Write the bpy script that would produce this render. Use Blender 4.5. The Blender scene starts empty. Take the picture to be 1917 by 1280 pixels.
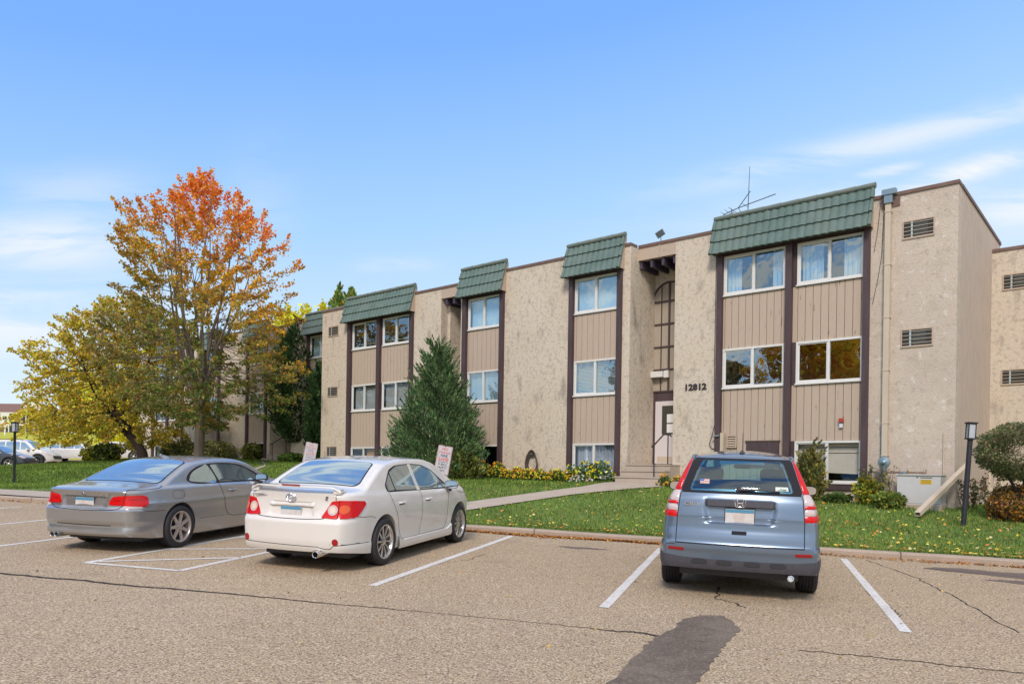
import bpy, bmesh, math, random
import numpy as np
from mathutils import Vector, Matrix
from mathutils.bvhtree import BVHTree
R = math.radians
scene = bpy.context.scene
# ------------------------------------------------------------------ camera
ROLL = R(.9)
cam = bpy.data.objects.new('camera', bpy.data.cameras.new('camera'))
scene.collection.objects.link(cam)
cs, sn = math.cos(ROLL), math.sin(ROLL)
cam.matrix_world = Matrix(((cs, -sn, 0, 0), (0, 0, -1, 0), (sn, cs, 0, 1.68), (0, 0, 0, 1)))
cam.data.sensor_width = 36
cam.data.lens = 36 * 1420 / 1917
cam.data.shift_y = .1261
cam.data.clip_end = 3000
cam.data.clip_start = .1
scene.camera = cam
# ------------------------------------------------------------------ light
SUN_EL, SUN_AZ = R(41), R(192)     # azimuth clockwise from +Y; sun behind the photographer
sd = Vector((math.sin(SUN_AZ) * math.cos(SUN_EL), math.cos(SUN_AZ) * math.cos(SUN_EL), math.sin(SUN_EL)))
sun = bpy.data.objects.new('sun', bpy.data.lights.new('sun', 'SUN'))
scene.collection.objects.link(sun)
sun.data.energy = 2.7
sun.data.angle = R(14)
sun.data.color = (1, .89, .80)
sun.rotation_euler = sd.to_track_quat('Z', 'Y').to_euler()
world = bpy.data.worlds.new('World')
scene.world = world
world.use_nodes = True
wn = world.node_tree
for n in list(wn.nodes): wn.nodes.remove(n)
def N(nt, t, **k):
    n = nt.nodes.new(t)
    for a, b in k.items(): setattr(n, a, b)
    return n
def L(nt, a, b): nt.links.new(a, b)
sky = N(wn, 'ShaderNodeTexSky', sky_type='NISHITA', sun_disc=False, sun_elevation=SUN_EL, sun_rotation=SUN_AZ, air_density=1.0, dust_density=.6, ozone_density=2.0)
bg = N(wn, 'ShaderNodeBackground'); bg.inputs[1].default_value = .15
wo = N(wn, 'ShaderNodeOutputWorld')
tc = N(wn, 'ShaderNodeTexCoord')
def M(nt, op, a, b=None, c=None):
    m = N(nt, 'ShaderNodeMath', operation=op)
    for i, v in enumerate((a, b, c)):
        if v is None: continue
        if isinstance(v, (int, float)): m.inputs[i].default_value = v
        else: L(nt, v, m.inputs[i])
    return m.outputs[0]
def mix(nt, f, a, b):
    m = N(nt, 'ShaderNodeMixRGB')
    for k, v in ((0, f), (1, a), (2, b)):
        if isinstance(v, (tuple, float, int)): m.inputs[k].default_value = v
        else: L(nt, v, m.inputs[k])
    return m.outputs[0]
sx = N(wn, 'ShaderNodeSeparateXYZ'); L(wn, tc.outputs['Generated'], sx.inputs[0]); X_, Y_, Z_ = sx.outputs
# clear air: the physical sky tinted towards the blue and the pale horizon of the photograph
rp = N(wn, 'ShaderNodeValToRGB'); L(wn, M(wn, 'SUBTRACT', Z_, M(wn, 'MULTIPLY', X_, .12)), rp.inputs[0]); els = rp.color_ramp.elements
SKYC = [(0.0, (.86, .92, .98)), (.12, (.74, .86, 1.0)), (.22, (.56, .76, 1.0)), (.32, (.40, .66, .99)), (.50, (.205, .45, 1.0)), (.75, (.17, .38, .88)), (1.0, (.17, .36, .82))]
els[0].position = SKYC[0][0]; els[0].color = (*SKYC[0][1], 1); els[1].position = 1.0; els[1].color = (*SKYC[-1][1], 1)
for p_, c_ in SKYC[1:-1]: e_ = els.new(p_); e_.color = (*c_, 1)
sc = N(wn, 'ShaderNodeVectorMath', operation='SCALE'); L(wn, rp.outputs[0], sc.inputs[0]); sc.inputs['Scale'].default_value = 7.1
clear = mix(wn, .93, sky.outputs[0], sc.outputs[0])
# thin streaky cloud on a flat layer; thicker overhead and behind the photographer
zz = M(wn, 'ADD', M(wn, 'MAXIMUM', Z_, 0.0), .10)
cb = N(wn, 'ShaderNodeCombineXYZ'); L(wn, M(wn, 'DIVIDE', X_, zz), cb.inputs[0]); L(wn, M(wn, 'DIVIDE', Y_, zz), cb.inputs[1])
def cloudnoise(scale, loc, rot, st, det=9, dist=.7):
    mp = N(wn, 'ShaderNodeMapping'); mp.inputs['Rotation'].default_value = (0, 0, R(rot)); mp.inputs['Scale'].default_value = (st[0], st[1], 1); mp.inputs['Location'].default_value = loc; L(wn, cb.outputs[0], mp.inputs[0])
    nz = N(wn, 'ShaderNodeTexNoise'); nz.inputs['Scale'].default_value = scale; nz.inputs['Detail'].default_value = det; nz.inputs['Roughness'].default_value = .56; nz.inputs['Distortion'].default_value = dist; L(wn, mp.outputs[0], nz.inputs['Vector']); return nz.outputs[0]
def rng(v, a, b, lo=0.0, hi=1.0, sm=True):
    r = N(wn, 'ShaderNodeMapRange', interpolation_type='SMOOTHSTEP' if sm else 'LINEAR'); L(wn, v, r.inputs[0]); r.inputs['From Min'].default_value = a; r.inputs['From Max'].default_value = b; r.inputs['To Min'].default_value = lo; r.inputs['To Max'].default_value = hi; return r.outputs[0]
c1 = cloudnoise(3.2, (3.1, .4, 0), 35, (.5, 1.5))
over = M(wn, 'MAXIMUM', rng(Z_, .545, .64), rng(Y_, .15, -.35))
f1 = M(wn, 'MULTIPLY', rng(M(wn, 'ADD', c1, M(wn, 'MULTIPLY', over, .12)), .545, .68), M(wn, 'MAXIMUM', over, .0))
# wisps in the part of the sky the photograph shows
u = M(wn, 'DIVIDE', X_, M(wn, 'MAXIMUM', Y_, .05)); v = M(wn, 'DIVIDE', Z_, M(wn, 'MAXIMUM', Y_, .05)); front = rng(Y_, .1, .3)
cu = N(wn, 'ShaderNodeCombineXYZ'); L(wn, u, cu.inputs[0]); L(wn, v, cu.inputs[1])
mp2 = N(wn, 'ShaderNodeMapping'); mp2.inputs['Rotation'].default_value = (0, 0, R(-14)); mp2.inputs['Scale'].default_value = (3, 15, 1); L(wn, cu.outputs[0], mp2.inputs[0])
n2 = N(wn, 'ShaderNodeTexNoise'); n2.inputs['Scale'].default_value = 1.2; n2.inputs['Detail'].default_value = 8; n2.inputs['Roughness'].default_value = .6; n2.inputs['Distortion'].default_value = .5; L(wn, mp2.outputs[0], n2.inputs['Vector'])
tot = f1
for (pu, pv, la, lb, ang, amt) in ((.52, .450, .30, .020, 14, .60), (.62, .475, .22, .016, 14, .40), (.485, .402, .040, .0075, 12, 1.0), (.60, .405, .11, .016, 17, 1.0), (.68, .36, .12, .030, 12, .7), (.80, .395, .10, .02, 12, .8), (-.62, .29, .13, .040, 2, .75), (-.66, .19, .20, .05, 5, .7), (-.15, .27, .045, .010, 3, .60), (-.58, .36, .10, .03, 3, .3), (.45, .35, .25, .05, 10, .35), (-.35, .30, .1, .05, 80, .2)):
    ca, sa = math.cos(R(ang)), math.sin(R(ang)); du = M(wn, 'SUBTRACT', u, pu); dv = M(wn, 'SUBTRACT', v, pv)
    a_ = M(wn, 'MULTIPLY', M(wn, 'ADD', M(wn, 'MULTIPLY', du, ca), M(wn, 'MULTIPLY', dv, sa)), 1 / la); b_ = M(wn, 'MULTIPLY', M(wn, 'SUBTRACT', M(wn, 'MULTIPLY', dv, ca), M(wn, 'MULTIPLY', du, sa)), 1 / lb)
    gq = M(wn, 'POWER', 2.718, M(wn, 'MULTIPLY', M(wn, 'ADD', M(wn, 'MULTIPLY', a_, a_), M(wn, 'MULTIPLY', b_, b_)), -1.0))
    tot = M(wn, 'MAXIMUM', tot, M(wn, 'MULTIPLY', M(wn, 'MULTIPLY', gq, front), M(wn, 'MULTIPLY', rng(n2.outputs[0], .36, .60, .12, 1.0), amt)))
L(wn, mix(wn, M(wn, 'MINIMUM', tot, 1.0), clear, (6.6, 6.6, 6.5, 1)), bg.inputs[0]); L(wn, bg.outputs[0], wo.inputs[0])
scene.view_settings.view_transform = 'Standard'
scene.view_settings.look = 'None'
scene.view_settings.exposure = 0
scene.view_settings.gamma = 1
# ------------------------------------------------------------------ site frame (s along the facade, F into the building)
EX = (.7625, -.647); DD = (.647, .7625)
ANG = math.atan2(-.647, .7625)
def W2(s, F): return (s * EX[0] + F * DD[0], s * EX[1] + F * DD[1])
def lotz(x, y): return -.012 * x + .0361 * y
KD = (.953, -.304); KN = (.304, .953); KP = (2.66, 13.27)
def kp(t, n=0): return (KP[0] + KD[0] * t + KN[0] * n, KP[1] + KD[1] * t + KN[1] * n)
ANC=[]
for t in (-45,-30,-20,-14,-9,-4,0,4,8,16,30):
    x=KP[0]+KD[0]*t; y=KP[1]+KD[1]*t; ANC.append((x,y,min(lotz(x,y),1.0)+.10))
for s,F,z in [(-3.6,20.2,.99),(-9.5,20.2,1.16),(-14.6,19.8,1.33),(-17.3,19.8,1.45),(-22.4,20.2,1.58),(-28.3,20.2,1.75),(-11.6,19.0,1.41),(-28.5,22.4,1.85),(-33,22.4,1.95),(-37.5,22.1,2.07),(-46,22.2,2.2),(-3.0,17.8,.70),(-29.7,8.76,.99),(2,25,.80),(10,24,.5),(-3,25,.9),(-60,22,2.0),(-31.65,16.4,1.75),(-24,15,1.32),(-38.6,17,1.85)]:
    x,y=W2(s,F); ANC.append((x,y,z))
ANC+=[(-31.9,50.7,1.5),(-31.1,47,1.28),(-28,52,1.6),(-40,46,1.3),(-50,60,1.9),(-30,60,1.9),(0,70,2.0),(40,60,1),(60,10,0),(-60,35,1.2)]
ANC=np.array(ANC)
def _phi(r2): return 0.5*r2*np.log(r2+1e-9)
def _fit():
    P=ANC[:,:2];n=len(P)
    K=_phi(((P[:,None]-P[None])**2).sum(-1))+np.eye(n)*2.0
    Q=np.c_[np.ones(n),P]
    M=np.block([[K,Q],[Q.T,np.zeros((3,3))]])
    return np.linalg.solve(M,np.r_[ANC[:,2],0,0,0])
WT=_fit()
def lawn(x,y):
    x=np.atleast_1d(np.asarray(x,float));y=np.atleast_1d(np.asarray(y,float))
    r2=(x[:,None]-ANC[None,:,0])**2+(y[:,None]-ANC[None,:,1])**2
    return _phi(r2)@WT[:-3]+WT[-3]+WT[-2]*x+WT[-1]*y

# ------------------------------------------------------------------ helpers
def link(o, parent=None):
    scene.collection.objects.link(o)
    if parent is not None: o.parent = parent
    return o
def tag(o, label=None, cat=None, group=None, kind=None):
    if label: o['label'] = label
    if cat: o['category'] = cat
    if group: o['group'] = group
    if kind: o['kind'] = kind
    return o
def empty(name, loc, rz=0, label=None, cat=None, group=None):
    o = bpy.data.objects.new(name, None); link(o)
    o.location = loc; o.rotation_euler = (0, 0, rz); o.empty_display_size = .3
    return tag(o, label, cat, group)
class G:
    """collects verts / faces with material slots"""
    def __init__(s): s.v = []; s.f = []; s.m = []; s.sm = []; s.mats = []; s.col = {}
    def mi(s, mat):
        if mat not in s.mats: s.mats.append(mat)
        return s.mats.index(mat)
    def add(s, vs, fs, mat, smooth=False):
        o = len(s.v); s.v += [tuple(v) for v in vs]; k = s.mi(mat)
        for f in fs: s.f.append(tuple(i + o for i in f)); s.m.append(k); s.sm.append(smooth)
        return s
    def box(s, x0, x1, y0, y1, z0, z1, mat):
        vs = [(x, y, z) for z in (z0, z1) for y in (y0, y1) for x in (x0, x1)]
        return s.add(vs, [(0, 2, 3, 1), (4, 5, 7, 6), (0, 1, 5, 4), (2, 6, 7, 3), (0, 4, 6, 2), (1, 3, 7, 5)], mat)
    def quad(s, a, b, c, d, mat): return s.add([a, b, c, d], [(0, 1, 2, 3)], mat)
    def tube(s, pts, r, mat, n=8, cap=True, r2=None):
        pts = [Vector(p) for p in pts]; m = len(pts); vs = []; fs = []
        rs = r if isinstance(r, (list, tuple)) else [r] * m
        up = Vector((0, 0, 1)); d0 = (pts[1] - pts[0]).normalized()
        if abs(d0.z) > .95: up = Vector((1, 0, 0))
        a = d0.cross(up).normalized()
        for i, p in enumerate(pts):
            d = (pts[min(i + 1, m - 1)] - pts[max(i - 1, 0)]).normalized()
            a = (a - d * a.dot(d)).normalized(); b = d.cross(a)
            for k in range(n):
                t = 2 * math.pi * k / n
                vs.append(p + (a * math.cos(t) + b * math.sin(t)) * rs[i])
        for i in range(m - 1):
            for k in range(n):
                k2 = (k + 1) % n
                fs.append((i * n + k, i * n + k2, (i + 1) * n + k2, (i + 1) * n + k))
        if cap: fs += [tuple(range(n))[::-1], tuple((m - 1) * n + k for k in range(n))]
        return s.add(vs, fs, mat, True)
    def lathe(s, prof, mat, n=24, M=None, smooth=True):
        vs = []; fs = []
        for r, z in prof:
            for k in range(n):
                t = 2 * math.pi * k / n; p = Vector((r * math.cos(t), r * math.sin(t), z))
                vs.append(M @ p if M else p)
        for i in range(len(prof) - 1):
            for k in range(n):
                k2 = (k + 1) % n; fs.append((i * n + k, i * n + k2, (i + 1) * n + k2, (i + 1) * n + k))
        return s.add(vs, fs, mat, smooth)
    def prism(s, poly, h0, h1, mat, axis='z'):
        n = len(poly)
        def P(a, b, h): return (a, b, h) if axis == 'z' else ((a, h, b) if axis == 'y' else (h, a, b))
        vs = [P(a, b, h0) for a, b in poly] + [P(a, b, h1) for a, b in poly]
        fs = [tuple(range(n))[::-1], tuple(range(n, 2 * n))] + [(i, (i + 1) % n, n + (i + 1) % n, n + i) for i in range(n)]
        return s.add(vs, fs, mat)
    def build(s, name, parent=None, loc=None, rz=0, xf=None, sharp=35):
        me = bpy.data.meshes.new(name)
        vs = [xf @ Vector(v) for v in s.v] if xf else s.v
        me.from_pydata(vs, [], s.f)
        for m in s.mats: me.materials.append(m)
        me.polygons.foreach_set('material_index', s.m)
        me.polygons.foreach_set('use_smooth', s.sm)
        if any(s.sm): me.set_sharp_from_angle(angle=R(sharp))
        me.validate(); me.update()
        o = bpy.data.objects.new(name, me); link(o, parent)
        if loc is not None: o.location = loc
        if rz: o.rotation_euler = (0, 0, rz)
        return o
# ------------------------------------------------------------------ materials
MATS = {}
def mat(name, color=(.5, .5, .5), rough=.7, metal=0, spec=.5, coat=0, noise=None, bump=None, bumpscale=60, emit=None, alpha=None, coord='Object', trans=0):
    """noise: list of (scale, amount, colour2, detail, lo, hi, (sx,sy,sz))"""
    if name in MATS: return MATS[name]
    m = bpy.data.materials.new(name); m.use_nodes = True; MATS[name] = m
    nt = m.node_tree; b = nt.nodes['Principled BSDF']
    b.inputs['Base Color'].default_value = (*color, 1); b.inputs['Roughness'].default_value = rough
    b.inputs['Metallic'].default_value = metal; b.inputs['Specular IOR Level'].default_value = spec
    b.inputs['Coat Weight'].default_value = coat; b.inputs['Coat Roughness'].default_value = .04
    if trans: b.inputs['Transmission Weight'].default_value = trans
    if emit: b.inputs['Emission Color'].default_value = (*emit[:3], 1); b.inputs['Emission Strength'].default_value = emit[3]
    tcn = N(nt, 'ShaderNodeTexCoord'); co = tcn.outputs[coord]
    cur = None
    for (sc, amt, c2, det, lo, hi, st) in (noise or []):
        mpn = N(nt, 'ShaderNodeMapping'); mpn.inputs['Scale'].default_value = st; L(nt, co, mpn.inputs[0])
        n1 = N(nt, 'ShaderNodeTexNoise'); n1.inputs['Scale'].default_value = sc; n1.inputs['Detail'].default_value = det; n1.inputs['Roughness'].default_value = .6
        L(nt, mpn.outputs[0], n1.inputs['Vector'])
        mr = N(nt, 'ShaderNodeMapRange'); mr.inputs['From Min'].default_value = lo; mr.inputs['From Max'].default_value = hi; mr.inputs['To Max'].default_value = amt
        L(nt, n1.outputs[0], mr.inputs[0])
        mx = N(nt, 'ShaderNodeMixRGB'); mx.inputs[2].default_value = (*c2, 1); L(nt, mr.outputs[0], mx.inputs[0])
        if cur is None: mx.inputs[1].default_value = (*color, 1)
        else: L(nt, cur, mx.inputs[1])
        cur = mx.outputs[0]
    if cur is not None: L(nt, cur, b.inputs['Base Color'])
    if bump:
        n1 = N(nt, 'ShaderNodeTexNoise'); n1.inputs['Scale'].default_value = bumpscale; n1.inputs['Detail'].default_value = 5; L(nt, co, n1.inputs['Vector'])
        bp = N(nt, 'ShaderNodeBump'); bp.inputs['Strength'].default_value = 1; bp.inputs['Distance'].default_value = bump
        L(nt, n1.outputs[0], bp.inputs['Height']); L(nt, bp.outputs[0], b.inputs['Normal'])
    return m
def leafmat(name, rough=.6, transl=.35, gain=1.0):
    """foliage: colour per leaf from the mesh attribute Col, some light through the leaf"""
    if name in MATS: return MATS[name]
    m = bpy.data.materials.new(name); m.use_nodes = True; MATS[name] = m
    nt = m.node_tree; b = nt.nodes['Principled BSDF']; out = nt.nodes['Material Output']
    at = N(nt, 'ShaderNodeAttribute'); at.attribute_name = 'Col'
    L(nt, at.outputs['Color'], b.inputs['Base Color']); b.inputs['Roughness'].default_value = rough; b.inputs['Specular IOR Level'].default_value = .3
    tr = N(nt, 'ShaderNodeBsdfTranslucent'); L(nt, at.outputs['Color'], tr.inputs[0])
    mx = N(nt, 'ShaderNodeMixShader'); mx.inputs[0].default_value = transl
    L(nt, b.outputs[0], mx.inputs[1]); L(nt, tr.outputs[0], mx.inputs[2]); L(nt, mx.outputs[0], out.inputs[0])
    return m
def glassmat(name, refl=.35, tint=(.55, .62, .62), rough=.01, wob=0):
    if name in MATS: return MATS[name]
    m = bpy.data.materials.new(name); m.use_nodes = True; MATS[name] = m
    nt = m.node_tree; nt.nodes.remove(nt.nodes['Principled BSDF']); out = nt.nodes['Material Output']
    g = N(nt, 'ShaderNodeBsdfGlossy'); g.inputs['Roughness'].default_value = rough; g.inputs[0].default_value = (.74, .86, .92, 1)
    t = N(nt, 'ShaderNodeBsdfTransparent'); t.inputs[0].default_value = (*tint, 1)
    lw = N(nt, 'ShaderNodeLayerWeight'); lw.inputs[0].default_value = .5
    fac = M(nt, 'MINIMUM', M(nt, 'ADD', M(nt, 'POWER', lw.outputs['Facing'], 4.0), refl), 1.0)
    if wob:
        tcn = N(nt, 'ShaderNodeTexCoord'); n1 = N(nt, 'ShaderNodeTexNoise'); n1.inputs['Scale'].default_value = 1.6; n1.inputs['Detail'].default_value = 2
        L(nt, tcn.outputs['Object'], n1.inputs['Vector']); bp = N(nt, 'ShaderNodeBump'); bp.inputs['Distance'].default_value = wob; L(nt, n1.outputs[0], bp.inputs['Height']); L(nt, bp.outputs[0], g.inputs['Normal'])
    mx = N(nt, 'ShaderNodeMixShader'); L(nt, fac, mx.inputs[0]); L(nt, t.outputs[0], mx.inputs[1]); L(nt, g.outputs[0], mx.inputs[2]); L(nt, mx.outputs[0], out.inputs[0])
    return m
one = (1, 1, 1)
M_STUCCO = mat('stucco', (.61, .515, .40), .9, noise=[(.55, .5, (.68, .60, .50), 4, .42, .62, one), (1.1, .18, (.43, .36, .285), 7, .50, .70, one), (9, .75, (.42, .345, .275), 6, .50, .64, one), (2.6, .85, (.25, .21, .18), 9, .55, .72, (1, 1, .4)), (19, .6, (.30, .24, .19), 3, .62, .70, one), (30, .65, (.76, .69, .60), 3, .55, .66, one)], bump=.014, bumpscale=34)
M_STUCCO2 = mat('stucco_sprayed', (.58, .46, .37), .95, noise=[(9, .5, (.40, .32, .28), 4, .45, .65, (1, 1, .25)), (40, .5, (.60, .52, .45), 3, .5, .7, (1, 1, .3))], bump=.018, bumpscale=40)
M_STUCCO3 = mat('stucco_worn_corner', (.55, .465, .385), .9, noise=[(.55, .45, (.66, .57, .46), 4, .42, .62, one), (2.2, .5, (.42, .35, .28), 7, .50, .68, one), (14, .55, (.38, .31, .25), 4, .54, .68, one), (4.5, .6, (.72, .68, .62), 8, .57, .66, one), (5.5, .6, (.36, .30, .25), 8, .57, .68, one)], bump=.014, bumpscale=30)
M_SIDING = mat('siding', (.49, .385, .30), .8, noise=[(3, .5, (.50, .40, .31), 5, .4, .6, (4, 1, .3)), (22, .5, (.36, .28, .21), 5, .55, .7, (3, 1, .12)), (5, .85, (.11, .07, .05), 8, .655, .685, (4, 1, .45))], bump=.003, bumpscale=60)
M_GROOVE = mat('siding_groove', (.09, .06, .045), .9)
M_TRIM = mat('brown_trim', (.062, .038, .042), .6, noise=[(6, .6, (.10, .065, .07), 5, .4, .65, (1, 1, .2))], bump=.004)
M_FASCIA = mat('parapet_fascia', (.16, .095, .075), .65, noise=[(5, .5, (.22, .15, .12), 4, .45, .65, one)])
M_TILE = mat('green_tile', (.10, .155, .135), .8, noise=[(.8, .5, (.17, .21, .18), 6, .45, .65, one), (3, .6, (.15, .215, .195), 5, .4, .65, one), (30, .35, (.07, .13, .115), 3, .5, .7, one)], bump=.002, bumpscale=90)
M_CAPT = mat('tile_ridge_cap', (.15, .19, .17), .8, noise=[(3, .5, (.22, .21, .17), 4, .45, .65, one)])
M_WHITE = mat('white_frame', (.72, .71, .68), .5, noise=[(8, .3, (.55, .53, .5), 4, .5, .7, one)])
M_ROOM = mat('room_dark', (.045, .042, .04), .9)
M_CURT = mat('curtain', (.66, .70, .74), .9, noise=[(2, .4, (.52, .56, .6), 3, .4, .6, one)])
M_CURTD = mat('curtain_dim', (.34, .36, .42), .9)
M_BLIND = mat('blind', (.62, .62, .58), .6)
M_GLASS0 = glassmat('window_glass_low', .08, (.88, .93, .95), wob=.004)
M_GLASS = glassmat('window_glass', .38, (.84, .92, .94), wob=.004)
M_GLASSR = glassmat('window_glass_bright', .30, (.78, .92, .98), wob=.006)
M_CONC = mat('concrete', (.46, .385, .31), .9, noise=[(2, .5, (.38, .31, .25), 6, .4, .65, one), (50, .4, (.56, .49, .42), 3, .5, .7, one)], bump=.004, bumpscale=80)
M_ASPH = mat('asphalt', (.365, .262, .155), .92, noise=[(.35, .6, (.45, .33, .205), 5, .38, .62, one), (1.7, .35, (.34, .235, .165), 6, .5, .7, one), (42, .8, (.11, .075, .055), 4, .49, .60, one), (60, .85, (.70, .58, .42), 4, .51, .61, one), (.9, .35, (.22, .155, .11), 7, .60, .74, one)], bump=.007, bumpscale=60)
M_PATCH = mat('asphalt_patch', (.12, .09, .065), .9, noise=[(2.5, .7, (.20, .155, .115), 5, .4, .62, one), (45, .7, (.28, .22, .18), 3, .52, .64, one), (6, .5, (.07, .05, .045), 6, .55, .7, one)], bump=.004, bumpscale=90)
M_STAIN = mat('asphalt_stain', (.13, .095, .08), .8, noise=[(60, .6, (.24, .19, .15), 2, .5, .64, one)], bump=.004, bumpscale=70)
M_CRACK = mat('crack_tar', (.035, .026, .022), .95, noise=[(20, .5, (.09, .065, .05), 3, .5, .65, one)])
M_PAINT = mat('road_paint', (.70, .68, .65), .7, noise=[(3, .5, (.52, .48, .44), 6, .45, .65, one), (34, .75, (.36, .29, .22), 5, .55, .64, one)], bump=.002)
M_KERB = mat('kerb_concrete', (.40, .315, .245), .9, noise=[(1.5, .5, (.30, .225, .17), 6, .4, .65, one), (40, .4, (.52, .44, .37), 3, .5, .7, one)], bump=.005, bumpscale=50)
M_LAWN = mat('lawn_soil', (.125, .20, .035), .95, noise=[(.5, .6, (.18, .24, .04), 5, .4, .62, one), (2.2, .5, (.09, .145, .03), 6, .5, .7, one), (30, .6, (.07, .11, .02), 3, .5, .65, one), (1.3, .55, (.24, .22, .09), 6, .60, .72, one)], bump=.03, bumpscale=25)
M_HILL = mat('grass_sun_tint', (.50, .46, .02), .95, noise=[(.1, .5, (.36, .40, .03), 5, .4, .62, one)])  # low sunlight on the hill is put into this yellow grass colour
M_GROUND = mat('far_ground', (.13, .16, .05), .95, noise=[(.05, .5, (.2, .2, .07), 5, .4, .62, one)])
M_BLACKM = mat('black_metal', (.03, .03, .04), .45, metal=.3, noise=[(12, .5, (.07, .06, .07), 4, .5, .7, one)])
M_GREYM = mat('grey_metal', (.32, .34, .36), .4, metal=.7)
M_GALV = mat('galvanised', (.24, .32, .36), .35, metal=.5)
M_RUST = mat('rusty_pipe', (.25, .15, .10), .7, metal=.3, noise=[(8, .7, (.2, .24, .26), 4, .45, .6, one)])
M_DSPOUT = mat('downspout_paint', (.57, .48, .37), .55, noise=[(3, .5, (.48, .40, .31), 5, .45, .65, (1, 1, .3))])
M_CAB = mat('cabinet_paint', (.57, .565, .56), .5, noise=[(1.5, .5, (.50, .49, .47), 5, .4, .65, one), (5, .7, (.28, .25, .22), 6, .66, .74, one)])
M_YEL = mat('warning_yellow', (.75, .47, .02), .5)
M_BLK = mat('black_ink', (.02, .02, .02), .6)
# ================================================================== ground
def ground_mesh(name, fn, xs, ys, m, keep=None, kind='structure', off=0):
    X, Y = np.meshgrid(xs, ys); Z = fn(X.ravel(), Y.ravel()) + off
    nx, ny = len(xs), len(ys)
    vs = np.c_[X.ravel(), Y.ravel(), Z]
    fs = []
    for j in range(ny - 1):
        for i in range(nx - 1):
            a = j * nx + i; q = (a, a + 1, a + nx + 1, a + nx)
            if keep is None or keep(*(vs[list(q), :2].mean(0))): fs.append(q)
    g = G(); g.add(vs.tolist(), fs, m, True); o = g.build(name)
    return tag(o, kind=kind)
def frame_mesh(name, t0, t1, n0, n1, step, fn, m, off=0, poly=None, curve=None):
    """sheet laid out along the kerb frame"""
    ts = np.arange(t0, t1 + step * .5, step); ns = np.arange(n0, n1 + step * .5, step) if n1 - n0 > step else np.array([n0, n1])
    T, NN = np.meshgrid(ts, ns); X = KP[0] + KD[0] * T + KN[0] * NN; Y = KP[1] + KD[1] * T + KN[1] * NN
    Z = fn(X.ravel(), Y.ravel()) + off; nx, ny = len(ts), len(ns)
    fs = [(j * nx + i, j * nx + i + 1, (j + 1) * nx + i + 1, (j + 1) * nx + i) for j in range(ny - 1) for i in range(nx - 1)]
    g = G(); g.add(np.c_[X.ravel(), Y.ravel(), Z].tolist(), fs, m, True)
    return tag(g.build(name), kind='structure')
def lotf(x, y): return lotz(np.asarray(x), np.asarray(y))
# base ground to the horizon
g = G(); g.quad((-1500, -1500, -3.2), (1500, -1500, -3.2), (1500, 1500, -3.2), (-1500, 1500, -3.2), M_GROUND)
tag(g.build('ground'), kind='structure')
# parking lot
frame_mesh('parking_lot', -48, 48, -46, 0, 2.0, lotf, M_ASPH)
# lawn sheet from the kerb back, kerb frame
lawn_o = frame_mesh('lawn', -90, 70, .16, 90, .7, lawn, M_LAWN)
# kerb: rounded top profile swept along t
g = G(); prof = [(0, -.15), (.0, .085), (.02, .105), (.05, .112), (.16, .112), (.16, -.15)]
ts = [x * .5 for x in range(-96, 97)]
vs = []
for t in ts:
    for n, h in prof:
        x, y = kp(t, n); vs.append((x, y, lotz(x, y) + h + .004 * math.sin(t * 1.7)))
k = len(prof)
g.add(vs, [(i * k + j, i * k + j + 1, (i + 1) * k + j + 1, (i + 1) * k + j) for i in range(len(ts) - 1) for j in range(k - 1)], M_KERB, True)
tag(g.build('kerb'), kind='structure')
# joints across the kerb
g = G()
for i in range(-14, 15):
    x, y = kp(i * 3.05 + .7, -.004); z = lotz(x, y)
    a = kp(i * 3.05 + .7, -.003); b = kp(i * 3.05 + .712, -.003); c = kp(i * 3.05 + .712, .155); d = kp(i * 3.05 + .7, .155)
    g.add([(a[0], a[1], z), (b[0], b[1], z), (b[0], b[1], z + .119), (a[0], a[1], z + .119), (c[0], c[1], z + .119), (d[0], d[1], z + .119)], [(0, 1, 2, 3), (3, 2, 4, 5)], M_CRACK)
tag(g.build('kerb_joints'), kind='structure')
# pavement strip beside the kerb on the left
frame_mesh('pavement', -48, -5.2, .165, 1.5, .45, lawn, M_CONC, off=.03)
# path to the entrance (site frame)
left = [(-12.2, 10.75), (-12.15, 12.8), (-12.0, 14.9), (-11.85, 17), (-12.1, 18.2), (-12.25, 19.14)]
right = [(-11.3, 10.95), (-11.25, 12.3), (-11.05, 15.2), (-10.7, 17), (-10.55, 18.2), (-10.5, 19.14)]
def densify(P, n):
    out = []
    for a, b in zip(P[:-1], P[1:]):
        for i in range(n): out.append(tuple(a[k] + (b[k] - a[k]) * i / n for k in range(len(a))))
    return out + [P[-1]]
Lp, Rp = densify(left, 8), densify(right, 8)
vs = []
for (a, b) in zip(Lp, Rp):
    for k in range(5):
        s = a[0] + (b[0] - a[0]) * k / 4; F = a[1] + (b[1] - a[1]) * k / 4; x, y = W2(s, F); vs.append((x, y, float(lawn(x, y)[0]) + .025))
g = G(); g.add(vs, [(i * 5 + j, i * 5 + j + 1, (i + 1) * 5 + j + 1, (i + 1) * 5 + j) for i in range(len(Lp) - 1) for j in range(4)], M_CONC, True)
tag(g.build('path'), kind='structure')
# path to the further entrance
A2 = densify([(-22.9, 8.2), (-25.5, 14.5), (-29.5, 18.2), (-34.2, 20.9)], 10)
vs = []
for s, F in A2:
    for k in (-.6, 0, .6):
        x, y = W2(s + k * .8, F - k * .5); vs.append((x, y, float(lawn(x, y)[0]) + .025))
g = G(); g.add(vs, [(i * 3 + j, i * 3 + j + 1, (i + 1) * 3 + j + 1, (i + 1) * 3 + j) for i in range(len(A2) - 1) for j in range(2)], M_CONC, True)
tag(g.build('path'), kind='structure')
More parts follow.
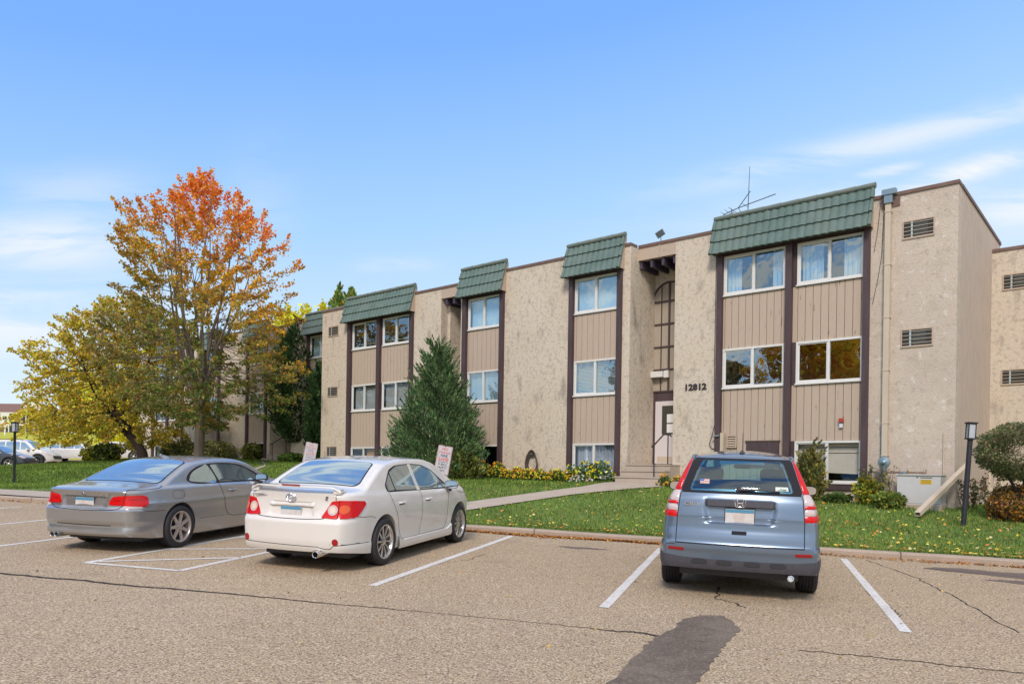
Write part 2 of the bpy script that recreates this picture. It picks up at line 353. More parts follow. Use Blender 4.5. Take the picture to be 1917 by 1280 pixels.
# further parking area at the left, drives
vs = []
FAR = [(-62, 44.6), (-62, 58), (-22.5, 58), (-21.0, 52.6), (-27, 46.2), (-30, 44.2)]
gg = []
bm = bmesh.new(); bf = bm.faces.new([bm.verts.new((x, y, 0)) for x, y in FAR])
for ax in (0, 1):
    for c in np.arange(-64, 60, 1.5):
        no = (1, 0, 0) if ax == 0 else (0, 1, 0); co = (c, 0, 0) if ax == 0 else (0, c, 0)
        bmesh.ops.bisect_plane(bm, geom=bm.verts[:] + bm.edges[:] + bm.faces[:], plane_co=co, plane_no=no)
P = np.array([v.co[:] for v in bm.verts]); Z = lawn(P[:, 0], P[:, 1]) + .03
for v, z in zip(bm.verts, Z): v.co.z = z
me = bpy.data.meshes.new('far_parking_lot'); bm.to_mesh(me); bm.free(); me.materials.append(M_ASPH)
o = bpy.data.objects.new('far_parking_lot', me); link(o); tag(o, kind='structure')
# bright grassy hill behind the far cars
def hillz(x, y):
    d = np.clip((y - 56) / 14, 0, 1); d2 = np.clip((y - 66) / 120, 0, 1); e = np.clip((-(x) - 22) / 22, 0, 1)
    return 1.6 + 2.3 * d * d * (3 - 2 * d) * (.2 + .8 * e) + 5.4 * d2
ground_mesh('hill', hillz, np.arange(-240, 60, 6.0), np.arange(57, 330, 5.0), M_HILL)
# painted stall lines (on the lot, 4 mm up)
def strip(name, pts, w, m, off=.004, jag=0, seed=1, parent=None):
    rnd = random.Random(seed); vs = []; n = len(pts)
    for i, (x, y) in enumerate(pts):
        a = Vector(pts[max(i - 1, 0)]); b = Vector(pts[min(i + 1, n - 1)]); d = (b - a).normalized(); p = Vector((-d.y, d.x))
        ww = (w[i] if isinstance(w, list) else w) * .5
        for sgn in (-1, 1):
            q = Vector((x, y)) + p * sgn * ww * (1 + jag * rnd.uniform(-1, 1)); vs.append((q.x, q.y, lotz(q.x, q.y) + off))
    g = G(); g.add(vs, [(2 * i, 2 * i + 1, 2 * i + 3, 2 * i + 2) for i in range(n - 1)], m)
    o = g.build(name); tag(o, kind='structure'); return o
def seg(a, b, n=14): return [(a[0] + (b[0] - a[0]) * i / n, a[1] + (b[1] - a[1]) * i / n) for i in range(n + 1)]
for i, (a, b) in enumerate([((-1.59, 8.75), (.02, 13.85)), ((.98, 7.91), (2.53, 12.75)), ((3.76, 7.19), (5.29, 12.05)),
                            ((-5.46, 9.75), (-3.9, 14.7)), ((-4.09, 9.36), (-2.55, 14.3)),
                            ((-7.65, 10.1), (-6.05, 15.1)), ((-9.95, 10.7), (-8.35, 15.7)), ((-12.5, 11.5), (-10.75, 16.65)), ((-15.3, 12.6), (-13.6, 17.5)),
                            ((6.55, 6.3), (8.05, 11.0))]):
    strip('parking_line', seg(a, b), .105, M_PAINT, jag=.06, seed=i)
for i, (a, b) in enumerate([((-5.46, 9.75), (-4.09, 9.36)), ((-5.35, 9.87), (-3.74, 10.5)), ((-5.0, 11.1), (-3.45, 11.45)), ((-4.5, 12.6), (-3.0, 12.9))]):
    strip('parking_line', seg(a, b), .09, M_PAINT, jag=.06, seed=30 + i, off=.0055)
# cracks in the asphalt
def wig(P, amp, n, seed):
    rnd = random.Random(seed); out = []; off = 0
    for a, b in zip(P[:-1], P[1:]):
        d = Vector(b) - Vector(a); p = Vector((-d.y, d.x)).normalized()
        for i in range(n):
            off = off * .8 + rnd.uniform(-amp, amp); q = Vector(a) + d * i / n + p * off; out.append((q.x, q.y))
    return out + [tuple(P[-1])]
P = wig([(-16, 11.9), (-5.96, 8.87), (.03, 7.24), (1.55, 6.72)], .018, 70, 3)
rn = random.Random(5); W_ = [max(.010, .030 + .030 * math.sin(i * .045 + 4.3) + rn.uniform(-.008, .008)) for i in range(len(P))]
strip('pavement_crack', P, W_, M_CRACK, off=.0035)
P = wig([(2.45, 6.45), (4.04, 5.93), (9, 4.2)], .015, 70, 4)
strip('pavement_crack', P, [.012 + rn.uniform(0, .012) for _ in P], M_CRACK, off=.0035)
for k, (pp, w) in enumerate([([(5.62, 12.0), (5.55, 10.4), (5.35, 9.2), (4.9, 7.3)], .017), ([(2.55, 9.3), (2.35, 8.6), (2.52, 8.1)], .02), ([(4.35, 9.3), (4.15, 8.1), (3.8, 7.3)], .010), ([(1.1, 6.0), (.82, 5.2), (.55, 4.4)], .013), ([(-1.2, 10.2), (-.6, 10.9), (-.4, 11.5)], .010), ([(7.0, 9.6), (8.6, 8.9), (10, 8.6)], .012)]):
    strip('pavement_crack', wig(pp, .02, 24, 10 + k), [w * (.5 + rn.random()) for _ in range(24 * (len(pp) - 1) + 1)], M_CRACK, off=.0035)
# repair patch and oil stains
def blob(name, outline, m, off, seed, n=5, rag=.03):
    rnd = random.Random(seed); pts = []
    for i in range(len(outline)):
        a = Vector(outline[i]); b = Vector(outline[(i + 1) % len(outline)])
        for k in range(n):
            q = a.lerp(b, k / n) + Vector((rnd.uniform(-rag, rag), rnd.uniform(-rag, rag))); pts.append(q)
    g = G(); g.add([(q.x, q.y, lotz(q.x, q.y) + off) for q in pts], [tuple(range(len(pts)))], m); return tag(g.build(name), kind='structure')
blob('asphalt_patch', [(0.71, 5.37), (1.1, 6.32), (1.28, 6.68), (1.54, 7.1), (1.68, 7.44), (1.92, 7.65), (2.14, 7.68), (2.18, 7.39), (2.14, 7.06), (1.98, 6.76), (1.79, 6.39), (1.61, 5.98), (1.35, 5.42), (1.16, 4.87), (0.47, 4.81)]
     , M_PATCH, .0055, 1, 6, .024)
blob('asphalt_stain', [(6.1, 11.25), (6.4, 11.45), (7.2, 11.15), (8.0, 10.85), (8.7, 10.35), (8.2, 10.2), (7.3, 10.45), (6.7, 10.8)], M_STAIN, .003, 2, 5, .05)
blob('asphalt_stain', [(6.5, 10.4), (6.9, 10.4), (7.3, 10.05), (6.8, 10.05)], M_STAIN, .003, 3, 5, .04)
blob('asphalt_stain', [(5.75, 8.2), (6.3, 8.15), (6.7, 7.85), (6.1, 7.8)], M_STAIN, .003, 4, 5, .04)
blob('asphalt_stain', [(.75, 12.6), (1.3, 12.55), (1.6, 12.35), (1.0, 12.35)], M_STAIN, .003, 5, 5, .04)
# ================================================================== buildings
PLY = mat('drape_beige', (.72, .62, .52), .9, noise=[(2, .4, (.6, .52, .43), 4, .4, .6, (1, 1, 2))])
WOOD = mat('warm_wood', (.50, .24, .06), .6)
SHADE = mat('pale_shade', (.70, .78, .82), .9, noise=[(3, .3, (.5, .6, .66), 3, .4, .6, (3, 1, 1))])
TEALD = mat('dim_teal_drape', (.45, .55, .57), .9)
DOORW = mat('door_white', (.66, .62, .62), .5)
DOORG = mat('door_glass_dark', (.06, .06, .05), .1)
PAPER = mat('paper', (.8, .8, .78), .8)
BEAM = mat('dark_beam', (.055, .04, .065), .7, noise=[(5, .5, (.10, .08, .12), 4, .45, .65, one)])
TANBL = mat('vertical_blinds', (.42, .36, .28), .8, noise=[(30, .5, (.33, .28, .215), 2, .42, .58, (1, 1, .02))])
NUMB = mat('number_brown', (.04, .03, .03), .5)
def text_mesh(body, size, name, m, parent, xf, extr=.006, font=None, align='CENTER', bold=.02):
    cu = bpy.data.curves.new(name, 'FONT'); cu.body = body; cu.size = size; cu.extrude = extr; cu.align_x = align; cu.align_y = 'CENTER'; cu.resolution_u = 2; cu.offset = size * bold
    to = bpy.data.objects.new(name, cu); scene.collection.objects.link(to); bpy.context.view_layer.update()
    me = bpy.data.meshes.new_from_object(to.evaluated_get(bpy.context.evaluated_depsgraph_get()))
    bpy.data.objects.remove(to); me.name = name
    me.transform(xf); me.materials.clear(); me.materials.append(m)
    o = bpy.data.objects.new(name, me); link(o, parent); return o
def drape(g, x0, x1, y, z0, z1, m, amp=.03, per=.11, sl=0):
    n = max(6, int((x1 - x0) / .018)); vs = []
    for i in range(n + 1):
        x = x0 + (x1 - x0) * i / n; yy = y + amp * math.sin(2 * math.pi * x / per + .8 * math.sin(x * 9))
        vs += [(x + sl, yy, z0), (x, yy, z1)]
    g.add(vs, [(2 * i, 2 * i + 2, 2 * i + 3, 2 * i + 1) for i in range(n)], m, True)
def make_window(parent, sa, sb, F, z0, z1, style, xf, gm):
    """sliding window: frame mesh > pane, pane, curtain/blind"""
    g = G(); t = .055; mid = (sa + sb) / 2
    g.box(sa, sb, F - .02, F + .06, z0, z0 + t, M_WHITE); g.box(sa, sb, F - .02, F + .06, z1 - t, z1, M_WHITE)
    g.box(sa, sa + t, F - .019, F + .06, z0 + t, z1 - t, M_WHITE); g.box(sb - t, sb, F - .019, F + .06, z0 + t, z1 - t, M_WHITE)
    g.box(mid - .028, mid + .028, F - .015, F + .05, z0 + t, z1 - t, M_WHITE)
    g.box(sa - .02, sb + .02, F - .045, F - .02, z0 - .035, z0, M_WHITE)
    # sash of the sliding half
    a, b = sa + t, mid - .028
    for q in ((a, a + .03, z0 + t, z1 - t), (b - .03, b, z0 + t, z1 - t)): g.box(q[0], q[1], F + .005, F + .035, q[2], q[3], M_WHITE)
    g.box(a + .03, b - .03, F + .005, F + .035, z0 + t, z0 + t + .03, M_WHITE); g.box(a + .03, b - .03, F + .005, F + .035, z1 - t - .03, z1 - t, M_WHITE)
    w = g.build('window', parent, xf=xf)
    for (p, q, yy) in ((sa + t, mid - .03, F + .02), (mid + .03, sb - t, F + .035)):
        G().quad((p, yy, z0 + t), (q, yy, z0 + t), (q, yy, z1 - t), (p, yy, z1 - t), gm).build('pane', w, xf=xf)
    y = F + .16; W = sb - sa; c = G(); zt = z1 - .03; zb = z0 + .02
    if style == 'part':
        drape(c, sa + .06, sa + W * .27, y, zb, zt, M_CURT, sl=0); drape(c, sa + W * .78, sb - .05, y, zb, zt, M_CURT)
    elif style == 'wide':
        drape(c, sa + .1, sa + W * .38, y, zb, zt, M_CURT); drape(c, sa + W * .69, sb - .03, y, zb, zt, M_CURT)
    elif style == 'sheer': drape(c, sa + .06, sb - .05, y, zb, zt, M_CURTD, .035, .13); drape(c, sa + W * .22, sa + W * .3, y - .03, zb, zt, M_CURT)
    elif style == 'shade': c.quad((sa + .06, y, zb), (sb - .05, y, zb), (sb - .05, y, zt), (sa + .06, y, zt), SHADE)
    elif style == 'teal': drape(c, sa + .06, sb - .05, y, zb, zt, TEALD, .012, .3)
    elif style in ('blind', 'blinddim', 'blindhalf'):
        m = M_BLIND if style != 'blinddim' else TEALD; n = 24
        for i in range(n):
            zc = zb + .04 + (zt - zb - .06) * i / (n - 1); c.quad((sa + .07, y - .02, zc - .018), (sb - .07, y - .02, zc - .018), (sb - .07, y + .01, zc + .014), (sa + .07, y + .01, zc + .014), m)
    elif style == 'ply':
        c.quad((sa + .06, y, zb + .26), (sb - .05, y, zb + .20), (sb - .05, y, zt), (sa + .06, y, zt), PLY)
        for zc in (.72, .86): c.box(sa + .06, sb - .05, y - .012, y - .004, zb + (zt - zb) * zc, zb + (zt - zb) * zc + .012, M_GROOVE)
    elif style == 'wood': c.quad((mid + .05, y, zb), (sb - .05, y, zb), (sb - .05, y, zt), (mid + .05, y, zt), WOOD)
    elif style == 'beige': c.quad((sa + .2, y, zb), (mid - .2, y, zb), (mid - .05, y, zt), (sa + .1, y, zt), PLY)
    elif style == 'bars':
        c.box(sa + W * .33, sa + W * .35, y, y + .02, zb, zt, M_WHITE); c.box(sa + W * .8, sa + W * .82, y, y + .02, zb, zt, M_WHITE)
        c.box(sa + .1, sb - .1, y, y + .02, zb + .18, zb + .2, M_WHITE)
    if c.v: c.build('blind' if 'blind' in style else 'curtain', w, xf=xf)
    # the room behind
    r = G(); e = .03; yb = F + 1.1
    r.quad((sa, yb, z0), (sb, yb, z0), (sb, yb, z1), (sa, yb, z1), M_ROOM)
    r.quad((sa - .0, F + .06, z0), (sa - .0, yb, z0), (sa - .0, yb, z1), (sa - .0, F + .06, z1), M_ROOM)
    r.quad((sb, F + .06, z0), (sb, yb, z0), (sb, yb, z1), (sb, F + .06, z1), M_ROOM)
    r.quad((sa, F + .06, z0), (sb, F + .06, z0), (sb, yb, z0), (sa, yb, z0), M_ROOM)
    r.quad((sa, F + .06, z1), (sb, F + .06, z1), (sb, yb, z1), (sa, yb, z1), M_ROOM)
    r.build('room', w, xf=xf)
    return w
def boards(g, sa, sb, F, z0, z1, w=.205, seed=0):
    """vertical board siding with recessed grooves"""
    n = max(1, round((sb - sa) / w)); ww = (sb - sa) / n
    g.box(sa, sb, F + .03, F + .06, z0, z1, M_GROOVE)
    for i in range(n): g.box(sa + i * ww + (.007 if i else 0), sa + (i + 1) * ww - .007, F, F + .03, z0, z1, M_SIDING)
def mansard(parent, sa, sb, F, zb, zt, xf):
    per = .2; courses = 3; proj = .30; nx = int((sb - sa) / per) * 8; vs = []; rows = []
    for c in range(courses):
        for e in (0, .5, 1): rows.append((c + e * .999, .042 * (1 - e)))
    rows.append((3, 0)); g = G(); nrm = Vector((0, -(zt - zb), -0.0)).normalized()
    Ls = math.hypot(proj, zt - zb); nv = Vector((0, -(zt - zb) / Ls, proj / Ls * 1.0))
    def P(s, t, o): return Vector((s, F - proj * (1 - t) - .02, zb + (zt - zb) * t)) + nv * o
    # first row tucks back
    R_ = [(-.0, -.012)] + rows
    for (t, o) in R_:
        for i in range(nx + 1):
            s = sa + (sb - sa) * i / nx; ph = (s - sa) / per; wv = abs(math.sin(math.pi * ph)) ** .75 * .035
            vs.append(P(s, t / courses, o + wv))
    fs = [(j * (nx + 1) + i, j * (nx + 1) + i + 1, (j + 1) * (nx + 1) + i + 1, (j + 1) * (nx + 1) + i) for j in range(len(R_) - 1) for i in range(nx)]
    g.add(vs, fs, M_TILE, True)
    # rake tiles on both ends
    for s in (sa - .015, sb + .005):
        for c in range(3): g.tube([P(s, c / 3, .055), P(s, (c + 1) / 3, .01)], [.055, .045], M_TILE, 10)
    t = g.build('roof_tiles', parent, xf=xf, sharp=50)
    g = G(); n = max(2, round((sb - sa) / .46))
    for i in range(n):
        a = sa - .04 + (sb - sa + .08) * i / n; b = sa - .04 + (sb - sa + .08) * (i + 1) / n + .03
        g.tube([(a, F - .06, zt + .005), (b, F - .06, zt + .0)], [.062, .076], M_CAPT, 12)
    g.build('ridge_cap', t, xf=xf)
    g = G()
    for s, e in ((sb, 1), (sa, -1)):
        g.prism([(F - proj + .02, zb + .03), (F + .1, zb + .03), (F + .1, zt - .02), (F - .03, zt - .02)], s, s + e * .012, M_SIDING, 'x')
    g.box(sa + .01, sb - .01, F - proj + .03, F + .1, zb + .075, zb + .10, M_TRIM)
    g.box(sa + .01, sb - .01, F - proj + .03, F - proj + .06, zb - .0, zb + .075, M_TRIM)
    g.build('soffit', t, xf=xf)
def apartment(name, ds, dF, dz, label, base, styles, s_left=-28.46, s_right=-3.6, detail=True, ret_to=30, cond=lambda s: True, worn=False):
    s0, F0 = -16 + ds, 20.3 + dF; x, y = W2(s0, F0)
    root = empty(name, (x, y, dz + 1.0), ANG, label, 'apartment building')
    xf = Matrix.Translation((-s0 + ds, -F0 + dF, -1.0))   # from B1 coordinates (s,F,z) into the local frame
    FO, FM, FB = 20.3, 19.87, 21.4; ZT = 8.60; base = base
    g = G()
    def pier(a, b, F, m=M_STUCCO, z0=None, z1=ZT, d=.35):
        a = max(a, s_left); b = min(b, s_right)
        if b - a > .02: G().box(a, b, F, F + d, base - .6 if z0 is None else z0, z1, m).build('wall', root, xf=xf)
    pier(-28.46, -26.55, FO); pier(-22.42, -20.9, FO); pier(-19.42, -19.28, FM, d=.8); pier(-17.30, -14.50, FM); pier(-12.52, -12.25, FM, d=.9)
    pier(-10.97, -9.62, FO); pier(-5.52, -3.6, FO, M_STUCCO3 if worn else M_STUCCO)
    g = G()
    # recess side walls, back walls, ends
    for a, b, F1, F2 in ((-20.95, -20.75, FO + .35, FB), (-19.4, -19.2, FM + .8, FB), (-12.5, -12.26, FM + .9, FB), (-10.97, -10.77, FO + .35, FB)):
        if a > s_left and b < s_right: G().box(a, b, F1, F2, base - .6, 8.3, M_STUCCO).build('wall', root, xf=xf)
    for a, b in ((-20.9, -19.2), (-12.5, -10.8)):
        if a > s_left and b < s_right: G().box(a, b, FB, FB + .3, base - .6, 8.3, M_STUCCO).build('wall', root, xf=xf)
    g.box(s_left + .301, s_right - .301, 22.0, 31.5, base - .6, 8.3, M_STUCCO)
    if s_left > -29: G().box(s_left, s_left + .3, FO + .35, 31.5, base - .6, ZT, M_STUCCO).build('wall', root, xf=xf)
    g.build('wall', root, xf=xf)
    if s_right == -3.6:
        g = G(); g.box(-3.9, -3.6, FO + .35, ret_to, base - .8, ZT, M_STUCCO2); g.build('wall', root, xf=xf)
    # roof and parapet
    g = G(); g.box(s_left + .31, s_right - .31, FO + .36, 31.5, 8.301, 8.45, M_CONC); g.box(max(-19.3, s_left), min(-12.3, s_right), FM + .36, FO + .355, 8.302, 8.44, M_CONC); rf = g.build('roof', root, xf=xf)
    g = G(); z0, z1 = ZT, ZT + .085
    def fas(a, b, F):
        a = max(a, s_left - .02); b = min(b, s_right + .02)
        if b > a: g.box(a, b, F - .035, F + .36, z0, z1, M_FASCIA)
    fas(-28.48, -26.6, FO); fas(-26.6, -22.5, FO); fas(-22.5, -19.44, FO); fas(-19.44, -12.24, FM); fas(-12.235, -9.6, FO); fas(-9.6, -3.58, FO)
    if s_right == -3.6: g.box(-3.94, -3.57, FO + .362, ret_to, z0, z1, M_FASCIA)
    if s_left > -29: g.box(s_left - .02, s_left + .33, FO + .362, 31.5, z0, z1, M_FASCIA)
    g.build('parapet_fascia', rf, xf=xf)
    # bays
    bays = [(-26.58, [(-26.32, -24.66)], -24.48, FO, 'L1'), (-24.48, [(-24.33, -22.66)], -22.40, FO, 'L2'),
            (-19.28, [(-19.07, -17.51)], -17.30, FM, 'M1'), (-14.5, [(-14.33, -12.69)], -12.52, FM, 'M2'),
            (-9.62, [(-9.44, -7.68)], -7.56, FO, 'R1'), (-7.56, [(-7.36, -5.68)], -5.52, FO, 'R2')]
    g = G()
    posts = [(-26.55, -26.36, FO), (-24.61, -24.42, FO), (-22.61, -22.42, FO), (-19.28, -19.10, FM), (-17.48, -17.30, FM), (-14.5, -14.35, FM), (-12.68, -12.52, FM), (-9.60, -9.45, FO), (-7.64, -7.47, FO), (-5.67, -5.52, FO)]
    for a, b, F in posts:
        if a < s_left or b > s_right: continue
        G().box(a, b, F - .10, F + .12, base - .5, 7.96, M_TRIM).build('post', root, xf=xf)
    rows = [(1.52, 2.60), (4.13, 5.24), (6.76, 7.87)]
    for a, ws, b, F, key in bays:
        if a < s_left - .1 or b > s_right: continue
        wa, wb = ws[0]; g = G(); la, lb = a + .02, b - .02
        Fs = F + .04
        boards(g, la, lb, Fs, 5.245, 6.72); g.build('siding', root, xf=xf); g = G()
        nowin = key == 'R1' and detail
        boards(g, la, lb, Fs, base - .3 if nowin else 2.605, 4.09)
        g.build('siding', root, xf=xf)
        g = G()
        G().box(la, lb, Fs - .01, Fs + .2, 7.87, 8.05, M_TRIM).build('trim', root, xf=xf)
        for i, (z0, z1) in enumerate(rows):
            if i == 0 and nowin: continue
            G().box(la, wa, Fs + .004, Fs + .08, z0 - .04, z1 + .003, M_TRIM).build('trim', root, xf=xf); G().box(wb, lb, Fs + .004, Fs + .08, z0 - .04, z1 + .003, M_TRIM).build('trim', root, xf=xf)
        if not nowin:
            g.box(la, lb, Fs - .03, Fs + .2, 1.33, 1.485, M_TRIM)
            g.build('trim', root, xf=xf)
        if not nowin: G().box(la, lb, Fs + .03, Fs + .3, base - .6, 1.329, M_STUCCO).build('wall', root, xf=xf)
        G().box(la, lb, Fs + .12, Fs + .3, 8.05, 8.55, M_STUCCO).build('wall', root, xf=xf)
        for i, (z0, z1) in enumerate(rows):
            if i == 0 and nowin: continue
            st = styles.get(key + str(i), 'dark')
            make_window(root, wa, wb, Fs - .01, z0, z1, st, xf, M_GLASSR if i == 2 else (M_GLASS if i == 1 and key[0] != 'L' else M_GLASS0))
    for a, b, F in ((-26.62, -22.38, FO), (-19.32, -17.26, FM), (-14.56, -12.48, FM), (-9.68, -5.48, FO)):
        if a > s_left - .1 and b < s_right: mansard(root, a, b, F, 7.88, 8.96, xf)
    # small barred windows in the end piers
    for (a, b, zs) in ((-27.97, -27.3, ((2.24, 2.62), (4.87, 5.24), (7.52, 7.9))), (-4.77, -4.12, ((4.88, 5.26), (7.52, 7.9)))):
        if a < s_left or b > s_right: continue
        for z0, z1 in zs:
            g = G(); F = FO
            g.box(a - .03, b + .03, F - .03, F + .003, z0 - .04, z0, M_SIDING); g.box(a - .03, b + .03, F - .02, F + .003, z1, z1 + .03, M_SIDING)
            g.box(a - .03, a, F - .02, F + .003, z0, z1, M_SIDING); g.box(b, b + .03, F - .02, F + .003, z0, z1, M_SIDING)
            g.box(a, b, F - .004, F - .001, z0, z1, M_ROOM)
            w = g.build('vent_window', root, xf=xf)
            g = G(); g.box(a + .16, a + .20, F - .012, F - .006, z0, z1, TEALD); g.box(a + .23, b - .12, F - .010, F - .006, z0 + .02, z1 - .02, DOORG); g.build('pane', w, xf=xf)
            g = G(); nb = 4
            for i in range(nb): zc = z0 + (z1 - z0) * (i + .6) / nb; g.box(a, b, F - .028, F - .018, zc - .005, zc + .005, M_DSPOUT)
            if z0 < 3:
                for i in range(1, 4): xc = a + (b - a) * i / 4; g.box(xc - .006, xc + .006, F - .034, F - .029, z0, z1, M_BLACKM)
            g.build('bars', w, xf=xf)
    # entrances
    for ea, eb, sc in ((-12.26, -10.97, -11.73), (-20.75, -19.42, -20.2)):
        if ea < s_left or eb > s_right: continue
        g = G(); g.box(ea + (.0 if ea > -13 else -.15), eb, FO + .0, FO + .16, 8.22, ZT, M_SIDING); g.build('header_board', root, xf=xf)
        g = G(); nbm = 4
        for i in range(nbm):
            a = ea + .03 + (eb - ea - .12) * i / (nbm - 1) - (.02 if i else 0); g.box(a, a + .09, FO + .06, FB - .02, 7.98, 8.2205, BEAM)
        g.box(ea, eb, FO + .17, FB, 8.225, 8.28, BEAM); g.build('beam', root, xf=xf)
        # arched stair window
        hw = .61; z0, zs_ = 4.25, 7.13
        n = 20; arc = [(sc + hw * math.cos(math.pi * i / n), zs_ + hw * math.sin(math.pi * i / n)) for i in range(n + 1)]
        g = G(); g.prism([(sc - hw, z0), (sc + hw, z0)] + arc, FB - .012, FB - .004, TANBL, 'y')
        w = g.build('stair_window', root, xf=xf)
        g = G()
        rim = [(sc + hw, z0)] + arc + [(sc - hw, z0)]
        inn = [(sc + hw - .045, z0 + .05)] + [(sc + (hw - .045) * math.cos(math.pi * i / n), zs_ + (hw - .045) * math.sin(math.pi * i / n)) for i in range(n + 1)] + [(sc - hw + .045, z0 + .05)]
        m_ = len(rim); vs = [(p[0], FB - .06, p[1]) for p in rim] + [(p[0], FB - .06, p[1]) for p in inn] + [(p[0], FB - .004, p[1]) for p in rim] + [(p[0], FB - .004, p[1]) for p in inn]
        fs = []
        for i in range(m_):
            j = (i + 1) % m_; fs += [(i, j, m_ + j, m_ + i), (m_ + i, m_ + j, 3 * m_ + j, 3 * m_ + i), (i, 2 * m_ + i, 2 * m_ + j, j)]
        g.add(vs, fs, M_TRIM)
        g.box(sc - .03, sc + .03, FB - .055, FB - .013, z0 + .05, zs_ + hw - .05, M_TRIM)
        for q in (-.28, .28): g.box(sc + q - .012, sc + q + .012, FB - .045, FB - .013, z0 + .05, zs_ + .52, M_TRIM)
        for i in range(4): zc = zs_ - .72 * i; g.box(sc - hw + .045, sc + hw - .045, FB - .05, FB - .014, zc - .02 - (.01 if i == 0 else 0), zc + .02, M_TRIM)
        g.build('mullions', w, xf=xf)
        # door below
        zf = 1.97
        g = G(); g.box(sc - .64, sc + .64, FB - .03, FB - .003, 3.97, 4.249, M_TRIM); g.box(sc - .64, sc - .44, FB - .031, FB - .003, zf, 3.969, M_TRIM); g.box(sc + .5, sc + .66, FB - .031, FB - .003, zf, 3.969, M_TRIM)
        g.build('door_frame', root, xf=xf)
        g = G(); g.box(sc - .44, sc + .5, FB - .045, FB - .004, zf + .03, 3.965, DOORW); d = g.build('door', root, xf=xf)
        G().box(sc - .2, sc + .26, FB - .05, FB - .046, 2.92, 3.82, DOORG).build('door_glass', d, xf=xf)
        g = G(); g.box(sc - .02, sc + .2, FB - .055, FB - .0505, 3.28, 3.55, PAPER); g.box(sc - .02, sc + .2, FB - .055, FB - .0505, 2.97, 3.24, PAPER); g.build('notice', d, xf=xf)
        g = G(); g.box(sc - .36, sc + .42, FB - .05, FB - .0455, 2.04, 2.22, M_DSPOUT); g.build('kick_plate', d, xf=xf)
        g = G(); g.box(sc + .38, sc + .44, FB - .11, FB - .046, 2.93, 2.99, M_GREYM); g.build('handle', d, xf=xf)
        g = G(); g.box(sc - .60, sc - .12, FB - .22, FB - .061, 4.72, 4.90, M_WHITE); g.box(sc - .11, sc + .04, FB - .14, FB - .061, 4.70, 4.92, M_WHITE); g.box(sc - .58, sc - .14, FB - .20, FB - .08, 4.70, 4.7195, M_GREYM); g.build('wall_light', root, xf=xf)
        # steps
        g = G(); la, lb = (ea + .06, eb + .25) if ea > -13 else (ea - .05, eb)
        for F1, zt in ((19.1, 1.58), (19.4, 1.765), (19.7, 1.95)):
            g.box(la, lb, F1, FB - .003 if zt > 1.9 else F1 + .3, base - .5, zt - .035, M_CONC); g.box(la - .012, lb + .012, F1 - .028, FB - .003 if zt > 1.9 else F1 + .27, zt - .035, zt, M_CONC)
        if ea > -13: g.build('steps', root, xf=xf)
        else:
            g.build('steps', root, xf=xf)
        g = G(); rr = .018; sR = ea + 1.27 if ea > -13 else eb - .1
        g.tube([(sR, 19.25, 1.55), (sR, 19.25, 2.50)], rr, M_BLACKM); g.tube([(sR, 20.05, 1.93), (sR, 20.05, 2.82)], rr, M_BLACKM)
        g.tube([(sR, 19.12, 2.44), (sR, 19.25, 2.50), (sR, 19.75, 2.80), (sR, 19.82, 2.83), (sR, 20.2, 2.83), (sR, 20.24, 2.78)], .022, M_BLACKM); g.build('handrail', root, xf=xf)
    if detail:
        g = G()  # downspout with leader head
        g.box(-5.17, -5.04, FO - .13, FO - .03, 1.1, 8.42, M_DSPOUT)
        for zc in (8.2, 6.9, 5.6, 4.3, 3.0, 2.2): g.box(-5.185, -5.025, FO - .14, FO - .0, zc, zc + .02, M_DSPOUT)
        dsp = g.build('downspout', root, xf=xf)
        g = G(); g.box(-5.24, -4.92, FO - .2, FO - .04, 8.62, 8.75, M_GALV); g.box(-5.28, -4.86, FO - .035, FO - .002, 8.35, 8.55, M_FASCIA); g.box(-5.19, -5.0, FO - .17, FO - .036, 8.42, 8.62, M_GALV); g.build('leader_head', dsp, xf=xf)
        for pts_, r_, m_ in (([(-5.30, FO - .02, 8.5), (-5.36, FO - .03, 7.8), (-5.44, FO - .02, 7.3)], .006, M_BLK), ([(-5.22, FO - .02, 8.45), (-5.25, FO - .04, 7.2), (-5.33, FO - .05, 6.6), (-5.46, FO - .02, 6.0)], .006, M_BLK), ([(-9.66, FO - .02, 7.9), (-9.67, FO - .02, 4.6), (-9.63, FO - .03, 3.1), (-9.70, FO - .06, 2.75), (-9.78, FO - .05, 2.55), (-9.72, FO - .02, 2.42), (-9.5, FO - .02, 2.40)], .009, M_BLK), ([(-3.83, FO - .02, 1.0), (-3.83, FO - .02, 2.75)], .016, M_DSPOUT)):
            G().tube(pts_, r_, m_, 6).build('cable', root, xf=xf)
        g = G(); g.box(-9.42, -9.32, FO - .12, FO + .03, 2.3, 2.86, M_DSPOUT); g.tube([(-9.44, FO - .12, 2.78), (-9.62, FO - .14, 2.76)], .03, M_GREYM, 10); g.build('junction_box', root, xf=xf)
        g = G(); va, vb, z0, z1 = -9.27, -8.98, 2.44, 2.80
        g.box(va, vb, FO - .02, FO + .035, z0, z0 + .04, M_SIDING); g.box(va, vb, FO - .02, FO + .035, z1 - .04, z1, M_SIDING); g.box(va, va + .03, FO - .018, FO + .035, z0, z1, M_SIDING); g.box(vb - .03, vb, FO - .018, FO + .035, z0, z1, M_SIDING)
        g.box(va, vb, FO + .02, FO + .034, z0, z1, M_ROOM)
        for i in range(4): zc = z0 + .06 + .065 * i; g.quad((va + .03, FO - .012, zc), (vb - .03, FO - .012, zc), (vb - .03, FO + .02, zc + .045), (va + .03, FO + .02, zc + .045), M_SIDING)
        g.build('louvre_vent', root, xf=xf)
